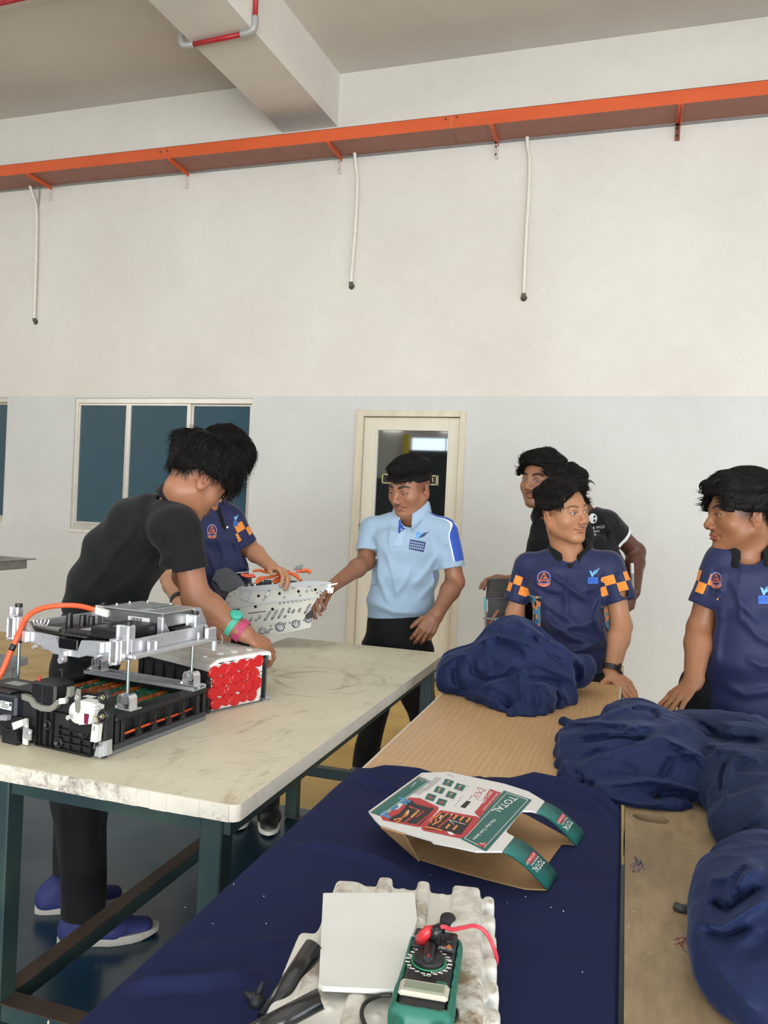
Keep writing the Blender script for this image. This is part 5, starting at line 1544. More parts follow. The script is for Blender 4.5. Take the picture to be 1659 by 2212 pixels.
# ================================================================ man in navy polo at the right edge, in profile
def person_right():
    Y = 2.80
    root = person('man in navy polo at the right edge, in profile, hand over the cloth', (.37, 2.82))
    fr = head_at(1541, 1112, 2.76, -92, -3, 0, 1.10)
    neck = ony(1610, 1200, Y)
    parts = []
    def thick(q): return .016+.012*smooth01((q[:, 2]-.04)/.05)+.012*smooth01((q[:, 1]-.03)/.05)
    def flow(q): return np.stack([.1+0*q[:, 0], .8+0*q[:, 0], .15-.7*(q[:, 1] < .0)], 1)
    hair = dict(front=lambda s: .058+0*s, side=.004, back=-.05, thick=thick, flow=flow, n=2600, length=.024, width=.0013, lift=.03, jit=.15, fade=.75, fadew=.035, amp=.002, amp2=.0018,
                extra=lambda fr: locks(fr, [(((-.05+.012*i, .07, .100), (-.05+.012*i, .092, .102), (-.05+.012*i, .102+.002*(i % 3), .092), (-.052+.012*i, .104+.002*(i % 3), .080-.003*(i % 3))), .008) for i in range(9)]))
    fade, hv = make_head(root, fr, neck, hair, parts, neck_r=.066, fat=.010, lid=.0030, gaze=(.0, 1, -.1), h=.0023, nose=.965)
    shL = ony(1553, 1208, Y-.02); shR = ony(1700, 1218, Y+.03)
    wr = ony(1497, 1474, Y-.14)
    a = arm_field(shL, ony(1513, 1358, Y-.02), wr, hd=ony(1452, 1516, Y-.2)-wr, fat=1.0, r=(.050, .043, .041, .029), h=.0027,
                  hargs=dict(d=unit(ony(1455, 1516, Y-.2)-wr), n=unit(np.array([-.35, -.45, .8])), thumb_side=-1, curls=(.16, .2, .12, .12), spread=.12, thumb=(.85, .55, .15), size=.98))
    parts.append(a.mesh())
    b = arm_field(shR, ony(1735, 1360, Y+.05), ony(1730, 1470, Y-.08), hd=(0, -.3, -1), fat=1.0, h=.004, hargs=dict(d=(0, -.3, -1), n=(1, 0, .1), thumb_side=-1)); parts.append(b.mesh())
    st = [(ony(1633, 1600, Y+.02), .158, .125), (ony(1633, 1520, Y+.02), .160, .130), (ony(1628, 1420, Y+.01), .160, .132), (ony(1622, 1300, Y), .158, .122), (ony(1620, 1240, Y), .155, .108)]
    sl = [(ony(1558, 1212, Y-.02), ony(1517, 1309, Y-.03), .056, .050, .03), (ony(1692, 1220, Y+.03), ony(1722, 1310, Y+.02), .056, .058, .03)]
    V = shirt_field(st, unit(CR+.0*CF), (ony(1568, 1212, Y-.01), ony(1682, 1216, Y+.02)), h=.0042, yoke=.050, neck=ony(1612, 1196, Y), k=.04, sleeves=sl, neck_r=.068)
    fold = px_fold([([(1580, 1250), (1600, 1300), (1640, 1350)], .005, 8), ([(1600, 1330), (1640, 1375), (1690, 1400)], .006, 10), ([(1610, 1420), (1650, 1440), (1690, 1430)], .005, 9), ([(1560, 1310), (1550, 1380), (1546, 1440)], .005, 9), ([(1565, 1480), (1610, 1500), (1680, 1490)], .006, 10),
                    ([(1548, 1225), (1535, 1262), (1528, 1290)], -.005, 7), ([(1563, 1228), (1556, 1265), (1550, 1300)], .005, 6), ([(1540, 1270), (1555, 1285), (1545, 1300)], -.004, 6), ([(1600, 1230), (1596, 1290), (1600, 1350)], .003, 6)])
    finish_shirt(V, sl, fold, hem=(ony(1633, 1590, Y), (.0, 0, -1)), amp=.0020, seed=12, ndir=(.3, 0, -1))
    V.cap(neck+np.array([0, -.012, -.022]), neck+np.array([0, 0, .12]), .062, .080, mode='s', k=.012)
    v, f = V.mesh(1); so = pmesh('polo_shirt', v, f, NAVYSHIRT, root, True)
    set_attr(so.data, 'sleeve', sleeve_attr(v, sl, 9.4)); set_attr(so.data, 'panel', -np.ones((len(v), 3)))
    tr = bvh(v, f)
    collar(neck+np.array([0, 0, .030]), unit(facing(-12)), (0, -.22, 1), root, BLACKCOL, r0=.074, ht=.036, fall=.052, open_=.42, tip=.016, drop=.036, sx=1.02, lift=.012)
    decal(tr, [(1603, 1205), (1622, 1206), (1616, 1240), (1606, 1290), (1592, 1288), (1600, 1240)], NAVYSHIRT, 'placket_front', root, .0028, 8)
    buttons(tr, [(1612, 1217), (1606, 1242), (1599, 1269)], root, .0055)
    logo_navy_left(tr, 1547, 1251, 1.05, root, .78); logo_navy_right(tr, 1652, 1283, 1.25, root)
    hips = (ony(1640, 1640, Y+.03), .155, .12, CR)
    legs = [([[.28, Y+.03, .80], [.27, Y+.06, .45], [.25, Y+.10, .06]], (.09, .07, .058)), ([[.50, Y+.03, .80], [.52, Y+.06, .45], [.54, Y+.10, .06]], (.09, .07, .058))]
    trousers(root, hips, (ony(1635, 1560, Y+.02), .145, .11), legs, h=.012)
    for x in (.25, .54): shoe(root, (x, Y+.18, 0), (x-.02, Y-.08, 0), m=mat('black_shoe', ''), sole=mat('white_sole', 'c9c6bc', .6))
    parts.append(inner(st, legs))
    def paint(P): return face_paint(fr, P, brow=1.0, mous=.12, fade=fade, brow_th=1.0)
    body(root, parts, skin_mat('skin_brown', '8f6143'), paint)
person_right()
# ================================================================ two men in black polos behind the centre man
def person_moustache():
    Y = 3.66
    root = person('man in black polo with a moustache, seen behind the shoulder of the centre man', (-.33, 3.7))
    fr = head_at(1146, 1037, 3.58, -46, 0, 2, 1.08)
    neck = ony(1190, 1108, Y)
    parts = []
    def thick(q): return .014+.016*smooth01((q[:, 2]-.05)/.05)+.012*smooth01((q[:, 1]-.03)/.05)
    def flow(q): return np.stack([.2+0*q[:, 0], .9+0*q[:, 0], .35-.9*(q[:, 1] < 0)], 1)
    hair = dict(front=lambda s: .066-.2*np.abs(s), side=.012, back=-.03, thick=thick, flow=flow, n=1800, length=.032, width=.0014, lift=.06, jit=.2, fade=.5, fadew=.045, amp=.002,
                extra=lambda fr: locks(fr, [(((-.03+.012*i, .06, .110), (-.025+.012*i, .090, .112), (-.02+.013*i, .112, .100)), .007) for i in range(6)]))
    fade, hv = make_head(root, fr, neck, hair, parts, neck_r=.060, fat=.009, lid=.0030, gaze=(-.45, 1, 0), h=.0023)
    wrL = ony(1096, 1296, Y-.30)
    a = arm_field(ony(1166, 1160, Y-.02), ony(1140, 1280, Y+.05), wrL, hd=ony(1068, 1320, Y-.36)-wrL, fat=.95, h=.0028,
                  hargs=dict(d=unit(ony(1066, 1318, Y-.34)-wrL), n=unit(np.array([-.5, -.6, .4])), thumb_side=1, curls=(.35, .4, .5, .6), spread=.08, thumb=(.8, .3, .3), size=.95))
    parts.append(a.mesh())
    wrR = ony(1112, 1252, Y-.10)
    b = arm_field(ony(1262, 1165, Y+.05), ony(1250, 1270, Y+.05), wrR, hd=ony(1085, 1246, Y-.12)-wrR, fat=.9, h=.003, hargs=dict(d=unit(ony(1080, 1248, Y-.12)-wrR), n=(0, 0, 1), thumb_side=1, curls=(.4, .4, .5, .6)))
    parts.append(b.mesh())
    st = [(ony(1215, 1400, Y+.02), .15, .12), (ony(1212, 1300, Y+.01), .152, .12), (ony(1212, 1220, Y), .155, .115), (ony(1210, 1170, Y), .15, .10)]
    sl = [(ony(1172, 1150, Y-.02), ony(1158, 1235, Y-.03), .056, .060, .03)]
    V = shirt_field(st, unit(CR+.2*CF), (ony(1180, 1140, Y-.02), ony(1255, 1150, Y+.03)), h=.005, yoke=.050, neck=ony(1192, 1112, Y), k=.04, sleeves=sl, neck_r=.066)
    finish_shirt(V, sl, None, hem=(ony(1215, 1390, Y), (0, 0, -1)), amp=.002, seed=21)
    V.cap(neck+np.array([0, -.012, -.022]), neck+np.array([0, 0, .12]), .060, .080, mode='s', k=.012)
    v, f = V.mesh(1); pmesh('polo_shirt', v, f, BLACKSHIRT, root, True)
    collar(neck+np.array([0, 0, .014]), unit(facing(-35)), (0, -.2, 1), root, BLACKCOL, r0=.066, ht=.034, fall=.048, open_=.42, tip=.016, drop=.034)
    legs = [([[-.42, Y+.03, .85], [-.43, Y+.05, .45], [-.44, Y+.10, .06]], (.09, .07, .058)), ([[-.22, Y+.03, .85], [-.2, Y+.05, .45], [-.19, Y+.10, .06]], (.09, .07, .058))]
    trousers(root, ([-.32, Y+.03, .92], .145, .11, CR), ([-.32, Y+.02, 1.02], .14, .1), legs, h=.013)
    for x in (-.44, -.19): shoe(root, (x, Y+.18, 0), (x-.02, Y-.08, 0), m=mat('black_shoe', ''), sole=mat('white_sole', ''))
    parts.append(inner(st, legs))
    def paint(P): return face_paint(fr, P, brow=1.0, mous=.7, fade=fade, brow_th=1.25, chinst=.2)
    body(root, parts, skin_mat('skin_moustache_man', '976a50'), paint)
person_moustache()
def person_rear():
    Y = 4.0
    root = person('man in black polo with white sleeve trim, mostly hidden behind the two others', (-.2, 4.02))
    fr = head_at(1215, 1066, Y-.06, -30, -6, 0, 1.08)
    neck = ony(1256, 1108, Y+.02)
    parts = []
    def thick(q): return .012+.012*smooth01((q[:, 2]-.04)/.05)
    def flow(q): return np.stack([.2+0*q[:, 0], .8+0*q[:, 0], .3-.9*(q[:, 1] < 0)], 1)
    hair = dict(front=lambda s: .060+0*s, side=.0, back=-.05, thick=thick, flow=flow, n=1200, length=.026, width=.0014, lift=.05, jit=.3, fade=.55, fadew=.05)
    fade, hv = make_head(root, fr, neck, hair, parts, neck_r=.060, lid=.003, h=.0032)
    wr = ony(1369, 1278, Y-.05)
    a = arm_field(ony(1322, 1140, Y), ony(1373, 1192, Y+.12), wr, hd=(-.3, -.4, -1), fat=1.05, h=.0032, r=(.050, .046, .042, .030),
                  hargs=dict(d=(-.25, -.35, -1), n=(.8, -.5, .1), thumb_side=-1, curls=(.6, .7, .8, .8), thumb=(.5, .4, .4), size=1.0))
    parts.append(a.mesh())
    b = arm_field(ony(1215, 1150, Y), ony(1195, 1240, Y+.05), ony(1180, 1300, Y-.1), fat=1.0, h=.005, hargs=dict(d=(-.2, -.4, -1), n=(0, -.9, .1), thumb_side=1)); parts.append(b.mesh())
    st = [(ony(1270, 1400, Y+.02), .17, .13), (ony(1270, 1300, Y+.01), .17, .13), (ony(1268, 1220, Y), .175, .125), (ony(1266, 1170, Y), .165, .11)]
    sl = [(ony(1312, 1130, Y), ony(1339, 1160, Y+.06), .062, .066, .03), (ony(1212, 1145, Y), ony(1200, 1215, Y), .06, .062, .03)]
    V = shirt_field(st, CR, (ony(1222, 1134, Y), ony(1305, 1128, Y+.02)), h=.005, yoke=.056, neck=ony(1258, 1112, Y+.02), k=.04, sleeves=sl, neck_r=.068)
    finish_shirt(V, sl, px_fold([([(1335, 1120), (1312, 1150), (1310, 1175)], -.006, 6), ([(1300, 1110), (1318, 1150), (1320, 1170)], .005, 5)]), hem=(ony(1270, 1390, Y), (0, 0, -1)), amp=.002, seed=31)
    V.cap(neck+np.array([0, -.012, -.022]), neck+np.array([0, 0, .12]), .062, .080, mode='s', k=.012)
    v, f = V.mesh(1)
    def ext(t, k):
        p = t.new('ShaderNodeAttribute', attribute_name='panel'); pp = t.new('ShaderNodeSeparateColor'); t.L.new(p.outputs['Color'], pp.inputs[0])
        return t.mix(t.math('GREATER_THAN', pp.outputs[0], 0.0), k, srgb('d5dedd'))
    so = pmesh('polo_shirt', v, f, cloth_mat('black_white_trim', '131416', rough=.85, extra=ext), root, True)
    c = sleeve_attr(v, sl, 1)[:, 1]; d = .020-c; set_attr(so.data, 'panel', np.stack([d, d, d], 1))
    tr = bvh(v, f); W = mat('print_white', 'c9cdca', .6)
    decal(tr, [(1281+math.cos(a)*9, 1120+math.sin(a)*11) for a in np.linspace(0, 6.28, 14, endpoint=False)], W, 'round_print', root, .0010, 6)
    decal(tr, [(1283, 1113), (1287, 1114), (1285, 1119), (1282, 1119)], BLACKCOL, 'print_cutout', root, .0014, 6); decal(tr, [(1282, 1122), (1286, 1122), (1286, 1128), (1282, 1127)], BLACKCOL, 'print_cutout', root, .0014, 6)
    def print_text(tr, s, px, py, size, m, name, root, slope=0.0):
        V_, F_ = text_mesh(s, 1.0); k = size
        P = [(px+x*k, py-y*k+x*k*slope) for x, y, z in V_]; o = Vector(C0); W_ = []
        for x, y in P:
            d_ = Vector(ray(x, y)).normalized(); h = tr.ray_cast(o, d_); W_.append(None if h[0] is None else np.array(h[0])-np.array(d_)*.002)
        Fk = [f for f in F_ if all(W_[i] is not None for i in f)]
        if Fk: pmesh(name, [w if w is not None else (0, 0, 0) for w in W_], Fk, m, root)
    print_text(tr, 'CK & WLD', 1266, 1145, 8.5, W, 'shirt_lettering', root, -.12)
    print_text(tr, 'STUDIO', 1272, 1151, 6.5, W, 'shirt_lettering', root, -.08); print_text(tr, '0.A', 1277, 1158, 8.0, W, 'shirt_lettering', root, -.08)
    legs = [([[-.30, Y+.03, .85], [-.31, Y+.05, .45], [-.32, Y+.10, .06]], (.09, .07, .058)), ([[-.08, Y+.03, .85], [-.06, Y+.05, .45], [-.05, Y+.10, .06]], (.09, .07, .058))]
    trousers(root, ([-.19, Y+.03, .92], .155, .12, CR), ([-.19, Y+.02, 1.02], .15, .11), legs, h=.013)
    for x in (-.32, -.05): shoe(root, (x, Y+.18, 0), (x-.02, Y-.08, 0), m=mat('black_shoe', ''), sole=mat('white_sole', ''))
    parts.append(inner(st, legs))
    def paint(P): return face_paint(fr, P, brow=1.0, mous=.3, fade=fade)
    body(root, parts, skin_mat('skin_dark', '5a382b'), paint)
    pt, pb = ony(1365, 1217, Y-.10), ony(1367, 1285, Y-.10)
    pen = thing('marker_pen', 'white and silver marker pen held upright behind the sleeve of the centre man', 'pen', pb)
    MB().cyl(pb, pt+(pb-pt)*.30, .0075, n=14).build('pen_barrel', mat('grey_pen', '8e9293', .35), pen)
    MB().cyl(pt+(pb-pt)*.32, pt+(pb-pt)*.02, .0088, n=14).lathe([(.008, 0), (.0065, .004), (.001, .005)], pt+(pb-pt)*.02, pt-pb, 14).build('pen_cap', mat('white_pen_cap', 'd5d6d4', .3), pen)
person_rear()
# ================================================================ man in navy polo behind, helping with the metal plate
def person_behind():
    Y = 3.02
    root = person('man in navy polo with bowl haircut, looking down behind the bent man, holding the plate', (-1.52, 3.05))
    fr = head_at(505, 1027, 2.98, 48, -36, -4, 1.12)
    neck = ony(462, 1088, Y+.02)
    parts = []
    def thick(q): return .016+.014*smooth01((q[:, 2]-.03)/.05)+.006*smooth01(q[:, 1]/.05)
    def flow(q): return np.stack([.0+0*q[:, 0], .55+0*q[:, 0], -.2-.9*smooth01((q[:, 1]-.03)/.04)-.8*smooth01((np.abs(q[:, 0])-.04)/.03)], 1)
    hair = dict(front=lambda s: .036+0*s, side=.004, back=-.03, thick=thick, flow=flow, n=2800, length=.042, width=.0016, lift=.03, jit=.1, fade=.5, fadew=.03, amp=.002, amp2=.001,
                extra=lambda fr: locks(fr, [(((-.055+.011*i, .074, .085), (-.055+.011*i, .096, .066), (-.056+.011*i, .101+.002*(i % 3), .046), (-.057+.011*i, .100+.002*(i % 2), .026-.003*(i % 3))), .006) for i in range(11)]))
    fade, hv = make_head(root, fr, neck, hair, parts, neck_r=.054, lid=.002, look=-1, gaze=(0, 1, -.5), h=.0023)
    wrR = ony(586, 1224, Y-.08)
    b = arm_field(ony(507, 1120, Y), ony(541, 1186, Y+.06), wrR, hd=ony(625, 1245, Y-.14)-wrR, fat=.92, h=.0028, hargs=dict(d=unit(ony(625, 1240, Y-.12)-wrR), n=(.2, .3, 1), thumb_side=-1, curls=(.5, .5, .6, .6), size=.95))
    parts.append(b.mesh())
    wrL = ony(388, 1306, Y-.28)
    a = arm_field(ony(420, 1125, Y), ony(366, 1250, Y-.05), wrL, hd=ony(432, 1338, Y-.36)-wrL, fat=.95, h=.0028, hargs=dict(d=unit(ony(436, 1340, Y-.36)-wrL), n=(-.2, -.5, .8), thumb_side=1, curls=(.4, .4, .5, .6), size=.95))
    parts.append(a.mesh())
    st = [(ony(478, 1370, Y+.04), .135, .105), (ony(480, 1300, Y+.03), .135, .11), (ony(478, 1230, Y+.01), .132, .11), (ony(466, 1165, Y), .140, .108), (ony(463, 1135, Y), .138, .095)]
    sl = [(ony(505, 1125, Y), ony(533, 1176, Y+.04), .048, .050, .03), (ony(425, 1125, Y), ony(398, 1215, Y-.04), .052, .054, .03)]
    V = shirt_field(st, CR, (ony(428, 1118, Y), ony(499, 1116, Y)), h=.0045, yoke=.044, neck=ony(462, 1096, Y+.02), k=.035, sleeves=sl, neck_r=.060)
    fold = px_fold([([(500, 1160), (520, 1200), (535, 1240)], .005, 5), ([(440, 1180), (460, 1220), (475, 1260)], .005, 6), ([(470, 1160), (485, 1200), (480, 1250)], .003, 5)])
    finish_shirt(V, sl, fold, hem=(ony(478, 1355, Y), (0, 0, -1)), amp=.0018, seed=41)
    V.cap(neck+np.array([0, -.012, -.022]), neck+np.array([0, 0, .12]), .056, .076, mode='s', k=.012)
    v, f = V.mesh(1); so = pmesh('polo_shirt', v, f, NAVYSHIRT, root, True)
    set_attr(so.data, 'sleeve', sleeve_attr(v, sl, 8.0)); set_attr(so.data, 'panel', -np.ones((len(v), 3)))
    tr = bvh(v, f)
    collar(neck+np.array([0, 0, .012]), unit(facing(18)), (0, -.2, 1), root, BLACKCOL, r0=.060, ht=.034, fall=.046, open_=.40, tip=.014, drop=.034)
    decal(tr, [(462, 1092), (474, 1092), (484, 1128), (490, 1146), (480, 1140), (468, 1105)], BLACKCOL, 'placket', root, .0016, 6)
    buttons(tr, [(468, 1098), (491, 1139)], root, .0050); logo_navy_left(tr, 458, 1146, .92, root, .8); logo_navy_right(tr, 509, 1124, .75, root, .6)
    legs = [([ony(452, 1480, Y+.03), [-1.56, Y, .45], [-1.52, Y+.02, .08]], (.088, .068, .056)), ([ony(508, 1480, Y+.03), [-1.42, Y-.03, .45], [-1.42, Y-.03, .08]], (.088, .068, .056))]
    trousers(root, (ony(478, 1450, Y+.04), .130, .10, CR), (ony(478, 1370, Y+.04), .125, .095), legs, h=.011)
    for x in (-1.56, -1.42): shoe(root, (x-.03, Y+.10, 0), (x+.09, Y-.16, 0), m=mat('black_shoe', ''), sole=mat('white_sole', ''))
    parts.append(inner(st, legs))
    def paint(P): return face_paint(fr, P, brow=1.0, fade=fade)
    body(root, parts, skin_mat('skin_fair', 'b08163'), paint)
    wristband(root, wrL+(ony(366, 1250, Y-.05)-wrL)*.12, wrL-ony(366, 1250, Y-.05), .033, .026, mat('black_resin', '141416', .35), 'watch', ea=.9)[0]['label'] = 'black wristwatch'
person_behind()

# ================================================================ man in black polo bending over the battery
def person_bent():
    Y = 2.12
    root = person('man in black polo and trousers bending over the battery, hand on the red-faced module', (-1.6, 2.08))
    F = unit(CR*.62 + CF*.55 - np.array([0, 0, .58])); fr = Fr(ony(424, 1037, Y+.02), F, scale=1.0)
    neck = ony(384, 1094, Y+.02)
    parts = []
    def thick(q): return .016+.024*smooth01((q[:, 2]-.02)/.07)+.010*smooth01(q[:, 1]/.05)
    def flow(q): return np.stack([.3*np.sign(q[:, 0]), .15+.5*(q[:, 1] > 0), -.5*(q[:, 1] < 0)-.25], 1)
    def mess(fr):
        rs = np.random.RandomState(5); out = []
        for i in range(150):
            a = rs.uniform(0, 2*math.pi); el = rs.uniform(-.1, 1.45)
            d = np.array([math.cos(el)*math.sin(a), math.cos(el)*math.cos(a), math.sin(el)])
            if d[1] < -.4 and d[2] < .25: continue
            p = np.array([0, -.01, .035])+d*np.array([.092, .112, .100]); t = np.cross(d, rs.normal(size=3)); t /= np.linalg.norm(t); t = t*.6+np.array([0, .3, -.5]); L = rs.uniform(.022, .045)
            out.append(((tuple(p-d*.012), tuple(p+t*L*.5+d*.006), tuple(p+t*L+d*.003), tuple(p+t*L*1.3-d*.008+rs.normal(size=3)*.006)), rs.uniform(.0022, .0050)))
        for i in range(18):
            s = -.06+.007*i; out.append((((s, .080, .090), (s+.004, .108, .070), (s-.003+.004*(i % 3), .118, .040), (s+.006*(i % 2), .112+.006*(i % 3), .012-.004*(i % 4))), .0042))
        return locks(fr, out)
    hair = dict(front=lambda s: .040+0*s, side=.016, back=-.020, thick=thick, flow=flow, n=2600, length=.045, width=.0015, lift=.10, jit=.4, fade=.65, fadew=.035, amp=.004, amp2=.005, extra=mess)
    fade, hv = make_head(root, fr, neck, hair, parts, neck_r=.058, lid=.002, eyes_on=False, h=.0023)
    wr = ony(527, 1367, 2.13); el = ony(424, 1292, Y-.02)
    a = arm_field(ony(398, 1160, Y-.05), el, wr, hd=ony(566, 1392, 2.16)-wr, fat=1.0, r=(.050, .044, .042, .029), h=.0026,
                  hargs=dict(d=unit(ony(575, 1398, 2.17)-wr), n=unit(np.array([.15, -.35, .9])), thumb_side=1, curls=(.55, .6, .65, .6), spread=.04, thumb=(.5, .6, .4), size=1.0))
    parts.append(a.mesh())
    wf = ony(455, 1335, 2.45)
    b = arm_field(ony(405, 1150, Y+.30), ony(395, 1245, Y+.36), wf, fat=.9, h=.0035, hargs=dict(d=unit([.4, .1, -.5]), n=(.3, -.2, .9), thumb_side=-1, curls=(.5, .5, .5, .5))); parts.append(b.mesh())
    up = unit(np.array([0, 0, 1.0]))
    st = [(ony(215, 1318, Y+.02), .150, .108), (ony(238, 1268, Y+.02), .152, .112), (ony(272, 1200, Y+.03), .160, .118), (ony(318, 1150, Y+.04), .172, .118), (ony(352, 1130, Y+.05), .165, .105)]
    side = unit(CF+.12*CR)
    sl = [(ony(388, 1150, Y-.08), ony(405, 1232, Y-.07), .066, .064, .035), (ony(392, 1140, Y+.26), ony(402, 1215, Y+.32), .058, .060, .03)]
    V = shirt_field(st, side, (ony(372, 1138, Y-.08), ony(378, 1122, Y+.22)), h=.0048, yoke=.062, neck=ony(380, 1102, Y+.03), k=.05, sleeves=sl, neck_r=.066)
    fold = px_fold([([(360, 1200), (320, 1250), (290, 1290)], .008, 9), ([(375, 1225), (345, 1265), (325, 1300)], -.008, 8), ([(330, 1200), (290, 1250), (230, 1290)], .006, 10), ([(250, 1180), (225, 1230), (180, 1290)], .005, 10), ([(355, 1130), (375, 1170), (365, 1215)], .006, 8), ([(400, 1130), (420, 1180), (425, 1215)], .005, 7), ([(300, 1110), (280, 1160), (240, 1200)], .004, 9)])
    ax = unit(st[1][0]-st[0][0]); finish_shirt(V, sl, fold, hem=(ony(195, 1335, Y), -unit(ax+np.array([0, 0, 1.4]))), amp=.002, seed=51, ndir=tuple(ax))
    V.cap(neck-np.array([.02, 0, .02]), neck+F*-.0+np.array([.05, 0, .09]), .058, .074, mode='s', k=.012)
    v, f = V.mesh(1); pmesh('polo_shirt', v, f, BLACKSHIRT, root, True)
    collar(neck+np.array([.006, 0, .008]), unit(CR*.75-np.array([0, 0, .62])), unit(CR*.55+np.array([0, 0, .85])), root, BLACKCOL, r0=.064, ht=.040, fall=.048, open_=.45, tip=.012, drop=.030, lift=.0)
    hp = np.array([-1.66, Y-.02, .86])
    legs = [([[-1.60, Y-.10, .82], [-1.55, Y-.14, .45], [-1.535, Y-.13, .09]], (.098, .078, .062)), ([[-1.70, Y+.06, .82], [-1.71, Y+.03, .45], [-1.70, Y+.02, .09]], (.095, .072, .058))]
    trousers(root, (hp, .150, .115, side), (ony(222, 1325, Y+.02), .140, .10), legs, h=.009, fold=px_fold([([(120, 1390), (160, 1420), (210, 1430)], .008, 8), ([(215, 1700), (210, 1850)], -.006, 8), ([(130, 1720), (140, 1860)], .006, 8), ([(150, 1400), (150, 1450)], .006, 6)]))
    BS = mat('blue_mesh_shoe', '1d2660', .75, noise=.35, nscale=160); WS = mat('grey_white_sole', '9a978f', .6)
    s1 = shoe(root, (-1.575, 1.935, 0), (-1.345, 2.105, 0), m=BS, sole=WS, w=.05)
    s2 = shoe(root, (-1.765, 2.055, 0), (-1.555, 2.235, 0), m=BS, sole=WS, w=.05)
    me = s1.data; n = len(me.vertices); co = np.zeros(n*3); me.vertices.foreach_get('co', co); F4 = np.array([p.vertices[:] for p in me.polygons]); tr = bvh(co.reshape(-1, 3), F4)
    LG = mat('shoe_logo_grey', 'a8a59c', .5); cx, cy = 219, 2003
    for sx in (-1, 1):
        decal(tr, [(cx+sx*2, cy-2.2), (cx+sx*8, cy-9), (cx+sx*14, cy-7), (cx+sx*10, cy-1), (cx+sx*10, cy+2), (cx+sx*14, cy+8), (cx+sx*8, cy+9.5), (cx+sx*2, cy+2.2), (cx+sx*6, cy)][::sx], LG, 'shoe_mark', s1, .001, 6)
    decal(tr, [(cx-7, cy-1), (cx, cy-3), (cx+7, cy-1), (cx+7, cy+1.5), (cx, cy+3), (cx-7, cy+1.5)], LG, 'shoe_mark', s1, .0014, 6)
    parts.append(inner([(np.array(c), a_*.9, b_*.9) for c, a_, b_ in st], legs))
    def paint(P): return face_paint(fr, P, brow=1.0, fade=fade)
    body(root, parts, skin_mat('skin_tan_bent', '97684d'), paint)
    d = unit(wr-el)
    PK = mat('pink_rubber', 'a8395f', .5); TL = mat('mint_plastic', '3fae95', .4)
    w1, B = wristband(root, wr-d*.012, d, .0325, .024, PK, 'wristband', ea=.92); w1['label'] = 'pink perforated rubber wristband'
    hs = MB()
    for i in range(9):
        a_ = 2*math.pi*(i/9); 
        for z in (-.005, .005): hs.cyl(wr-d*.012+B[:, 0]*math.cos(a_)*.0335+B[:, 1]*math.sin(a_)*.0365+B[:, 2]*z, wr-d*.012+B[:, 0]*math.cos(a_)*.0343+B[:, 1]*math.sin(a_)*.0373+B[:, 2]*z, .0018, n=6)
    hs.build('strap_hole', mat('dark_pink', '5e1c36', .6), w1, kind='stuff')
    w2, B = wristband(root, wr-d*.040, d, .034, .018, mat('mint_strap', '4aa893', .5), 'watch', ea=.92); w2['label'] = 'mint green wristwatch'
    c = near(518, 1341, wr-d*.04); nrm = unit(np.array([.35, -.3, .9])); x = unit(np.cross(nrm, d)); Bx = np.stack([x, np.cross(nrm, x), nrm], 1)
    c = wr-d*.040+nrm*.034
    MB().lathe([(.001, 0), (.019, 0), (.021, .003), (.020, .010), (.016, .0115), (.001, .0115)], c, nrm, 20).build('watch_case', TL, w2)
person_bent()
# ================================================================ opened battery pack with its aluminium frame raised on rods
BP = mat('black_plastic', '17181a', .42, noise=.15, nscale=40); BPM = mat('black_matte_plastic', '1e1f21', .6)
DGP = mat('dark_grey_plastic', '34363a', .5); AL = mat('cast_aluminium', 'c9cbce', .36, .6, noise=.12, nscale=60, bump=.1, bscale=300)
ALB = mat('bright_aluminium', 'dcdde0', .28, .7); ZN = mat('zinc_rod', '9fb0b0', .3, .85); GFM = mat('grey_foam', '77766c', .9)
OCB = mat('orange_cable', 'd8552b', .45); WPL = mat('white_nylon', 'd6d7d0', .4); LBLW = mat('white_label', 'd9dad8', .5)
GRN = mat('green_cell_wrap', '2f6d50', .35, noise=.3, nscale=50); ORC = mat('orange_cell_wrap', 'b5602a', .35, noise=.3, nscale=50)
STM = mat('galvanised_tray', '8a8c90', .4, .6); MAG = mat('magenta_sticker', '6e1836', .5); INK = mat('label_ink', '2a2a2c', .6); REDP = mat('red_pin', 'b5392c', .5)
b0 = onz(225, 1640, TZ); bv = onz(445, 1555, TZ)-b0; bv /= np.linalg.norm(bv); bu = np.array([bv[1], -bv[0], 0]); bz = np.array([0, 0, 1.0])
BR = np.stack([bu, bv, bz], 1); BT = (BR, b0)
def Lc(P): return (P-b0) @ BR
def Fp(px, py, v): q = Lc(onp(px, py, b0+bv*v, bv)); return q[0], q[2]
def Sp(px, py, u): q = Lc(onp(px, py, b0+bu*u, bu)); return q[1], q[2]
def Zp(px, py, z): q = Lc(onz(px, py, TZ+z)); return q[0], q[1]
def B(): return MB(T=BT)
bat = thing('battery_pack', 'opened black hybrid battery pack with silver metal frame raised above it on rods', 'battery pack', tuple(b0))
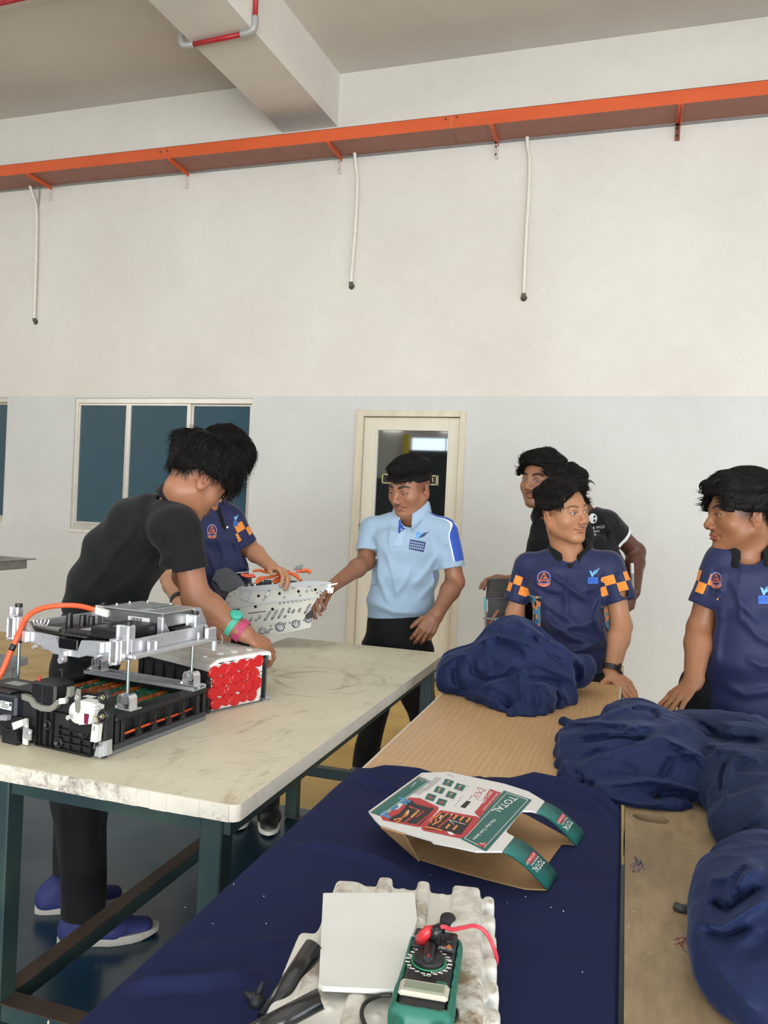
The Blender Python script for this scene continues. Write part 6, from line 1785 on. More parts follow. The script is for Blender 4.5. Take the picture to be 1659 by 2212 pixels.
# --- lower tray
W0, D0, HT = -.395, .377, .088
B().bb((W0, .012, .0), (.0, D0, .012), .002).build('tray_plate', STM, bat)
m = B()
for (a, b) in (((-.030, .03, .0125), (-.026, D0-.004, .075)), ((W0, .03, .0125), (W0+.006, D0-.004, .08)), ((W0+.007, D0-.01, .0125), (-.027, D0-.003, .08))): m.bb(a, b)
m.build('inner_wall', BPM, bat, kind='stuff')
m = B(); m.bb((-.036, .03, .0755), (.004, D0, HT), .003); m.bb((W0, .03, .0755), (W0+.03, D0, HT), .003); m.bb((W0+.031, D0-.03, .0755), (-.037, D0, HT), .003); m.bb((W0+.031, .03, .0755), (-.037, .052, HT), .003)
m.build('top_rim', BP, bat, kind='stuff')
B().bb((-.012, .03, .0125), (.002, D0, .024), .002).build('side_rail', DGP, bat)
for i, v in enumerate((.034, .052, .335, .362)): B().bb((-.022, v, .0245), (.0, v+.012, .075), .001).build('side_post', BP, bat)
for i, v in enumerate((.115, .17, .225, .28)):
    B().prism([(0, 0), (.020, 0), (.010, .010), (.004, .030), (.004, .050), (0, .050)], (-.022, v, .0245), (1, 0, 0), (0, 0, 1), -.004).build('side_rib', BP, bat)
    B().prism([(-.014, 0), (.014, 0), (.004, .016), (.003, .045), (-.003, .045), (-.004, .016)], (-.004, v, .0245), (0, 1, 0), (0, 0, 1), .003).build('side_rib', BP, bat)
B().tube([(-.017, .06, .034), (-.016, .15, .037), (-.018, .25, .035), (-.016, .34, .038)], .0032, 8).build('orange_wire', OCB, bat)
k = B()
for i in range(11): k.box((-.001, .05+i*.031, .0835), (.0015, .007, .003), mi=0)
k.build('rim_marks', DGP, bat, kind='stuff')
# --- cells
cols = [1, 0, 1, 0, 0, 1, 0, 1, 1, 0, 1]
for i, c in enumerate(cols):
    u = -.052-i*.0295
    if u < W0+.03: break
    m = B()
    for j in range(6):
        v0 = .056+j*.049; m.lathe([(.001, 0), (.0105, .001), (.0130, .004), (.0130, .041), (.0105, .0445), (.001, .046)], (u, v0, .060), (0, 1, 0), 14)
    m.build('cell_stick', ORC if c else GRN, bat)
m = B()
for j in (1, 2, 3, 4): m.bb((W0+.03, .0515+j*.049, .046), (-.038, .0575+j*.049, .0495))
m.build('cell_holder', BP, bat, kind='stuff')
# --- U clamps and cross channel
def clamp(u, v, z, s=1.0, mir=1):
    c = B(); c.bb((u-.030*s, v-.020*s, z), (u+.030*s, v+.020*s, z+.003), .001)
    for sx in (-1, 1):
        P = [(u+sx*.011*s-.011*s*k_, v, z+h_) for k_, h_ in ((-1, .003), (-1, .024*s), (-.6, .031*s), (0, .033*s), (.6, .031*s), (1, .024*s), (1, .003))]
    P = [(u-.020*s, z+.003), (u-.019*s, z+.026*s), (u-.015*s, z+.034*s), (u-.008*s, z+.036*s), (u-.004*s, z+.030*s), (u-.004*s, z+.016*s), (u+.004*s, z+.016*s), (u+.004*s, z+.030*s), (u+.008*s, z+.036*s), (u+.015*s, z+.034*s), (u+.019*s, z+.026*s), (u+.020*s, z+.003)]
    Q = [(u-.017*s, z+.003), (u-.016*s, z+.025*s), (u-.013*s, z+.031*s), (u-.009*s, z+.032*s), (u-.007*s, z+.028*s), (u-.007*s, z+.012*s), (u+.007*s, z+.012*s), (u+.007*s, z+.028*s), (u+.009*s, z+.032*s), (u+.013*s, z+.031*s), (u+.016*s, z+.025*s), (u+.017*s, z+.003)]
    n = len(P); V = [(x, v-.013*s, zz) for x, zz in P]+[(x, v-.013*s, zz) for x, zz in Q]+[(x, v+.013*s, zz) for x, zz in P]+[(x, v+.013*s, zz) for x, zz in Q]; F = []
    for i in range(n-1):
        F += [(i, i+1, n+i+1, n+i), (2*n+i, 3*n+i, 3*n+i+1, 2*n+i+1), (i, 2*n+i, 2*n+i+1, i+1), (n+i, n+i+1, 3*n+i+1, 3*n+i)]
    c.add(V, F)
    c.cyl((u-.022*s, v-.012, z+.003), (u-.022*s, v-.012, z+.008), .005, n=6)
    c.build('rod_clamp', ALB, bat)
NRU, NRV, FRV = -.030, .100, .345
clamp(NRU, NRV, HT); clamp(NRU, FRV, HT+.010); clamp(-.345, FRV, HT+.010)
c = B(); c.bb((-.375, FRV-.030, HT), (.0, FRV+.026, HT+.003), .001); c.bb((-.375, FRV-.030, HT+.003), (.0, FRV-.026, HT+.010)); c.bb((-.375, FRV+.022, HT+.003), (.0, FRV+.026, HT+.010)); c.bb((-.375, FRV-.006, HT+.003), (0, FRV+.002, HT+.009), .001)
c.build('cross_channel', AL, bat)
# --- front module
B().bb((-.268, -.0, .0), (-.001, .030, .112), .004).build('front_housing', BPM, bat)
def PF(poly, v, h, m_, name, par=bat, lab=None):
    P = [Fp(x, y, v) for x, y in poly]; a = sum(P[i][0]*P[(i+1) % len(P)][1]-P[(i+1) % len(P)][0]*P[i][1] for i in range(len(P)))
    if a < 0: P = P[::-1]
    o = B().prism(P, (0, v, 0), (1, 0, 0), (0, 0, 1), -h).build(name, m_, par)
    if lab: o['label'] = lab
    return o
# ribs of the front face
r = B()
for z in (.004, .020, .036, .050, .064):
    for ua, ub in ((-.128, -.098), (-.096, -.066), (-.064, -.036)):
        if z < .06: r.bb((ua, -.010, z), (ub, -.001, z+.0022))
for u in (-.130, -.097, -.065, -.034, -.152, -.168, -.188, -.20): r.bb((u, -.010, .003), (u+.0022, -.001, .058 if u > -.14 else .085))
r.bb((-.20, -.010, .001), (-.034, -.001, .0045)); r.bb((-.165, -.010, .085), (-.10, -.001, .0875))
r.build('stiffening_ribs', BP, bat, kind='stuff')
for (px, py, rr) in ((105, 1565, .011), (128, 1604, .012), (183, 1582, .013), (92, 1530, .008)):
    u, z = Fp(px, py, -.005)
    B().lathe([(rr, 0), (rr, .010), (rr*.7, .010), (rr*.7, .002), (.0005, .002)], (u, -.001, z), (0, -1, 0), 18).build('screw_boss', BP, bat)
# grey foam strip
band = [(46, 1500), (47, 1511), (62, 1516), (70, 1528), (88, 1536), (108, 1538), (118, 1532), (126, 1522), (143, 1520), (152, 1508), (153, 1485), (145, 1484), (143, 1502), (138, 1509), (122, 1512), (112, 1522), (104, 1526), (88, 1524), (76, 1518), (68, 1507), (56, 1502)]
PF(band, -.018, .012, GFM, 'foam_gasket')
PF([(127, 1509), (140, 1508), (140, 1520), (127, 1521)], -.022, .005, LBLW, 'white_clip')
# top cover plates and relay block
u0, z0 = Fp(77, 1510, .0); u1, z1 = Fp(128, 1512, 0.)
B().bb((-.380, .006, .1125), (-.235, .075, .122), .003).build('cover_plate', BP, bat)
B().bb((-.34, .02, .1222), (-.29, .05, .1226)).build('cover_label', mat('grey_label', '9b9d9b', .5), bat)
B().bb((-.218, -.012, .098), (-.142, .050, .150), .005).build('relay_block', BP, bat)
B().bb((-.182, -.0125, .10), (-.180, -.0121, .145)).build('relay_seam', DGP, bat)
B().cyl((-.205, .0, .150), (-.205, .0, .160), .0035).build('red_pin', REDP, bat)
h = B(); h.bb((-.185, .045, .150), (-.181, .05, .172), .001); h.bb((-.185, .035, .169), (-.175, .05, .172), .001); h.build('cover_hook', BP, bat, kind='stuff')
B().bb((-.137, .03, .1), (-.05, .085, .113), .003).build('label_plate', BP, bat)
lb = B(); lb.bb((-.125, .04, .1132), (-.085, .075, .1137)); lb.build('plate_label', mat('grey_label', ''), bat)
lb = B(); [lb.bb((-.122+.008*i, .045+.003*(i % 2), .1138), (-.118+.008*i, .068, .1140)) for i in range(4)]; lb.build('label_print', INK, bat, kind='stuff')
# service unit on the right
B().bb((-.095, -.018, .052), (-.004, .035, .132), .006).build('service_unit', BP, bat)
r = B(); [r.bb((-.09+.018*i, -.022, .116), (-.088+.018*i, -.0185, .128)) for i in range(5)]; r.bb((-.092, -.022, .128), (-.010, -.0185, .131)); r.build('stiffening_ribs', BP, bat, kind='stuff')
B().bb((-.068, -.004, .1322), (-.040, .012, .1326)).build('cover_label', LBLW, bat)
for (px, py) in ((232, 1505), (231, 1546)):
    u, z = Fp(px, py, -.02)
    B().lathe([(.016, 0), (.015, .012), (.010, .015), (.010, .010), (.001, .010)], (u-.004, -.018, z), (0, -1, 0), 18).build('bolt_recess', BP, bat)
    B().lathe([(.007, 0), (.007, .004), (.004, .0042), (.004, .002), (.0005, .002)], (u-.004, -.027, z), (0, -1, 0), 14).build('bolt_head', mat('brass_bolt', '8f876c', .35, .8), bat)
cu, cz = Fp(166, 1540, -.03)
B().lathe([(.001, 0), (.024, 0), (.0245, .010), (.022, .012), (.001, .012)], (cu, -.019, cz), (0, -1, 0), 32).build('round_cover', mat('white_nylon', ''), bat)
PF([(172, 1513), (192, 1516), (207, 1522), (206, 1535), (198, 1553), (195, 1564), (170, 1566), (171, 1540)], -.045, .026, WPL, 'plug_cover', lab='white plastic plug cover')
PF([(182, 1541), (192, 1543), (189, 1565), (181, 1563)], -.0462, .001, MAG, 'warning_sticker')
PF([(165, 1488), (173, 1489), (172, 1533), (169, 1541), (163, 1537), (161, 1510)], -.0475, .003, GFM, 'flat_strap')
for (px, py) in ((167, 1507), (210, 1530), (148, 1550)):
    u, z = Fp(px, py, -.045); B().lathe([(.001, 0), (.0055, 0), (.0055, .003), (.003, .0035), (.003, .002), (.0005, .002)], (u, -.045, z), (0, -1, 0), 14).build('screw_head', ALB, bat)
PF([(199, 1563), (212, 1566), (208, 1604), (195, 1602)], -.032, .014, WPL, 'connector', lab='white plug connector')
PF([(201, 1568), (205, 1569), (204, 1580), (200, 1579)], -.033, .001, mat('grey_slot', '9a9b96', .5), 'connector_slot')
W = lambda P, v: [b0+BR @ np.array([Fp(x, y, v)[0], v, Fp(x, y, v)[1]]) for x, y in P]
MB().tube(spline(W([(203, 1548), (208, 1552), (209, 1562)], -.04), 6), .0011, 6).build('thin_wire', mat('yellow_wire', 'a8965a', .5), bat)
MB().tube(spline(W([(205, 1605), (203, 1616), (210, 1612), (218, 1606)], -.012), 6), .0012, 6).build('thin_wire', mat('grey_wire', '77726a', .5), bat)
PF([(213, 1604), (231, 1600), (231, 1632), (212, 1638)], -.006, .016, AL, 'corner_bracket')
PF([(208, 1615), (216, 1612), (216, 1636), (203, 1633)], -.012, .005, AL, 'corner_bracket')
# left boxes
B().bb((-.395, -.022, .060), (-.252, .045, .110), .005).build('junction_box', mat('blue_black_plastic', '22262e', .45), bat)
PF([(1, 1513), (25, 1518), (24, 1535), (0, 1530)], -.0235, .001, LBLW, 'box_label')
t_ = B()
for i, (y0_, w_) in enumerate(((1516, 8), (1519.5, 14), (1523, 17), (1526.5, 15))):
    a, z = Fp(3, y0_, -.0238); b_, z2 = Fp(3+w_, y0_+w_*.17, -.0238); t_.bb((a, -.0242, z-.0008), (b_, -.0237, z+.0006))
t_.build('label_print', INK, bat, kind='stuff')
PF([(20, 1519), (24, 1520), (24, 1526), (20, 1525)], -.0244, .0006, INK, 'label_code')
B().bb((-.36, -.02, .11), (-.275, .03, .1165), .003).build('box_lid', BP, bat)
PF([(4, 1577), (35, 1580), (36, 1612), (4, 1607)], -.030, .03, BP, 'black_connector')
B().bb((-.335, -.014, .008), (-.240, .0, .060), .003).build('bracket_wall', BPM, bat)
PF([(52, 1552), (59, 1553), (59, 1610), (48, 1608), (49, 1590), (51, 1570)], -.020, .004, WPL, 'white_strip')
PF([(50, 1570), (68, 1577), (66, 1600), (48, 1594)], -.023, .003, AL, 'metal_tab')
u, z = Fp(62, 1583, -.024); B().lathe([(.001, 0), (.005, 0), (.005, .003), (.001, .003)], (u, -.023, z), (0, -1, 0), 12).build('screw_head', ALB, bat)
PF([(25, 1562), (48, 1554), (50, 1567), (29, 1577)], -.038, .012, WPL, 'connector', lab='white plug connector')
PF([(0, 1545), (16, 1547), (14, 1557), (0, 1556)], -.035, .012, AL, 'metal_tab')
MB().tube([b0+BR @ np.array([-.42, -.02, .012]), b0+BR @ np.array([-.335, -.02, .013])], .007, 10).build('orange_lead', OCB, bat)
for pts in (([(0, 1558), (20, 1566), (34, 1590)]), ([(0, 1570), (22, 1578), (40, 1575)]), ([(0, 1562), (30, 1600), (44, 1604)])):
    MB().tube(spline(W(pts, -.028), 8), .0022, 6).build('black_wire', BP, bat)
# --- rods and raised frame
zb = Fp(282, 1417, NRV)[1]          # underside of the frame
zdk = zb+.030
for (u, v, zr) in ((NRU, NRV, HT+.012), (NRU, FRV, HT+.022), (-.345, FRV, HT+.022), (-.385, NRV, .10)):
    B().cyl((u, v, zr), (u, v, zb+.045), .0042, n=12).build('threaded_rod', ZN, bat)
    q = B(); q.cyl((u, v, zb-.008), (u, v, zb-.001), .0095, n=6); q.cyl((u, v, zr-.004), (u, v, zr+.004), .009, n=6); q.build('rod_nut', BP, bat, kind='stuff')
fr_ = B()
fr_.bb((-.014, .070, zb), (.014, .392, zb+.010), .002); fr_.bb((-.016, .085, zb+.0101), (-.010, .36, zb+.042), .001)     # right rail
fr_.build('frame_rail', AL, bat)
f2 = B(); f2.prism([(-.400, zb+.006), (-.400, zb+.050), (-.335, zb+.050), (-.318, zb+.030), (-.235, zb+.026), (-.225, zb+.000), (-.165, zb+.000), (-.155, zb+.026), (-.10, zb+.030), (-.016, zb+.034), (-.016, zb+.001), (-.13, zb-.006), (-.16, zb-.016), (-.24, zb-.016), (-.28, zb+.000)][::-1], (0, .075, 0), (1, 0, 0), (0, 0, 1), -.010)
f2.build('frame_rail', AL, bat)
B().bb((-.400, .382, zb), (-.0165, .392, zb+.04), .002).build('frame_rail', AL, bat); B().bb((-.410, .086, zb), (-.400, .381, zb+.04), .002).build('frame_rail', AL, bat)
B().bb((-.398, .087, zb+.004), (-.0165, .381, zb+.010)).build('frame_floor', DGP, bat)
B().bb((-.30, .088, zb-.012), (-.03, .10, zb-.001)).build('frame_lip', AL, bat)
lug = B()
for u_, z_ in ((-.205, zb-.026), ): lug.cyl((u_, .060, z_), (u_, .076, z_), .008, n=14)
lug.bb((-.212, .062, zb-.024), (-.196, .074, zb-.004)); lug.build('frame_lug', ALB, bat)
for u_ in (-.30, -.10): B().cyl((u_, .066, zb-.005), (u_, .076, zb-.005), .005, n=12).build('frame_boss', ALB, bat)
for (ua, ub) in ((-.335, -.32), (-.095, -.08), (-.055, -.04)): B().bb((ua, .060, zb+.004), (ub, .0745, zb+.032), .002).build('frame_rib', ALB, bat)
def post(u, v, h, w=.026):
    p_ = B(); p_.bb((u-w/2, v-w/2, zb+.010), (u+w/2, v+w/2, zb+h), .004)
    for sx in (-1, 1): p_.cyl((u+sx*w*.5, v-w*.45, zb+.010), (u+sx*w*.5, v-w*.45, zb+h), .005, n=10)
    p_.build('frame_post', ALB, bat); B().cyl((u+.004, v, zb+h), (u+.004, v, zb+h+.008), .009, n=14).build('post_cap', BP, bat)
post(-.030, .090, .075, .030); post(NRU, FRV, .072); post(-.345, FRV+.0, .068, .022); post(-.385, .090, .085, .022)
g = B(); [g.bb((.002, v, zb+.010), (.006, v+.004, zb+.030)) for v in (.13, .155, .32)]; g.bb((-.002, .13, zb+.010), (.003, .16, zb+.034)); g.bb((.002, .385, zb-.012), (.010, .392, zb+.034)); g.cyl((.018, .372, zb-.022), (.018, .372, zb+.002), .008, n=12); g.bb((.008, .34, zb+.010), (.020, .38, zb+.040), .003)
g.build('rail_fins', ALB, bat, kind='stuff')
def hinge(u, v, z, s=1):
    hg = B(); w_ = .014*s
    for (x0, x1, za, zc) in ((-.012, -.007, -.030, .030), (.007, .012, -.030, .030), (-.012, .012, .024, .030), (-.012, .012, -.030, -.024)): hg.bb((u+x0, v-.010, z+za), (u+x1, v+.010, z+zc), .002)
    for z_ in (-.026, .026): hg.cyl((u, v-.014, z+z_), (u, v-.009, z+z_), .005, n=12)
    hg.bb((u+.012, v-.006, z-.020), (u+.022, v+.010, z+.028), .002)
    hg.build('slotted_bracket', ALB, bat)
u, z = Fp(249, 1408, .055); hinge(u, .055, z); u, z = Fp(28, 1355, .060); hinge(u, .06, z)
# electronics on the frame
e = B(); ua, va = Zp(204, 1372, zdk); ub, vb = Zp(330, 1352, zdk)
B().bb((-.155, .100, zdk-.002), (-.055, .285, zdk+.028), .005).build('control_unit', BP, bat)
B().bb((-.110, .13, zdk+.0282), (-.080, .165, zdk+.0286)).build('unit_label', mat('grey_label', ''), bat)
B().bb((-.235, .105, zdk-.006), (-.158, .235, zdk+.012), .003).build('relay_holder', BPM, bat)
B().bb((-.205, .12, zdk+.0121), (-.17, .20, zdk+.0126)).build('unit_label', mat('grey_label', ''), bat)
q = B(); q.bb((-.225, .0725, zb-.0), (-.165, .1, zb+.026), .002); q.build('notch_connector', mat('glossy_black', '0c0c0e', .2), bat)
for i in range(5): B().lathe([(.012, 0), (.012, .004), (.009, .004), (.009, .001), (.0005, .001)], (-.165-.014*i, .098, zdk+.0), (0, 0, 1), 16).build('cable_ring', BP, bat)
for i, u_ in enumerate((-.265, -.235, -.31)): B().cyl((u_, .19, zdk-.005), (u_, .19, zdk+.034), .010, .008, n=16).build('rubber_boot', BP, bat)
B().bb((-.385, .11, zdk-.018), (-.25, .25, zdk-.004), .003).build('bus_bar_cover', BP, bat); B().prism([(0, 0), (.08, 0), (.06, .03), (.01, .02)], (-.36, .125, zdk-.003), (1, 0, 0), (0, 1, 0), .006).build('copper_plate', mat('pale_metal', '9fa196', .35, .7), bat)
for u_ in (-.30, -.225): B().bb((u_, .255, zdk), (u_+.022, .275, zdk+.035), .002).build('frame_lug', ALB, bat)
# silver computer case
ec = B(); E0, E1, V0, V1 = -.240, -.045, .235, .385; z0_ = zdk+.016
ec.bb((E0, V0, z0_), (E1, V1, z0_+.036), .003); ec.build('silver_case', mat('case_aluminium', '8f928f', .35, .7, noise=.12, nscale=40), bat)
ec = B(); ec.bb((E0-.004, V0-.003, z0_+.036), (E1+.004, V1+.003, z0_+.039), .001); ec.build('case_lid', AL, bat)
q = B(); q.bb((E0+.11, V0+.01, z0_+.0391), (E0+.135, V1-.01, z0_+.0396)); q.build('case_label', mat('pale_green_label', 'a9b9b2', .4), bat)
q = B(); [q.bb((E0+.114, V0+.05+.018*i, z0_+.0397), (E0+.131, V0+.060+.018*i, z0_+.0399)) for i in range(5)]; q.build('label_print', INK, bat, kind='stuff')
q = B(); q.bb((E0+.085, V0-.0010, z0_+.006), (E0+.155, V0-.0003, z0_+.022)); q.build('barcode_label', LBLW, bat)
q = B(); [q.bb((E0+.095+.004*i, V0-.0014, z0_+.012), (E0+.0965+.004*i+(i % 3)*.0006, V0-.0010, z0_+.020)) for i in range(9)]; q.build('label_print', INK, bat, kind='stuff')
q = B(); q.prism([(0, 0), (.055, 0), (.055, .012), (.028, .050), (.020, .052), (0, .052)], (E1+.005, V1-.03, z0_-.012), (0, 1, 0), (0, 0, 1), .003); q.bb((E1-.008, V0-.012, z0_-.016), (E1+.010, V0-.003, z0_+.03), .002); q.prism([(0, 0), (.03, 0), (.006, .03), (0, .03)], (E1+.002, V0+.0, z0_-.016), (0, 1, 0), (0, 0, 1), .003)
q.build('case_bracket', ALB, bat, kind='stuff')
B().bb((-.115, .27, zdk-.002), (-.025, .335, zdk+.014), .004).build('black_module', BP, bat)
for (u_, v_) in ((E0, V0+.05), (E0, V0+.1), (E0+.02, V1), (E0+.1, V1)): B().cyl((u_, v_, z0_+.039), (u_, v_, z0_+.043), .003, n=8).build('case_screw', ALB, bat)
# white connector and orange cable
u, z = Fp(221, 1322, .18)
Rt = rotz(math.radians(25)); B().box((u, .18, z), (.034, .022, .018), Rt @ np.array([[1, 0, .0], [0, 1, 0], [-.25, 0, 1]]), .003).build('connector', WPL, bat, label='white plug connector')
cb = [(-30, 1500, .0), (2, 1455, .02), (22, 1410, .04), (38, 1375, .055), (50, 1345, .07), (68, 1325, .09), (95, 1313, .12), (130, 1308, .15), (170, 1309, .17), (205, 1317, .18)]
P = [b0+BR @ np.array([Fp(x, y, v)[0], v, Fp(x, y, v)[1]]) for x, y, v in cb]
MB().tube(spline(P, 8), .0068, 12).build('orange_cable', OCB, bat)
S_ = spline(P, 8); q = MB()
for i in range(24, 34): q.tube([S_[i]-(S_[i+1]-S_[i])*.1, S_[i]+(S_[i+1]-S_[i])*.35], .0078, 12)
q.build('cable_ridges', OCB, bat, kind='stuff')
MB().tube(S_[17:21], .0074, 12).build('cable_tape', BP, bat)
for k_ in range(3):
    th = np.linspace(0, math.pi, 8); c_ = P[5]+bu*(.022+.012*k_)-bz*.012
    MB().tube([c_+bu*.0+bv*math.cos(a)*.013-bz*math.sin(a)*.016 for a in th], .0024, 6).build('cable_clip', ALB, bat)

# ================================================================ red-faced cell module
r0 = onz(448, 1541, TZ); r1 = onz(574, 1512, TZ); ru = unit(r1-r0); rn = np.array([ru[1], -ru[0], 0])    # ru along the face, rn out of the face
if np.dot(rn, CF) > 0: rn = -rn
rv = -rn; RR = np.stack([ru, rv, bz], 1); RT = (RR, r0)
def M_(): return MB(T=RT)
def RF(px, py, v=0.): q = (onp(px, py, r0+rv*v, rv)-r0) @ RR; return q[0], q[2]
wR = np.linalg.norm(r1-r0); hR = RF(444, 1441)[1]; L_ = .34
mod = thing('cell_module', 'battery cell module with red capped cell ends under a white metal cover', 'battery module', tuple(r0))
M_().bb((-.004, .0, .0), (wR, L_, .008), .002).build('bottom_tray', STM, mod)
M_().bb((0, .003, .0081), (wR-.002, L_-.01, hR), .003).build('module_body', BPM, mod)
m = M_()
for v in np.linspace(.05, L_-.04, 6): m.bb((-.006, v, .015), (-.0002, v+.006, hR-.01), .001)
m.bb((-.007, .01, hR-.022), (-.0002, L_-.01, hR-.014), .001); m.bb((-.005, .01, .012), (-.0002, L_-.01, .018), .001)
m.build('side_ribs', BP, mod, kind='stuff')
m = M_(); m.bb((0, -.002, .009), (.006, .0028, hR-.001), .001); m.bb((wR-.008, -.002, .009), (wR-.002, .0028, hR-.001), .001); m.bb((.0061, -.002, hR-.016), (wR-.0081, .0028, hR-.001), .001)
m.build('end_frame', DGP, mod)
CR_ = mat('red_silicone', 'bb1d20', .35, spec=.5); WB = mat('white_insulator', 'd9d8d6', .5)
for (px, py) in ((449, 1473), (452, 1475), (562, 1454), (561, 1508), (449, 1534)):
    u, z = RF(px, py, -.003); M_().lathe([(.008, 0), (.008, .005), (.005, .005), (.005, .001), (.0005, .001)], (u, -.002, z), (0, -1, 0), 14).build('screw_boss', BP, mod)
caps = [((463, 1451), (482, 1445)), ((499, 1443), (521, 1436)), ((541, 1435), (556, 1427)), ((470, 1471), (489, 1465)), ((509, 1462), (527, 1455)), ((536, 1479), (548, 1456)), ((459, 1494), (476, 1488)), ((496, 1486), (516, 1479)), ((547, 1497), (556, 1473)), ((463, 1518), (487, 1511)), ((504, 1509), (526, 1501)), ((541, 1505), (551, 1490))]
caps = [((460, 1452), (482, 1446)), ((500, 1443), (521, 1436)), ((540, 1435), (557, 1427)), ((467, 1472), (488, 1466)), ((508, 1463), (526, 1456)), ((532, 1481), (547, 1455)), ((457, 1497), (476, 1490)), ((498, 1488), (516, 1481)), ((541, 1501), (553, 1474)), ((464, 1519), (486, 1511)), ((504, 1511), (524, 1503))]
wb = [(453, 1440), (462, 1433), (476, 1434), (486, 1429), (500, 1429), (512, 1424), (528, 1424), (540, 1420), (566, 1415), (560, 1512), (470, 1530), (456, 1534)]
P = [RF(x, y, -.003) for x, y in wb]
a = sum(P[i][0]*P[(i+1) % len(P)][1]-P[(i+1) % len(P)][0]*P[i][1] for i in range(len(P))); P = P if a > 0 else P[::-1]
M_().prism(P, (0, -.004, 0), (1, 0, 0), (0, 0, 1), .003).build('insulator_sheet', WB, mod)
for (pa, pb) in caps:
    A = np.array(RF(*pa, -.006)); Bb = np.array(RF(*pb, -.006)); d_ = (Bb-A)/np.linalg.norm(Bb-A); nn = np.array([-d_[1], d_[0]]); L2 = np.linalg.norm(Bb-A); rr = .0176
    out = []
    for t in np.linspace(math.radians(32), math.radians(328), 18): out.append(A+rr*(math.cos(t)*d_+math.sin(t)*nn))
    for t in np.linspace(math.radians(-148), math.radians(148), 18): out.append(Bb+rr*(math.cos(t)*d_+math.sin(t)*nn))
    q = M_(); n = len(out); cen = (A+Bb)/2; V = []
    for sc, v in ((1.0, -.004), (1.0, -.012), (.93, -.0145), (.80, -.0145), (.76, -.0130)): V += [(*(cen+(p-cen)*sc),) for p in out] if False else [(cen[0]+(p[0]-cen[0])*sc, v, cen[1]+(p[1]-cen[1])*sc) for p in out]
    F = [(i*n+j, (i+1)*n+j, (i+1)*n+(j+1) % n, i*n+(j+1) % n) for i in range(4) for j in range(n)]+[tuple(range(4*n, 5*n))[::-1]]
    q.add(V, F, smooth=False); cp = q.build('cell_cap', CR_, mod)
    q = M_(); q.cyl((Bb[0]+.001, -.0131, Bb[1]-.003), (Bb[0]+.001, -.0136, Bb[1]-.003), .0014, n=8); q.build('vent_hole', mat('dark_red', '4a0d10', .6), cp)
# cover: white pressed sheet metal with shoulders and bosses
CV = mat('pressed_cover', 'd6d4cf', .36, .2, noise=.2, nscale=8, c2='a9a59b')
zc = hR; m = M_()
prof = [(-.008, -.012), (-.006, .004), (.020, .016), (.034, .018), (wR-.020, .018), (wR-.004, .016), (wR+.004, .010), (wR+.004, -.010)]
n = len(prof); V = [(u, v, zc+z) for v in (-.008, L_) for u, z in prof]; F = [(j, j+1, n+j+1, n+j) for j in range(n-1)]
m.add(V, F); o = m.build('module_cover', CV, mod); sd = o.modifiers.new('thickness', 'SOLIDIFY'); sd.thickness = .003; sd.offset = 1
rp = [(px, 0) for px in (0,)]
q = M_(); V = [(u, -.0085, zc+z) for u, z in prof[1:-1]]+[(u, -.0085, zc+z-.010) for u, z in prof[1:-1]]; k_ = len(prof)-2
q.add(V, [(j, k_+j, k_+j+1, j+1) for j in range(k_-1)]); q.build('cover_lip', mat('white_rim', 'dedede', .35), mod)
for i, (fu, v) in enumerate(((.06, .015), (.11, .012), (.165, .010))):
    q = M_(); q.box((fu, v+.012, zc+.0225), (.022, .024, .009), None, .004, taper=.7); q.build('cover_boss', CV, mod)
for (u_, v_, ra) in ((.05, .20, .014), (.04, .13, .010), (.07, .09, .012), (.03, .26, .010), (.12, .16, .006), (.10, .22, .006), (.045, .065, .008), (.02, .045, .010), (.15, .10, .005)):
    M_().lathe([(ra, 0), (ra*.8, .003), (ra*.4, .0045), (.0005, .005)], (u_, v_, zc+.017), (0, 0, 1), 14).build('cover_dimple', CV, mod)
for u_ in (.085, .135): M_().bb((u_, .03, zc+.0182), (u_+.014, L_-.02, zc+.0215), .002).build('cover_ridge', CV, mod)
q = M_(); q.bb((wR+.002, .0, .006), (wR+.014, .03, .009), .001); q.cyl((wR+.004, .012, .009), (wR+.004, .012, .026), .010, .006, n=14); q.bb((wR-.002, -.004, .002), (wR+.022, .012, .006), .002)
q.build('mounting_foot', AL, mod)
MB().tube(spline([near(478, 1372, r0+rv*.2+bz*.15), near(481, 1382, r0+rv*.2+bz*.15), near(478, 1392, r0+rv*.2+bz*.15), near(486, 1394, r0+rv*.18+bz*.15)], 6), .0012, 6).build('thin_wire', mat('pale_wire', 'a9a79c', .4), mod)
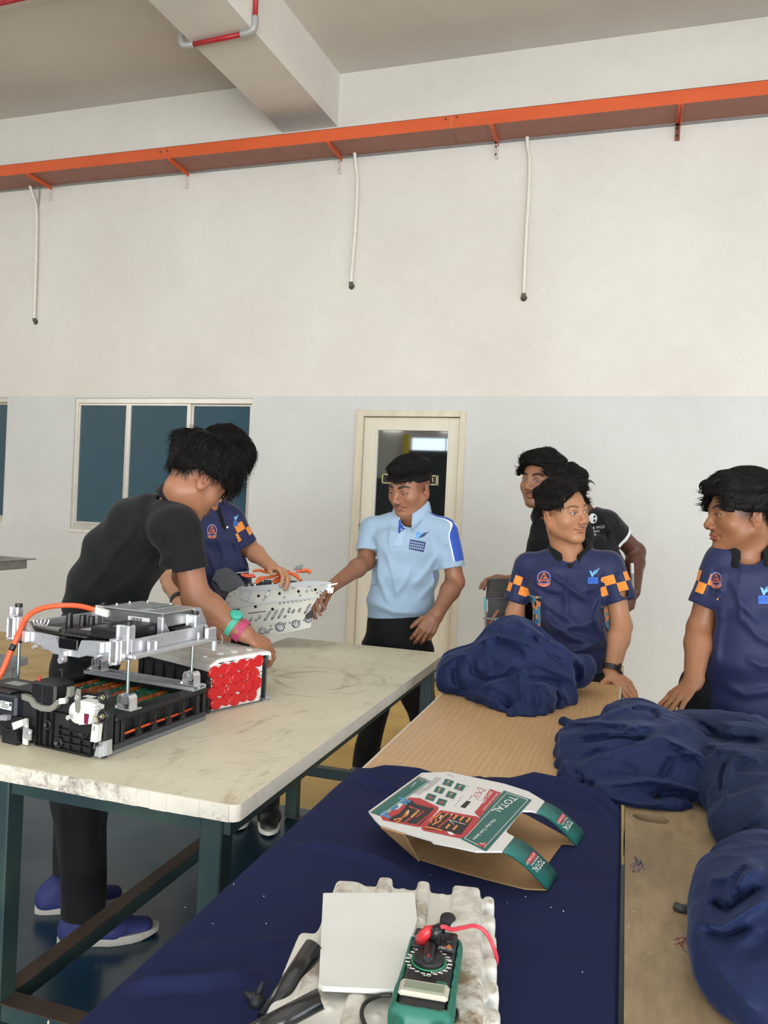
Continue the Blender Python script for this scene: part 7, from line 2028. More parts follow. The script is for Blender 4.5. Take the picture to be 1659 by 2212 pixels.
# ================================================================ navy cloth: tablecloth and crumpled heaps
def satin(name, col, sheen=.5, rough=.55):
    t = NT(name); c = srgb(col); n = t.ramp(t.noise(6, 4), .35, .7)
    k = t.mix(t.math('MULTIPLY', n, .15), c, tuple(x*.8 for x in c))
    t.set(Base_Color=k, Roughness=rough, Sheen_Weight=sheen, Sheen_Roughness=.35, Sheen_Tint=srgb('8ea4d8'), Specular_IOR_Level=.18)
    t.bump(t.noise(1100, 2), .1, .0004)
    return t.m
TCLOTH = satin('navy_tablecloth', '181f42', .03, .8); HCLOTH = satin('navy_satin', '1a2547', .2, .68); HCLOTH2 = satin('dark_navy_satin', '1c2742', .14, .7)
def tablecloth():
    drop = .30; x0, x1 = DX0-.006, DX1+.004
    ya, yb = .62, 1.0
    far = [(775, 1662), (840, 1664), (905, 1672), (955, 1688), (1000, 1690), (1060, 1682), (1120, 1685), (1170, 1693), (1207, 1699), (1240, 1706), (1290, 1716), (1345, 1722)]
    fx = np.array([onz(px, py, DZ)[:2] for px, py in far]); o = np.argsort(fx[:, 0]); fx = fx[o]
    us = []; h = .0055
    n1 = int(drop/h/1.5); nt = int((x1-x0)/h)
    for i in range(n1): us.append(('L', i/n1))
    for i in range(nt+1): us.append(('T', i/nt))
    for i in range(1, n1+1): us.append(('R', i/n1))
    ny = 235; V = np.zeros((len(us), ny, 3))
    for i, (s, t) in enumerate(us):
        if s == 'L': x, z = x0-.004-.006*math.sin(t*9), DZ+.003-drop*(1-t)
        elif s == 'T': x, z = x0+(x1-x0)*t, DZ+.003
        else: x, z = x1+.003+.007*min(1, t*4), DZ+.003-(drop+.3)*t
        xc = min(max(x, x0), x1); ye = np.interp(xc, fx[:, 0], fx[:, 1])
        for_ = np.linspace(0, 1, ny); V[i, :, 0] = x; V[i, :, 1] = .60+(ye-.60)*for_; V[i, :, 2] = z
    P = V.reshape(-1, 3)
    top = np.repeat(np.array([s == 'T' for s, t in us]), ny)
    f = px_fold([([(622, 1826), (700, 1832), (790, 1856), (900, 1905)], .007, 9), ([(640, 1850), (720, 1862), (800, 1895)], -.003, 9), ([(270, 2136), (350, 2132), (450, 2128), (560, 2105)], .008, 11), ([(330, 2160), (460, 2160), (600, 2140)], -.004, 11), ([(410, 2052), (520, 2050), (620, 2035)], .004, 12),
                 ([(765, 1685), (800, 1690), (860, 1712)], .010, 7), ([(760, 1700), (830, 1716), (880, 1740)], -.004, 8), ([(800, 1662), (900, 1668), (960, 1690)], .006, 7), ([(1080, 1690), (1180, 1712), (1270, 1742), (1332, 1782)], .012, 8), ([(1110, 1684), (1200, 1700), (1290, 1730), (1340, 1755)], .014, 7),
                 ([(1100, 1702), (1200, 1728), (1290, 1760)], -.006, 7), ([(1205, 1688), (1222, 1698), (1240, 1702)], .012, 6), ([(1200, 1900), (1240, 1915), (1260, 1930)], .003, 10), ([(1000, 1960), (1100, 2000), (1180, 2010)], .003, 20), ([(930, 1700), (1000, 1694), (1060, 1690)], .008, 6)])
    d = -f(P); d = d+.0010*wav(P, 25, 6, 3)+.0005*wav(P, 70, 6, 4)
    P[:, 2] += np.where(top, np.maximum(d, 0), 0)*1.0
    P[:, 0] += np.where(top, 0, .003*np.sin(P[:, 1]*38+P[:, 2]*6)*np.clip((DZ-P[:, 2])*12, 0, 1))*(P[:, 0] < 0)
    n, m = len(us), ny
    a = np.arange(n*m).reshape(n, m); F = np.stack([a[:-1, :-1], a[1:, :-1], a[1:, 1:], a[:-1, 1:]], -1).reshape(-1, 4)
    o = pmesh('tablecloth', P, F, TCLOTH, None, True); s = o.modifiers.new('t', 'SOLIDIFY'); s.thickness = .0014; s.offset = 0
    tag(o, 'flat dark navy tablecloth covering the near desk under the tool carton', 'tablecloth')
    # lint and chalk specks
    rs = np.random.RandomState(8); m_ = MB()
    for px, py in [(800, 1755), (1217, 1968), (1258, 2100), (1256, 1790), (570, 1936), (505, 1910), (655, 1834), (653, 2047), (780, 2100), (1190, 1960), (1096, 1950), (930, 1890), (460, 1995), (575, 1995), (1135, 1937), (400, 1960)]:
        p = onz(px, py, DZ+.005); s = rs.uniform(.0007, .0016); m_.box(p, (s*1.6, s, s), rotz(rs.uniform(0, 3)))
    tag(m_.build('lint_specks', mat('white_lint', 'c9c8c4', .8)), 'tiny white lint specks scattered over the flat navy tablecloth', 'lint', kind='stuff')
    return o
tablecloth()
def heap(label, blobs, folds, m, h=.0045, zcut=DZ+.0005, amp=.003, seed=0, k=.05, name='navy_cloth', cells=26, wa=.30, wc=.055, skirt=(), stretch=(1, 1, .7), wmix=1.0):
    B_ = [(ony(px, py, y) if z is None else onz(px, py, z), r) for (px, py, y, z, r) in blobs]
    P = np.array([c for c, r in B_]+[onz(x, y, DZ) for x, y in skirt]); R = np.array([r for c, r in B_]+[(.05, .05, .03)]*len(skirt))
    v = Vol((P-R).min(0)-.05, (P+R).max(0)+.05, h)
    for c, r in B_: v.ell(c, r, None, k)
    # thin skirt of cloth that lies on the table: a fan of flat slabs through the traced outline
    if skirt:
        c0 = np.mean([c for c, r in B_], 0); c0[2] = DZ+.02
        for (a, b) in zip(skirt, skirt[1:]):
            for t in (0, .5):
                p = onz(a[0]+(b[0]-a[0])*t, a[1]+(b[1]-a[1])*t, DZ+.006); q = p+(c0-p)*.45; q[2] = DZ+.022
                v.cap(p, q, .014, .030, k=.018)
    f = px_fold(folds, True)
    def fn(Q):
        W_ = Q+.018*np.stack([wav(Q, 16, 4, seed+7), wav(Q, 16, 4, seed+8), wav(Q, 16, 4, seed+9)], 1)
        f1, f2 = worley(W_, cells, seed, stretch); e = f2-f1
        o = wa*(np.minimum(np.sqrt(e*e+.00002), wc)-wc*.5)*wmix
        f1, f2 = worley(W_, cells*4, seed+50, stretch); e = f2-f1
        o += wa*.55*(np.minimum(np.sqrt(e*e+.00001), wc*.5)-wc*.25)*wmix
        return f(Q)+o-amp*wav(Q, 11, 5, seed)
    v.displace(fn, .045)
    if zcut: v.half((0, 0, zcut), (0, 0, -1))
    V, F = v.mesh(1)
    o = pmesh(name, V, F, m, None, True); return tag(o, label, 'cloth')
Afolds = [([(1040, 1358), (1119, 1343), (1161, 1367), (1215, 1400), (1254, 1427)], .014, 12), ([(1070, 1382), (1113, 1402), (1137, 1424)], -.022, 7), ([(1013, 1418), (1040, 1385), (1070, 1373), (1113, 1382), (1161, 1400), (1210, 1420)], .014, 8),
          ([(1019, 1424), (1022, 1451), (1049, 1472), (1095, 1463), (1119, 1442)], -.020, 7), ([(1122, 1448), (1161, 1436), (1209, 1454), (1240, 1470)], .013, 8), ([(1130, 1466), (1180, 1472), (1220, 1480)], -.013, 8), ([(1031, 1487), (1077, 1472), (1122, 1454), (1127, 1503), (1137, 1539)], .014, 7),
          ([(1173, 1472), (1190, 1505), (1182, 1533)], .014, 7), ([(1150, 1470), (1160, 1510), (1155, 1535)], -.012, 8), ([(953, 1442), (970, 1425), (995, 1415), (1016, 1412)], .014, 8), ([(983, 1440), (985, 1472), (1010, 1496)], -.016, 7), ([(980, 1482), (1019, 1498), (1050, 1508)], .012, 8),
          ([(1210, 1480), (1222, 1505), (1228, 1522)], .010, 6), ([(1200, 1490), (1207, 1512), (1200, 1530)], -.012, 5), ([(1140, 1372), (1185, 1410), (1225, 1440)], -.012, 7), ([(1245, 1425), (1262, 1440), (1262, 1468)], .014, 7), ([(1236, 1430), (1248, 1450), (1246, 1475)], -.016, 6), ([(1060, 1400), (1075, 1430), (1110, 1440)], .008, 9), ([(1050, 1490), (1085, 1505), (1110, 1535)], -.008, 8)]
heap('crumpled navy cloth bundle on the beech desk in front of the centre man', [(1112, 1440, 2.68, None, (.145, .16, .140)), (1105, 1400, 2.72, None, (.105, .13, .105)), (1030, 1448, 2.66, None, (.105, .13, .085)), (980, 1455, 2.64, None, (.050, .10, .070)), (1170, 1455, 2.70, None, (.125, .15, .105)), (1115, 1500, 2.52, None, (.14, .10, .065)), (1200, 1505, 2.62, None, (.065, .09, .045)), (1252, 1450, 2.78, None, (.048, .07, .060))],
     Afolds, HCLOTH, amp=.003, seed=3, k=.03, cells=34, skirt=[(975, 1490), (1019, 1506), (1060, 1522), (1107, 1543), (1150, 1544), (1188, 1535), (1235, 1519), (1238, 1508)])
Bf = [([(1300, 1552), (1345, 1530), (1380, 1522), (1415, 1530)], .010, 10), ([(1345, 1580), (1380, 1567), (1417, 1572)], .014, 7), ([(1215, 1562), (1290, 1560), (1350, 1565), (1400, 1582)], .012, 8), ([(1245, 1604), (1330, 1592), (1405, 1598)], -.014, 7), ([(1225, 1590), (1300, 1582), (1400, 1590)], .008, 6),
      ([(1290, 1650), (1330, 1622), (1400, 1604), (1425, 1594)], .014, 10), ([(1235, 1645), (1290, 1626), (1400, 1600)], -.012, 7), ([(1425, 1592), (1470, 1610), (1510, 1630), (1540, 1660), (1555, 1700)], .018, 9), ([(1448, 1660), (1475, 1626), (1500, 1630), (1530, 1670), (1550, 1712)], .014, 8), ([(1425, 1690), (1450, 1645), (1478, 1634)], -.014, 9),
      ([(1290, 1700), (1400, 1686), (1450, 1692), (1520, 1712), (1560, 1730)], .020, 9), ([(1400, 1724), (1440, 1716), (1475, 1706)], -.014, 10), ([(1280, 1714), (1380, 1736), (1450, 1740)], .012, 7), ([(1215, 1570), (1210, 1620), (1225, 1670)], .010, 8), ([(1310, 1665), (1350, 1660), (1380, 1675)], -.008, 16), ([(1555, 1700), (1540, 1650), (1520, 1625)], -.010, 6),
      ([(1460, 1720), (1490, 1725), (1510, 1742)], -.010, 6), ([(1240, 1660), (1260, 1690), (1290, 1700)], -.010, 7), ([(1405, 1530), (1420, 1550), (1400, 1560)], -.010, 6)]
heap('crumpled navy cloth spread between the beech desk and the plywood table', [(1290, 1635, 0, .755, (.100, .14, .060)), (1265, 1595, 0, .755, (.065, .12, .050)), (1365, 1630, 0, .77, (.130, .19, .090)), (1372, 1572, 0, .77, (.10, .13, .075)), (1455, 1650, 0, .77, (.130, .18, .090)), (1505, 1685, 0, .755, (.10, .09, .06)), (1420, 1690, 0, .75, (.13, .09, .060)), (1330, 1675, 0, .75, (.10, .08, .055)), (1435, 1600, 0, .77, (.13, .13, .065))],
     Bf, HCLOTH, amp=.003, seed=9, k=.04, wmix=.75, skirt=[(1216, 1560), (1208, 1600), (1205, 1630), (1222, 1676), (1262, 1702), (1320, 1722), (1376, 1736), (1444, 1743), (1486, 1738), (1550, 1733)])
Cf = [([(1462, 1545), (1480, 1590), (1520, 1608), (1570, 1612)], .010, 8), ([(1490, 1556), (1560, 1598), (1659, 1606)], -.018, 10), ([(1540, 1620), (1590, 1622), (1655, 1650)], .010, 9), ([(1565, 1735), (1570, 1680), (1585, 1645), (1622, 1618)], .012, 9), ([(1545, 1560), (1600, 1570), (1659, 1580)], .008, 10), ([(1605, 1800), (1625, 1760), (1659, 1735)], .010, 10), ([(1570, 1640), (1560, 1680), (1560, 1720)], -.014, 6), ([(1600, 1830), (1612, 1800), (1640, 1770)], -.008, 8)]
heap('dark navy cloth draped along the right edge in front of the right man', [(1560, 1600, 0, .78, (.18, .13, .050)), (1490, 1585, 0, .775, (.13, .10, .045)), (1650, 1605, 0, .78, (.20, .13, .055)), (1650, 1660, 0, .79, (.125, .18, .085)), (1640, 1720, 0, .78, (.110, .14, .085)), (1655, 1790, 0, .775, (.105, .12, .075)), (1625, 1790, 0, .765, (.050, .09, .05)), (1720, 1700, 0, .79, (.2, .3, .08)), (1610, 1640, 0, .79, (.08, .12, .06))],
     Cf, HCLOTH2, amp=.003, seed=15, k=.05, wmix=.7, skirt=[(1562, 1735), (1557, 1790), (1580, 1830), (1606, 1846)])
Df = [([(1527, 1902), (1580, 1892), (1600, 1870), (1630, 1858)], .012, 10), ([(1530, 1945), (1570, 1968), (1600, 1945), (1645, 1915)], -.016, 10), ([(1590, 1925), (1610, 1890), (1650, 1872)], .014, 11), ([(1515, 1990), (1560, 2003), (1600, 1975), (1659, 1940)], .015, 11), ([(1520, 2008), (1570, 2022), (1625, 2000)], -.010, 10), ([(1508, 2012), (1530, 2062), (1580, 2130), (1640, 2190)], .010, 14), ([(1575, 1900), (1572, 1930), (1578, 1960)], .008, 9), ([(1600, 2060), (1640, 2040), (1659, 2010)], -.006, 20)]
heap('navy cloth mound in the lower right corner on the plywood table', [(1600, 1990, 0, .78, (.065, .12, .060)), (1560, 1950, 0, .765, (.035, .07, .040)), (1650, 2000, 0, .79, (.10, .16, .080)), (1640, 2080, 0, .78, (.09, .10, .065)), (1545, 2010, 0, .765, (.030, .05, .035)), (1590, 2060, 0, .765, (.055, .06, .045)), (1640, 1900, 0, .78, (.07, .09, .060)), (1750, 2000, 0, .79, (.15, .25, .09)), (1700, 2150, 0, .78, (.08, .08, .06))],
     Df, HCLOTH, h=.0035, amp=.002, seed=25, k=.03, wmix=.55, cells=14, skirt=[(1612, 1856), (1585, 1884), (1529, 1902), (1524, 1955), (1512, 1990), (1505, 2010), (1520, 2060), (1560, 2125), (1612, 2178), (1680, 2230)])
# ================================================================ things on the cloth-covered desk
class PF_:
    """a plane in the scene; pixels of the photo are put on it"""
    def __init__(s, o, x, y): s.o = np.array(o, float); s.x = unit(x); y = np.array(y, float); s.y = unit(y-s.x*np.dot(y, s.x)); s.n = np.cross(s.x, s.y); s.R = np.stack([s.x, s.y, s.n], 1)
    def p(s, px, py, off=0.0): q = (onp(px, py, s.o+s.n*off, s.n)-s.o) @ s.R; return q[0], q[1]
    def P(s, px, py, off=0.0): return onp(px, py, s.o+s.n*off, s.n)
    def W(s, a, b, c=0.0): return s.o+s.x*a+s.y*b+s.n*c
    def prism(s, mb, poly, off, h):
        P = [s.p(x, y, off) for x, y in poly]; a = sum(P[i][0]*P[(i+1) % len(P)][1]-P[(i+1) % len(P)][0]*P[i][1] for i in range(len(P)))
        if a < 0: P = P[::-1]
        return mb.prism(P, s.W(0, 0, off), s.x, s.y, h)
    def slab(s, poly, off, h, m, name, parent=None, label=None):
        o = s.prism(MB(), poly, off, h).build(name, m, parent)
        if label: o['label'] = label
        return o
ZC = DZ+.0045
def Zz(X, Y): return (780+X/3.19, 1640+Y/3.19)
def carton():
    WHITE = mat('white_card', 'd6d5d2', .5, noise=.05, nscale=10); KRAFT = mat('kraft_card', 'a58359', .7, noise=.14, nscale=14); GREEN = mat('green_print', '1f5f58', .45); PR = mat('red_print', 'b03237', .5); PW = mat('white_print', 'dcdcd8', .5); PK_ = mat('black_print', '1a1617', .5); PO = mat('orange_print', 'd07a3a', .5); PY = mat('yellow_print', 'd3a14c', .5); PB = mat('blue_print', '3a7fae', .5); PG = mat('grey_print', '6f7472', .6)
    zt = DZ+.078
    root = thing('tool_carton', 'open green and white TOTAL tool set carton lying on the navy tablecloth', 'carton', tuple(onz(1000, 1800, DZ)))
    pf = PF_((0, 0, zt), (1, 0, 0), (0, 1, 0)); zL = DZ+.052
    # top panel tilts slightly down to the left
    a, b, c = onz(*Zz(52, 370), zL), onz(*Zz(1155, 232), zt), onz(*Zz(975, 645), zt)
    pt = PF_(b, c-b, a-b)
    if pt.n[2] < 0: pt = PF_(b, a-b, c-b)
    outline = [(52, 370), (418, 103), (598, 97), (985, 178), (1155, 232), (1265, 300), (1210, 375), (1170, 366), (1110, 365), (1080, 392), (1000, 500), (1010, 522), (1055, 545), (975, 645), (790, 645), (640, 612), (498, 585), (480, 568), (300, 515), (130, 460), (95, 425)]
    op = pt.slab([Zz(*q) for q in outline], -.0015, .003, WHITE, 'printed_panel', root)
    Q_ = [pt.W(x_, y_, .0016) for x_, y_ in ((-2, -2), (2, -2), (2, 2), (-2, 2))]; tr = BVHTree.FromPolygons([tuple(map(float, v)) for v in Q_], [(0, 1, 2, 3)])
    D = lambda poly, m, name, off=.0006, par=op: decal(tr, [Zz(*q) for q in poly], m, name, par, off, 60, 1.0, False)
    S = lambda lines, w, m, name, off=.0012: strokes_px(tr, [[Zz(*q) for q in l] for l in lines], w, m, name, op, off)
    D([(985, 215), (1178, 280), (862, 637), (685, 548)], GREEN, 'green_band'); S([[(1003, 232), (1150, 280), (848, 610), (712, 545), (1003, 232)]], 1.1, PW, 'band_border')
    D([(398, 118), (480, 150), (135, 393), (60, 366)], GREEN, 'green_band'); S([[(400, 127), (468, 150), (132, 388)]], .9, PW, 'band_border')
    D([(868, 572), (845, 612), (790, 580)], PR, 'red_corner', .0014)
    D([(405, 122), (450, 135), (438, 160), (395, 148)], PG, 'stamp', .0012)
    d = np.array((-150, 133))/3.19; up = np.array((56, 64))/3.19
    print_px(tr, 'TOTAL', Zz(1035, 252), (-160, 120), np.array((70, 26))/3.19, PW, 'lettering', op, .0016, sx=.72)
    print_px(tr, 'One-Stop Tools Station', Zz(916, 410), (-150, 140), np.array((26, 14))/3.19, PW, 'lettering', op, .0016, sx=.72)
    print_px(tr, 'TOTAL', Zz(858, 578), (-60, -5), np.array((0, 20))/3.19*.8, PW, 'lettering', op, .0019, sx=.8)
    D([(888, 205), (938, 222), (870, 298), (832, 286)], PR, 'red_label'); D([(940, 222), (966, 232), (818, 402), (780, 366), (800, 345), (838, 300)], PR, 'red_label', .0007)
    print_px(tr, '29PCS /SET', Zz(892, 216), (-62, 72), np.array((30, 12))/3.19, PW, 'lettering', op, .0016, sx=.68)
    print_px(tr, 'INSULATED HAND TOOLS SET', Zz(938, 232), (-130, 150), np.array((13, 8))/3.19, PW, 'lettering', op, .0017, sx=.75)
    print_px(tr, 'Industrial', Zz(375, 155), (-60, 62), np.array((14, 8))/3.19, PW, 'lettering', op, .0016, sx=.8)
    # six tool pictures
    for i, (x, y) in enumerate(((600, 162), (540, 212), (480, 262), (680, 192), (620, 246), (555, 296))):
        D([(x-18, y-30), (x+44, y-12), (x+18, y+30), (x-44, y+12)], GREEN, 'picture_tile'); 
        c_ = (PO, PY, PR, PO, PO, PR)[i]
        if i in (2, 5): D([(x-10, y-10), (x+14, y-3), (x+8, y+12), (x-16, y+5)], c_, 'tool_picture', .0012)
        else: S([[(x+14, y-16), (x-2, y+2), (x-14, y+16)], [(x+8, y-14), (x-6, y+12)]], 1.6, c_, 'tool_picture'); S([[(x+2, y-12), (x-3, y-2)]], 1.6, PW, 'tool_highlight', .0016)
        S([[(x-18, y-30), (x+44, y-12), (x+18, y+30), (x-44, y+12), (x-18, y-30)]], .6, PW, 'tile_border')
    tx = []
    for (x0, y0, n) in ((505, 128, 5), (460, 175, 4), (400, 200, 5)):
        for k in range(n): tx.append([(x0+k*9+14, y0-8+k*2), (x0+k*9-38, y0+40+k*2)])
    S(tx, .55, PG, 'fine_print'); S([[(590, 100), (640, 120)], [(720, 185), (745, 190)], [(635, 285), (628, 292)], [(760, 245), (745, 280)], [(700, 250), (640, 330)]], .5, PG, 'fine_print')
    D([(728, 285), (758, 293), (715, 338), (682, 328)], PK_, 'barcode_tile')
    S([[(800, 195), (862, 212), (820, 230), (800, 195)], [(790, 225), (835, 235), (815, 262), (780, 245), (790, 225)], [(800, 232), (812, 250)], [(770, 245), (745, 275)], [(778, 250), (808, 280)]], .8, PR, 'safety_symbols')
    # tool case picture
    D([(335, 263), (405, 268), (535, 330), (530, 352), (430, 462), (395, 468), (150, 420), (135, 395), (215, 350), (255, 345), (290, 310), (300, 283)], PR, 'case_picture')
    D([(548, 350), (800, 395), (822, 410), (795, 440), (812, 448), (740, 480), (712, 515), (735, 525), (680, 545), (430, 492), (412, 475)], PR, 'case_picture', .0007)
    D([(345, 285), (500, 335), (505, 350), (410, 452), (190, 420), (205, 400), (260, 375), (300, 335), (320, 290)], PK_, 'case_tray', .0011); D([(555, 368), (770, 408), (690, 520), (440, 478), (450, 462)], PK_, 'case_tray', .0011)
    S([[(365, 295), (400, 312)], [(392, 302), (425, 318)], [(420, 310), (450, 326)], [(447, 318), (475, 334)], [(330, 325), (365, 338)], [(372, 340), (405, 352)]], 3.2, PR, 'tool_picture')
    S([[(500, 350), (478, 372)], [(490, 372), (462, 384)], [(470, 386), (442, 398)], [(450, 400), (425, 414)], [(432, 416), (405, 428)], [(415, 432), (385, 444)]], 2.6, PR, 'tool_picture')
    S([[(325, 350), (322, 380), (280, 405), (225, 418)], [(318, 355), (300, 385), (265, 425), (240, 435)]], 3.2, PO, 'tool_picture'); S([[(330, 352), (318, 378)]], 2.4, PW, 'tool_highlight', .0016)
    S([[(400, 352), (345, 400)], [(395, 356), (350, 395)]], 4.2, PY, 'tool_picture'); S([[(348, 400), (300, 435)]], 3.4, PR, 'tool_picture'); S([[(435, 355), (400, 385), (375, 400)]], 2.8, PR, 'tool_picture', .0014)
    S([[(548, 368), (530, 392), (490, 400), (480, 440)], [(600, 372), (560, 400), (545, 425), (490, 452)], [(520, 405), (510, 440)]], 3.0, PO, 'tool_picture'); S([[(555, 385), (540, 410)]], 2.6, PW, 'tool_highlight', .0016)
    S([[(630, 385), (580, 430), (530, 470)]], 3.6, PR, 'tool_picture'); S([[(628, 376), (618, 388)]], 2, PW, 'tool_highlight', .0016)
    for (x, y) in ((655, 398), (700, 408), (745, 418), (605, 460), (655, 470)): S([[(x+8, y-14), (x-22, y+16)]], 4.6, PO, 'tool_picture'); S([[(x+10, y-10), (x-14, y+14)]], 1.6, PY, 'tool_highlight', .0016)
    S([[(605, 418), (690, 440)], [(640, 450), (600, 412)], [(680, 440), (720, 448)]], 1.0, PW, 'tool_highlight')
    S([[(440, 465), (520, 480)], [(510, 478), (560, 492)]], 3.6, PO, 'tool_picture'); S([[(555, 492), (590, 502)]], 3.4, PR, 'tool_picture'); D([(590, 498), (620, 500), (648, 520), (612, 522)], PW, 'tool_highlight', .0016)
    S([[(262, 265), (340, 292)], [(268, 290), (318, 308)], [(255, 322), (205, 350)], [(135, 375), (200, 402)], [(150, 362), (190, 375)]], 5.5, PB, 'case_handle')
    # front straps folding down to the cloth
    def strap(tl, bl, tr_, br, lab):
        A, Bp = pt.P(*Zz(*tl)), pt.P(*Zz(*bl)); Cc, Dd = onz(*Zz(*tr_), ZC+.002), onz(*Zz(*br), ZC+.002)
        V = []; n = 10
        for i in range(n+1):
            t = i/n; 
            for (p, q) in ((A, Cc), (Bp, Dd)):
                w = p+(q-p)*t; w = w.copy(); w[2] = p[2]+(q[2]-p[2])*(t**1.35) ; V.append(w)
        F = [(2*i, 2*i+1, 2*i+3, 2*i+2) for i in range(n)]
        o = pmesh('folded_strap', V, F, [GREEN, KRAFT], root, True); o['label'] = lab
        sd = o.modifiers.new('t', 'SOLIDIFY'); sd.thickness = .003; sd.offset = 0; sd.material_offset = 1; sd.use_flip_normals = False
        def at_(s_, t_):
            f_ = min(max(t_*n, 0), n-1e-6); i_ = int(f_); g = f_-i_; a_ = V[2*i_]*(1-g)+V[2*i_+2]*g; b_ = V[2*i_+1]*(1-g)+V[2*i_+3]*g
            nn = np.cross(V[2*i_+1]-V[2*i_], V[2*i_+2]-V[2*i_]); nn /= np.linalg.norm(nn); nn = nn if nn[2] > 0 else -nn
            return a_*(1-s_)+b_*s_+nn*.0024
        return at_, o
    for (tl, bl, t2, b2) in (((1265, 300), (1210, 375), (1540, 512), (1482, 600)), ((1055, 545), (975, 645), (1355, 795), (1282, 903))):
        at_, o = strap(tl, bl, t2, b2, 'green carton strap folded down, lettering TOTAL')
        for txt, s0, t0, ks, kt in (('TOTAL', .14, .60, .235, .155), ('Building Your Future', .16, .545, .075, .05), ('UP TO 49% OFF', .20, .455, .105, .065)):
            V_, F_ = text_mesh(txt, 1.0); pmesh('lettering', [at_(s0+x*ks, t0+y*kt)+np.array([0, 0, .0006*(t0 < .5)]) for x, y, z in V_], F_, PW, o)
        P_ = [at_(a_, b_) for a_, b_ in ((.14, .43), (.80, .43), (.80, .53), (.14, .53))]; pmesh('red_label', P_, [(0, 1, 2, 3)], PR, o)
    # kraft bottom panel with its own folded side flaps
    pb = PF_((0, 0, ZC), (1, 0, 0), (0, 1, 0))
    pb.slab([Zz(*q) for q in [(300, 560), (405, 698), (640, 770), (860, 832), (1130, 900), (1282, 906), (1230, 830), (1290, 720), (1385, 590), (1440, 592), (1482, 600), (1420, 545), (1150, 395), (1000, 330), (600, 250)]], 0, .002, KRAFT, 'bottom_panel', root)
    q1, q2, q3, q4 = pt.P(*Zz(140, 462)), pt.P(*Zz(300, 512)), onz(*Zz(405, 698), ZC+.002), onz(*Zz(310, 600), ZC+.02)
    o = pmesh('back_flap', [q1, q2, q3, q4], [(0, 1, 2, 3)], KRAFT, root); s_ = o.modifiers.new('t', 'SOLIDIFY'); s_.thickness = .003
    q1, q2, q3, q4 = pt.P(*Zz(60, 372)), pt.P(*Zz(420, 110)), onz(*Zz(560, 330), ZC+.003), onz(*Zz(310, 600), ZC+.003)
    o = pmesh('back_flap', [q1, q2, q3, q4], [(0, 1, 2, 3)], KRAFT, root); s_ = o.modifiers.new('t', 'SOLIDIFY'); s_.thickness = .003
carton()

# ---------------------------------------------------------------- styrofoam block
def Z3(X, Y): return (520+X/2.765, 1850+Y/2.765)
def foam():
    zt = DZ+.060
    t = NT('dirty_styrofoam'); at = t.new('ShaderNodeAttribute', attribute_name='panel'); sp = t.new('ShaderNodeSeparateColor'); t.L.new(at.outputs['Color'], sp.inputs[0])
    n = t.ramp(t.noise(26, 7, rough=.7), .42, .6); n2 = t.ramp(t.noise(5, 3), .3, .6); f = t.math('MULTIPLY', t.math('MULTIPLY', sp.outputs[0], n), n2)
    base = t.mix(t.math('MULTIPLY', t.ramp(t.noise(9, 5), .4, .7), .35), srgb('d5d3cb'), srgb('b9b6aa'))
    t.set(Base_Color=t.mix(f, base, srgb('7f6a4c')), Roughness=.75, Subsurface_Weight=.05); t.bump(t.noise(160, 3), .35, .0015)
    o = onz(1058, 2212, zt); q = onz(1050, 1925, zt); v = unit(q-o); v[2] = 0; v = unit(v); u = np.array([v[1], -v[0], 0])
    L = np.dot(q-o, v); wl = np.dot(onz(737, 1901, zt)-q, u); R = np.stack([u, v, [0, 0, 1]], 1)
    W = lambda a, b, c: o+u*a+v*b+np.array([0, 0, c-zt])
    w = -wl; Vv = Vol(np.minimum(W(-w-.06, -.14, DZ), W(.03, L+.04, DZ))-.03, np.maximum(W(-w-.06, L+.04, zt+.02), W(.03, -.14, zt))+.03, .003)
    z0 = ZC+.001; mid = (z0+zt)/2
    b0_, b1_ = -.12, L-.004
    Vv.rbox(W(-w/2, (b0_+b1_)/2, (z0+zt-.006)/2), (w-.01, b1_-b0_, zt-.006-z0), R, .006)
    Vv.rbox(W(-w/2-.02, (b0_+L*.55)/2, (z0+zt-.012)/2), (w+.03, L*.55-b0_, zt-.012-z0), R, .008, k=.006)
    for (px, ww) in ((835, .022), (918, .019), (1008, .042)):
        c = np.dot(onz(px, 1893, zt)-o, u); Vv.rbox(W(c, (b0_+L)/2+.003, zt-.008), (ww, L-b0_+.004, .026), R, .006, k=.004)
    c = np.dot(onz(770, 1895, zt)-o, u); Vv.rbox(W(c-.01, L*.5, zt-.012), (.04, L*.98, .02), R, .008, k=.008)
    for i in range(8):
        b = L-.018-i*.052; Vv.rbox(W(.004, b, mid+.004), (.016, .030, zt-z0-.014), R, .006, k=.004)
    for (X, Y) in ((760, 195), (970, 208), (1205, 235), (620, 200), (810, 955), (530, 915), (960, 965), (1450, 850)): Vv.ell(onz(*Z3(X, Y), zt-.006), (.006, .006, .0035), None, .002)
    Vv.half((0, 0, z0), (0, 0, -1))
    Vv.displace(lambda P: .0006*wav(P, 60, 6, 2), .01)
    V, F = Vv.mesh(1)
    ob = pmesh('styrofoam_block', V, F, t.m, None, True); tag(ob, 'dirty white ribbed styrofoam packing block at the bottom of the photo', 'styrofoam')
    m = (V[:, 2] > zt-.0035).astype(float); set_attr(ob.data, 'panel', np.stack([m, m, m], 1))
    return zt, o, u, v, R
ZT, fo, fu, fv, fR = foam()
# white sheet on the foam
pp = PF_((0, 0, ZT+.006), (1, 0, 0), (0, 1, 0))
sh = pp.slab([Z3(491, 246), (702, 1938), (890, 1937), Z3(1038, 246), Z3(1052, 400), Z3(1005, 560), Z3(918, 826), Z3(490, 806), Z3(465, 786)], 0, .006, mat('white_paper', 'd9d9d4', .5, noise=.03, nscale=30), 'paper_envelope')
tag(sh, 'blank white paper envelope lying on the styrofoam block beside the multimeter', 'envelope')

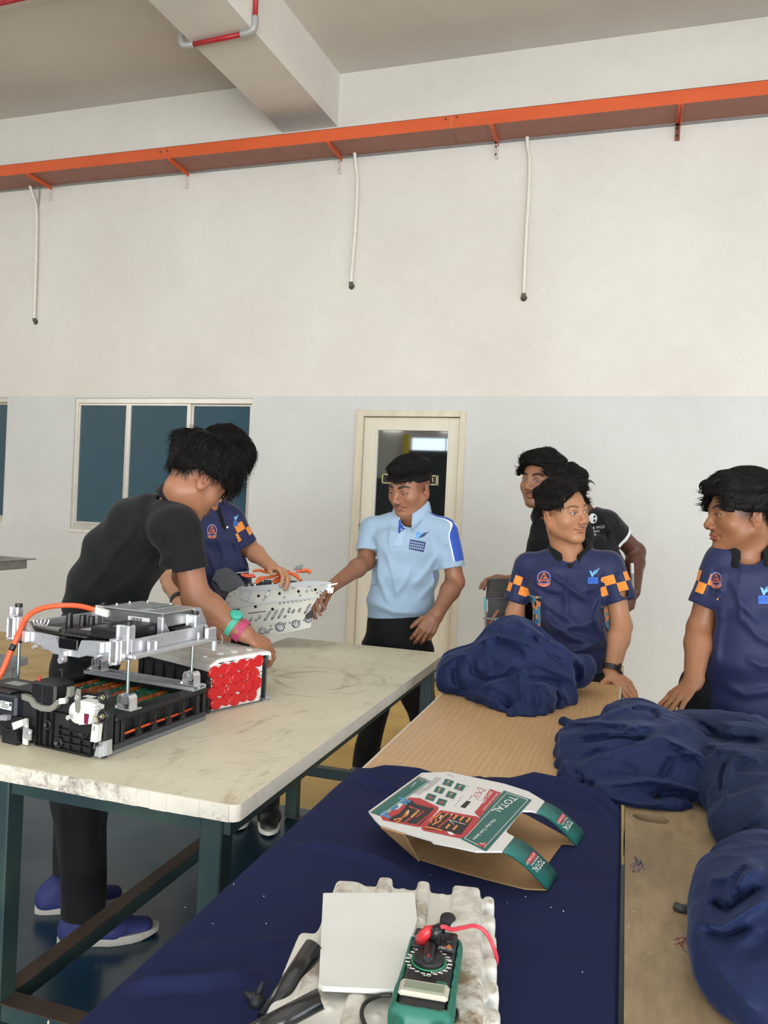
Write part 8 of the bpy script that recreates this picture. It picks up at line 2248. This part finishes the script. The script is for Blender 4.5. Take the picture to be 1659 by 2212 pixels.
# ---------------------------------------------------------------- multimeter
def meter():
    z = ZT+.036; far, nr = onz(*Z3(1172, 462), z), onz(*Z3(1070, 925), z-.0); y = unit(far-nr); x0, x1 = onz(*Z3(945, 720), z), onz(*Z3(1262, 800), z)
    pf = PF_((far+nr)/2, np.cross(y, [0, 0, 1]), y); L = np.linalg.norm(far-nr)+.018; Wd = .072*L/.185
    root = thing('multimeter', 'digital multimeter in a green rubber holster lying on the styrofoam block', 'multimeter', tuple(pf.o-np.array([0, 0, .03])))
    GR = mat('green_rubber', '1f6656', .5, bump=.1, bscale=300); BK = mat('meter_black', '18191b', .45); CRM = mat('cream_bezel', 'b9b5a5', .4); LCD = mat('lcd_grey_green', '7f8a76', .25, coat=.5); PW = mat('white_print', 'dcdcd8', .5); RING = mat('green_ring', '2f9060', .4); RD = mat('red_plug', 'c42b33', .35); RL = mat('red_lead', 'd8404e', .4); BL = mat('black_lead', '17181a', .4); OP = mat('orange_print', 'd07a3a', .5)
    R = pf.R; W = pf.W
    v = Vol(pf.o-.14, pf.o+.14, .0026)
    v.rbox(W(0, 0, -.016), (Wd, L, .036), R, .014); v.rbox(W(0, -L*.30, -.015), (Wd+.003, L*.38, .040), R, .014, k=.003)
    v.rbox(W(0, .004, .0), (Wd-.012, L-.016, .022), R, .007, mode='s', k=.002)
    for s in (-1, 1): v.rbox(W(s*.022, -L/2-.006, -.012), (.012, .022, .018), R, .004, k=.002)
    V, F = v.mesh(1); pmesh('holster', V, F, GR, root, True)
    T = (R, pf.o)
    b = MB(T=T); bw = Wd-.014; b.box((0, .004, -.005), (bw, L-.019, .014), None, .004); b.build('meter_body', BK, root)
    b = MB(T=T); b.box((0, L/2-.030, .0030), (bw, .040, .005), None, .002); b.build('jack_panel', mat('meter_dark_grey', '232427', .5), root)
    b = MB(T=T); b.box((0, -L*.27, .0035), (Wd*.82, L*.155, .007), None, .004); bz_ = b.build('lcd_bezel', CRM, root)
    b = MB(T=T); b.box((0, -L*.27, .0072), (Wd*.66, L*.085, .0015), None, .0006); b.build('lcd_window', LCD, root)
    dc = (-.002, L*.065); rr = Wd*.29
    MB(T=T).lathe([(rr*1.06, .0016), (rr*1.06, .0028), (rr*.98, .0030), (rr*.98, .0018)], (dc[0], dc[1], .001), (0, 0, 1), 40).build('dial_ring', RING, root)
    MB(T=T).lathe([(rr*.93, .0), (rr*.93, .005), (rr*.88, .007), (.001, .007)], (dc[0], dc[1], .002), (0, 0, 1), 36).build('dial_disc', BK, root)
    kd = MB(T=T); kd.box((dc[0], dc[1], .012), (.012, rr*1.8, .010), rotz(.04), .003); kn = kd.build('dial_knob', BK, root)
    MB(T=T).box((dc[0]+.001, dc[1]-rr*.72, .0173), (.0016, rr*.3, .0006)).build('knob_mark', mat('red_print', ''), kn)
    mk = MB(T=T)
    for i in range(22):
        a = math.pi*2*i/22; c, s = math.cos(a), math.sin(a); r_ = rr*1.28
        if abs(s) > .97 and s > 0: continue
        mk.box((dc[0]+c*r_, dc[1]+s*r_*1.02, .0026), (.0050, .0016, .0006), None); 
    for i in range(6): mk.box((-bw*.42+i*.003, L*.19, .0026), (.0012, .0012, .0006))
    mk.build('range_markings', PW, root, kind='stuff')
    arc = MB(T=T); 
    for i in range(16):
        a = -math.pi*.05-math.pi*.35*i/15; arc.box((dc[0]+math.cos(a)*rr*1.13, dc[1]+math.sin(a)*rr*1.13, .0028), (.0030, .0018, .0006), rotz(a+math.pi/2))
    arc.build('range_arc', PW, root, kind='stuff')
    def tx(s, x, y, size, m=PW):
        V_, F_ = text_mesh(s, size); Wv = [pf.W(x-vx, y-vy, .0030+.003*(y > L/2-.05)) for vx, vy, vz in V_]; pmesh('lettering', Wv, [f[::1] for f in F_], m, root)
    tx('1000V', bw*.30, L/2-.045, .0055); tx('MULTIMETER', -bw*.02, L/2-.030, .0050); tx('CE', -bw*.30, L*.10, .009); tx('OFF', .004, dc[1]-rr*1.38, .0050); tx('V~', -bw*.36, dc[1]-rr*.9, .0050); tx('10A MAX', bw*.45, L/2-.048, .0042); tx('200m', bw*.46, dc[1]+rr*.5, .0042)
    for x in (-.002, .018): MB(T=T).prism([(x-.004, L/2-.046), (x+.004, L/2-.046), (x, L/2-.039)], (0, 0, .0056), (1, 0, 0), (0, 1, 0), .0005).build('warning_triangle', OP, root)
    MB(T=T).box((.0+bw*.33, -L*.165, .003), (.012, .005, .003), None, .001).build('hold_button', GR, root)
    jx = (-bw*.30, -.001, bw*.30); jy = L/2-.022
    for x in jx: MB(T=T).lathe([(.0075, 0), (.0075, .0015), (.005, .0015), (.005, .0005), (.0005, .0005)], (x, jy-.006, .0055), (0, 0, 1), 18).build('jack', BL, root)
    # plugs and leads
    Pp = lambda X, Y, zz: onz(*Z3(X, Y), zz)
    r1, r2 = Pp(1078, 500, z+.008), Pp(1118, 442, z+.026)
    m = MB(); m.tube([r1, r1+(r2-r1)*.45, r2, Pp(1160, 425, z+.026)], [.0078, .0072, .006, .0032], 12); m.build('red_plug', RD, root)
    m = MB(); m.tube([Pp(1163, 520, z+.006), Pp(1162, 470, z+.020), Pp(1170, 435, z+.032)], [.0075, .0070, .0055], 12); m.build('black_plug', BL, root)
    m = MB().tube(spline([Pp(1160, 425, z+.026), Pp(1215, 420, z+.025), Pp(1262, 437, z+.010), Pp(1330, 425, z-.0), Pp(1400, 415, z-.01), Pp(1462, 452, z-.018), Pp(1505, 530, z-.03), Pp(1530, 615, z-.05), Pp(1512, 675, z-.07)], 8), .0026, 8); m.build('red_lead', RL, root)
    m = MB().tube(spline([Pp(1170, 435, z+.032), Pp(1180, 410, z+.03), Pp(1205, 425, z+.02), Pp(1212, 455, z+.012)], 6), .0024, 8); m.build('black_lead', BL, root)
    m = MB().tube(spline([Pp(905, 828, ZT+.008), Pp(830, 832, ZT+.006), Pp(750, 870, ZT+.004), Pp(722, 930, ZT+.004), Pp(740, 1000, ZT+.004), Pp(780, 1080, ZT+.004)], 8), .0024, 8); m.build('black_lead', BL, root)
    m = MB().tube(spline([Pp(1258, 850, ZT+.01), Pp(1270, 900, ZT+.006), Pp(1235, 960, ZT+.004), Pp(1180, 1010, ZT+.004), Pp(1120, 1080, ZT+.004)], 8), .0024, 8); m.build('black_lead', BL, root)
    m = MB().tube(spline([Pp(1250, 905, ZT+.004), Pp(1290, 925, ZT+.004), Pp(1285, 980, ZT+.004), Pp(1220, 1040, ZT+.004)], 8), .0024, 8); m.build('black_lead', BL, root)
meter()
p = onz(967, 1996, ZT-.004)
cp = MB().lathe([(.001, 0), (.0105, 0), (.0110, .003), (.0105, .010), (.008, .012), (.001, .012)], p+np.array([0, 0, .0]), (.05, -.25, 1), 24).build('rubber_cap', mat('black_rubber', '1b1c1e', .6))
tag(cp, 'small round black rubber cap on the styrofoam block behind the multimeter', 'cap')
# ---------------------------------------------------------------- black plastic channels and wing plug
CHM = mat('glossy_black_channel', '141517', .22, coat=.3)
def channel(a, b, up, r, label, shift=(0, 0, 0)):
    a = np.array(a, float); b = np.array(b, float); d = unit(b-a); up = unit(np.array(up, float)-d*np.dot(up, d)); s = np.cross(d, up)
    V = []; n = 14
    prof = [(math.cos(t)*r, math.sin(t)*r*.9) for t in np.linspace(math.pi*1.12, -math.pi*.12, n)]
    prof = [(prof[0][0]+r*.45, prof[0][1]-.001)]+prof+[(prof[-1][0]-r*.45, prof[-1][1]-.001)]
    for p in (a, b): V += [p+s*x+up*y for x, y in prof]
    k = len(prof); F = [(i, i+1, k+i+1, k+i) for i in range(k-1)]
    o = pmesh('plastic_channel', V, F, CHM, None, True); md = o.modifiers.new('t', 'SOLIDIFY'); md.thickness = .0022; md.offset = -1
    tag(o, label, 'channel', 'black channels by the styrofoam')
channel(onz(*Z3(438, 540), DZ+.070), onz(*Z3(150, 985), DZ+.030), (.35, -.1, 1), .0125, 'black plastic channel leaning along the left side of the styrofoam block')
channel(onz(*Z3(480, 850), DZ+.088), onz(*Z3(-60, 1130), DZ+.050), (-.25, -.45, 1), .0115, 'black plastic channel crossing the bottom edge, its open end by the envelope')
channel(onz(*Z3(392, 545), DZ+.050), onz(*Z3(120, 990), DZ+.020), (-.5, 0, 1), .006, 'narrow black plastic channel tucked left of the wider one')
wp = onz(556, 2158, DZ+.010); m = MB(); m.lathe([(.001, 0), (.011, 0), (.009, .006), (.006, .012), (.001, .014)], wp-np.array([0, 0, .006]), (0, 0, 1), 16); m.tube([wp+np.array([0, 0, .004]), wp+np.array([.004, .006, .018])], [.005, .0025], 10); m.tube([wp+np.array([-.003, 0, 0]), wp+np.array([-.018, .002, .002])], [.006, .003], 10)
tag(m.build('wing_plug', mat('black_rubber', '')), 'small black winged plug lying on the navy tablecloth at the bottom left', 'plug', kind=None)

# ================================================================ metal plate with cables carried by two men
def plate():
    def Z5(X, Y): return (430+X/5.352, 1200+Y/5.352)
    A, Bq = ony(*Z5(440, 372), 2.84), ony(*Z5(1530, 300), 2.98)
    x = unit(Bq-A); x[2] = 0; x = unit(x); dn = np.array([0, 0, 1.0])-.22*np.array([-x[1], x[0], 0])*-1
    pf = PF_(A, x, (0, 0, 1)+.25*np.array([x[1]*-1, x[0], 0])*1.0)
    root = thing('motor_cover', 'silver pressed metal plate with orange cables carried between two men over the table', 'metal plate', tuple(ony(*Z5(900, 600), 2.9)))
    PL = mat('pressed_steel', '9c9a90', .36, .7, noise=.12, nscale=7, stretch=(1, 1, 1)); PLL = mat('light_steel', '8e8f8f', .32, .8); DK = mat('dark_grey_shell', '3b3e41', .4)
    s = 1 if np.dot(pf.n, CF) < 0 else -1      # s*n points to the camera
    Sl = lambda poly, off, h, m, name, lab=None: pf.slab([Z5(*q) for q in poly], s*off, -s*h, m, name, root, lab)
    Sl([(300, 520), (345, 432), (440, 385), (1500, 330), (1475, 400), (1440, 480), (340, 602), (292, 590)], 0, .003, PL, 'upper_panel')
    Sl([(340, 602), (1440, 480), (1370, 500), (1225, 700), (1300, 640), (1328, 680), (1288, 830), (1150, 862), (960, 905), (770, 942), (560, 960), (430, 700)], -.004, .003, PL, 'lower_panel')
    Sl([(440, 368), (1320, 290), (1530, 305), (1528, 330), (1150, 365), (690, 408), (452, 392)], .012, .012, PLL, 'top_flange')
    Sl([(338, 596), (860, 520), (1450, 470), (1450, 486), (860, 545), (345, 616)], .004, .006, PLL, 'bend_ridge')
    Sl([(370, 628), (470, 614), (430, 700)], .002, .001, mat('black_shadow_hole', '101113', .8), 'cut_out')
    for (a, b) in (((565, 665), (770, 638)), ((640, 745), (680, 738)), ((810, 852), (850, 846))):
        Sl([a, b, (b[0], b[1]+9), (a[0], a[1]+9)], .001, .003, mat('dark_bolt', '3a302c', .6), 'slot')
    for (a, b) in (((830, 640), (752, 755)), ((905, 625), (835, 745)), ((980, 605), (912, 730)), ((1105, 620), (1075, 665)), ((1172, 608), (1150, 655)), ((1290, 555), (1215, 675)), ((1050, 600), (1030, 665)), ((1005, 690), (985, 720)), ((710, 690), (690, 730)), ((610, 715), (585, 760)), ((810, 862), (780, 900))):
        p, q = pf.P(*Z5(*a)), pf.P(*Z5(*b)); MB().tube([p, p+(q-p)*.1, p+(q-p)*.9, q], [.001, .0045, .0045, .001], 10).build('stiffening_bead', PLL, root)
    for (a, b) in (((820, 395), (760, 490)), ((1290, 340), (1240, 430))):
        p, q = pf.P(*Z5(*a), s*.004), pf.P(*Z5(*b), s*.004); MB().tube([p, q], .0045, 10).build('locating_rod', ALB, root)
    dots = [(412, 440), (985, 485), (1170, 462), (1365, 436), (1305, 405), (365, 470), (338, 545), (750, 512)]+[(935+i*48, 552-i*7) for i in range(8)]+[(830+i*55, 812-i*9) for i in range(9)]
    for (X, Y) in dots:
        p = pf.P(*Z5(X, Y)); MB().lathe([(.0045, 0), (.0045, .002), (.002, .003), (.0005, .003)], p, pf.n*s, 10).build('rivet', PLL, root)
    for (X, Y) in ((688, 468), (930, 440), (1150, 415), (1345, 395), (652, 592), (850, 620)):
        p = pf.P(*Z5(X, Y)); MB().lathe([(.0062, 0), (.0062, .0006), (.0005, .0006)], p, pf.n*s, 14).build('bolt_hole', mat('black_shadow_hole', ''), root)
    for (X, Y, r) in ((935, 825, .017), (1118, 790, .015), (1265, 735, .014), (730, 870, .013)):
        p = pf.P(*Z5(X, Y)); MB().lathe([(r*1.2, 0), (r, .005), (r*.7, .006), (r*.6, .001), (r*.2, .001), (.0005, .003)], p, pf.n*s, 7, smooth=False).build('pressed_boss', PLL, root)
    p = pf.P(*Z5(1090, 372), s*.012); MB().lathe([(.006, 0), (.006, .004), (.0005, .006)], p, pf.n*s, 12).build('bolt_head', ALB, root)
    # brackets on the face
    for (poly, h) in (([(500, 410), (600, 420), (560, 530), (470, 500)], .02), ([(1410, 350), (1470, 350), (1440, 430), (1390, 400)], .018), ([(1385, 410), (1440, 440), (1420, 465)], .01)):
        Sl(poly, h, h, PLL, 'face_bracket')
    Sl([(560, 525), (600, 500), (640, 555), (590, 545)], .012, .006, PLL, 'bracket_tab')
    Sl([(1228, 690), (1300, 625), (1326, 675), (1320, 712), (1235, 735)], .006, .02, mat('dark_rubber', '25211e', .6), 'rubber_mount')
    Sl([(1460, 400), (1470, 335), (1600, 318), (1600, 330), (1530, 345), (1500, 440)], .0, .01, ALB, 'side_lug'); Sl([(1515, 375), (1558, 365), (1548, 430), (1512, 440)], .006, .014, WPL, 'white_clip'); Sl([(1425, 455), (1450, 455), (1452, 495), (1420, 500)], .006, .01, WPL, 'white_clip')
    # tray behind the flange with components
    back = -pf.n*s; back[2] = 0; back = unit(back)
    tp = PF_(A+back*.01, x, back); up = np.array([0, 0, 1.0]); Tt = (np.stack([x, back, up], 1), A)
    Wt = np.dot(Bq-A, x)
    b = MB(T=Tt); b.bb((-.02, .008, -.05), (Wt*.93, .16, -.012), .004); b.build('tray', DK, root)
    rs = np.random.RandomState(11)
    for i in range(9):
        b = MB(T=Tt); xx = .03+i*Wt*.092; b.bb((xx, .03+.02*(i % 3), -.012), (xx+.032, .10+.015*(i % 2), .012+.008*(i % 3)), .003); b.build('black_block', BP, root)
    for i in range(14):
        b = MB(T=Tt); xx = .02+i*Wt*.066; yy = .014+.02*(i % 2); b.cyl((xx, yy, -.012), (xx, yy, .006+.006*(i % 3)), .0055, n=10); b.cyl((xx, yy, .0), (xx, yy, .004), .009, n=6); b.build('terminal_stud', ALB, root)
    def q(X, Y, off): return tp.o*0+onp(*Z5(X, Y), A+back*off, back)
    for pts, r in (([(660, 330), (690, 265), (760, 255), (850, 245), (960, 190)], .006), ([(870, 310), (930, 250), (960, 195), (900, 150), (820, 120)], .007), ([(980, 290), (965, 230), (960, 190)], .006), ([(940, 305), (900, 265), (850, 300)], .005), ([(960, 190), (1060, 210), (1120, 240), (1180, 290)], .006), ([(1180, 180), (1240, 165), (1285, 185), (1270, 200)], .006), ([(620, 180), (700, 170), (760, 190), (850, 200)], .006), ([(780, 160), (860, 145), (930, 180), (1050, 185)], .007), ([(1050, 200), (1130, 225), (1150, 270)], .005), ([(680, 320), (700, 290), (760, 265)], .005), ([(860, 320), (900, 310), (930, 280)], .005)):
        MB().tube(spline([q(X, Y, .03+.06*(330-Y)/200) for X, Y in pts], 6), r, 10).build('orange_cable', mat('deep_orange_cable', 'd4602a', .45), root)
    Sl([(480, 205), (640, 215), (655, 245), (560, 255), (490, 235)], -.05, .02, mat('red_orange_cap', 'd2512f', .45), 'orange_cover'); Sl([(750, 165), (800, 118), (900, 120), (930, 170), (850, 190)], -.09, .02, mat('deep_orange_cable', ''), 'orange_glove'); Sl([(1115, 165), (1280, 160), (1290, 190), (1130, 195)], -.09, .015, mat('red_orange_cap', ''), 'orange_cover')
    Sl([(430, 195), (640, 180), (640, 188), (435, 205)], -.11, .004, ALB, 'back_rail')
    # curved dark shells
    Sl([(150, 275), (200, 168), (320, 135), (372, 160), (480, 255), (545, 355), (440, 372), (345, 425), (250, 400), (200, 310)], -.02, .006, DK, 'curved_shell'); Sl([(1085, 165), (1120, 125), (1190, 100), (1205, 108), (1190, 165)], -.12, .005, mat('grey_shell', '6f7376', .4), 'curved_shell')
    Sl([(150, 285), (250, 400), (345, 430), (300, 500), (200, 420), (150, 330)], -.03, .012, BP, 'black_duct')
    p = [(160, 840), (250, 800), (340, 850), (320, 900), (200, 880)]
    Sl(p, .02, .03, BP, 'black_duct')
plate()

# ================================================================ slatted black module held by the moustached man
def grille():
    def Zc(X, Y): return (950+X/3.318, 930+Y/3.318)
    z = ony(*Zc(330, 1195), 3.28)[2]; A = ony(*Zc(330, 1195), 3.28); Bq = ony(*Zc(610, 1200), 3.30); x = unit(Bq-A)
    back = np.array([0.06, 1, 0]); pf = PF_(A, x, (0, 0, 1)); s = 1 if np.dot(pf.n, CF) < 0 else -1
    root = thing('air_filter_module', 'black slatted battery module with grey frame held behind the centre man', 'module', tuple(A-np.array([0, 0, .1])))
    DP_ = mat('slat_black', '1b1a19', .5); top = PF_(A, x, (0, 1, .62)); st = 1 if top.n[2] > 0 else -1
    T = (top.R, A); Wd = np.dot(Bq-A, x); dd = top.p(*Zc(385, 1062))[1]
    b = MB(T=T); b.bb((.0, 0, -.012*st), (Wd, dd, -.004*st)); b.build('top_panel', DP_, root)
    for i in range(11):
        b = MB(T=T); y = dd*(i+.3)/11; b.bb((.004+y*.1, y, -.004*st), (Wd, y+dd*.045, .004*st), .001); b.build('slat', mat('slat_grey', '3c3a37', .45), root)
    Sl = lambda poly, off, h, m, name: pf.slab([Zc(*q) for q in poly], s*off, -s*h, m, name, root)
    Sl([(345, 1200), (610, 1200), (610, 1345), (345, 1345)], -.01, .06, DP_, 'module_body')
    G = mat('grey_bracket_bar', '74777a', .45)
    Sl([(320, 1200), (332, 1200), (334, 1412), (320, 1412)], .004, .012, G, 'frame_post'); Sl([(310, 1342), (612, 1345), (612, 1357), (310, 1354)], .006, .01, G, 'frame_bar'); Sl([(330, 1195), (610, 1198), (610, 1212), (330, 1210)], .004, .008, DP_, 'top_lip')
    Sl([(313, 1200), (330, 1200), (330, 1288), (313, 1285)], .01, .014, mat('teal_tab', '2f8f93', .4), 'teal_tab'); Sl([(598, 1240), (612, 1240), (612, 1412), (600, 1412)], .004, .012, G, 'frame_post')
    Sl([(382, 1052), (410, 1054), (410, 1066), (384, 1066)], .0, .02, DP_, 'corner_knob')
grille()
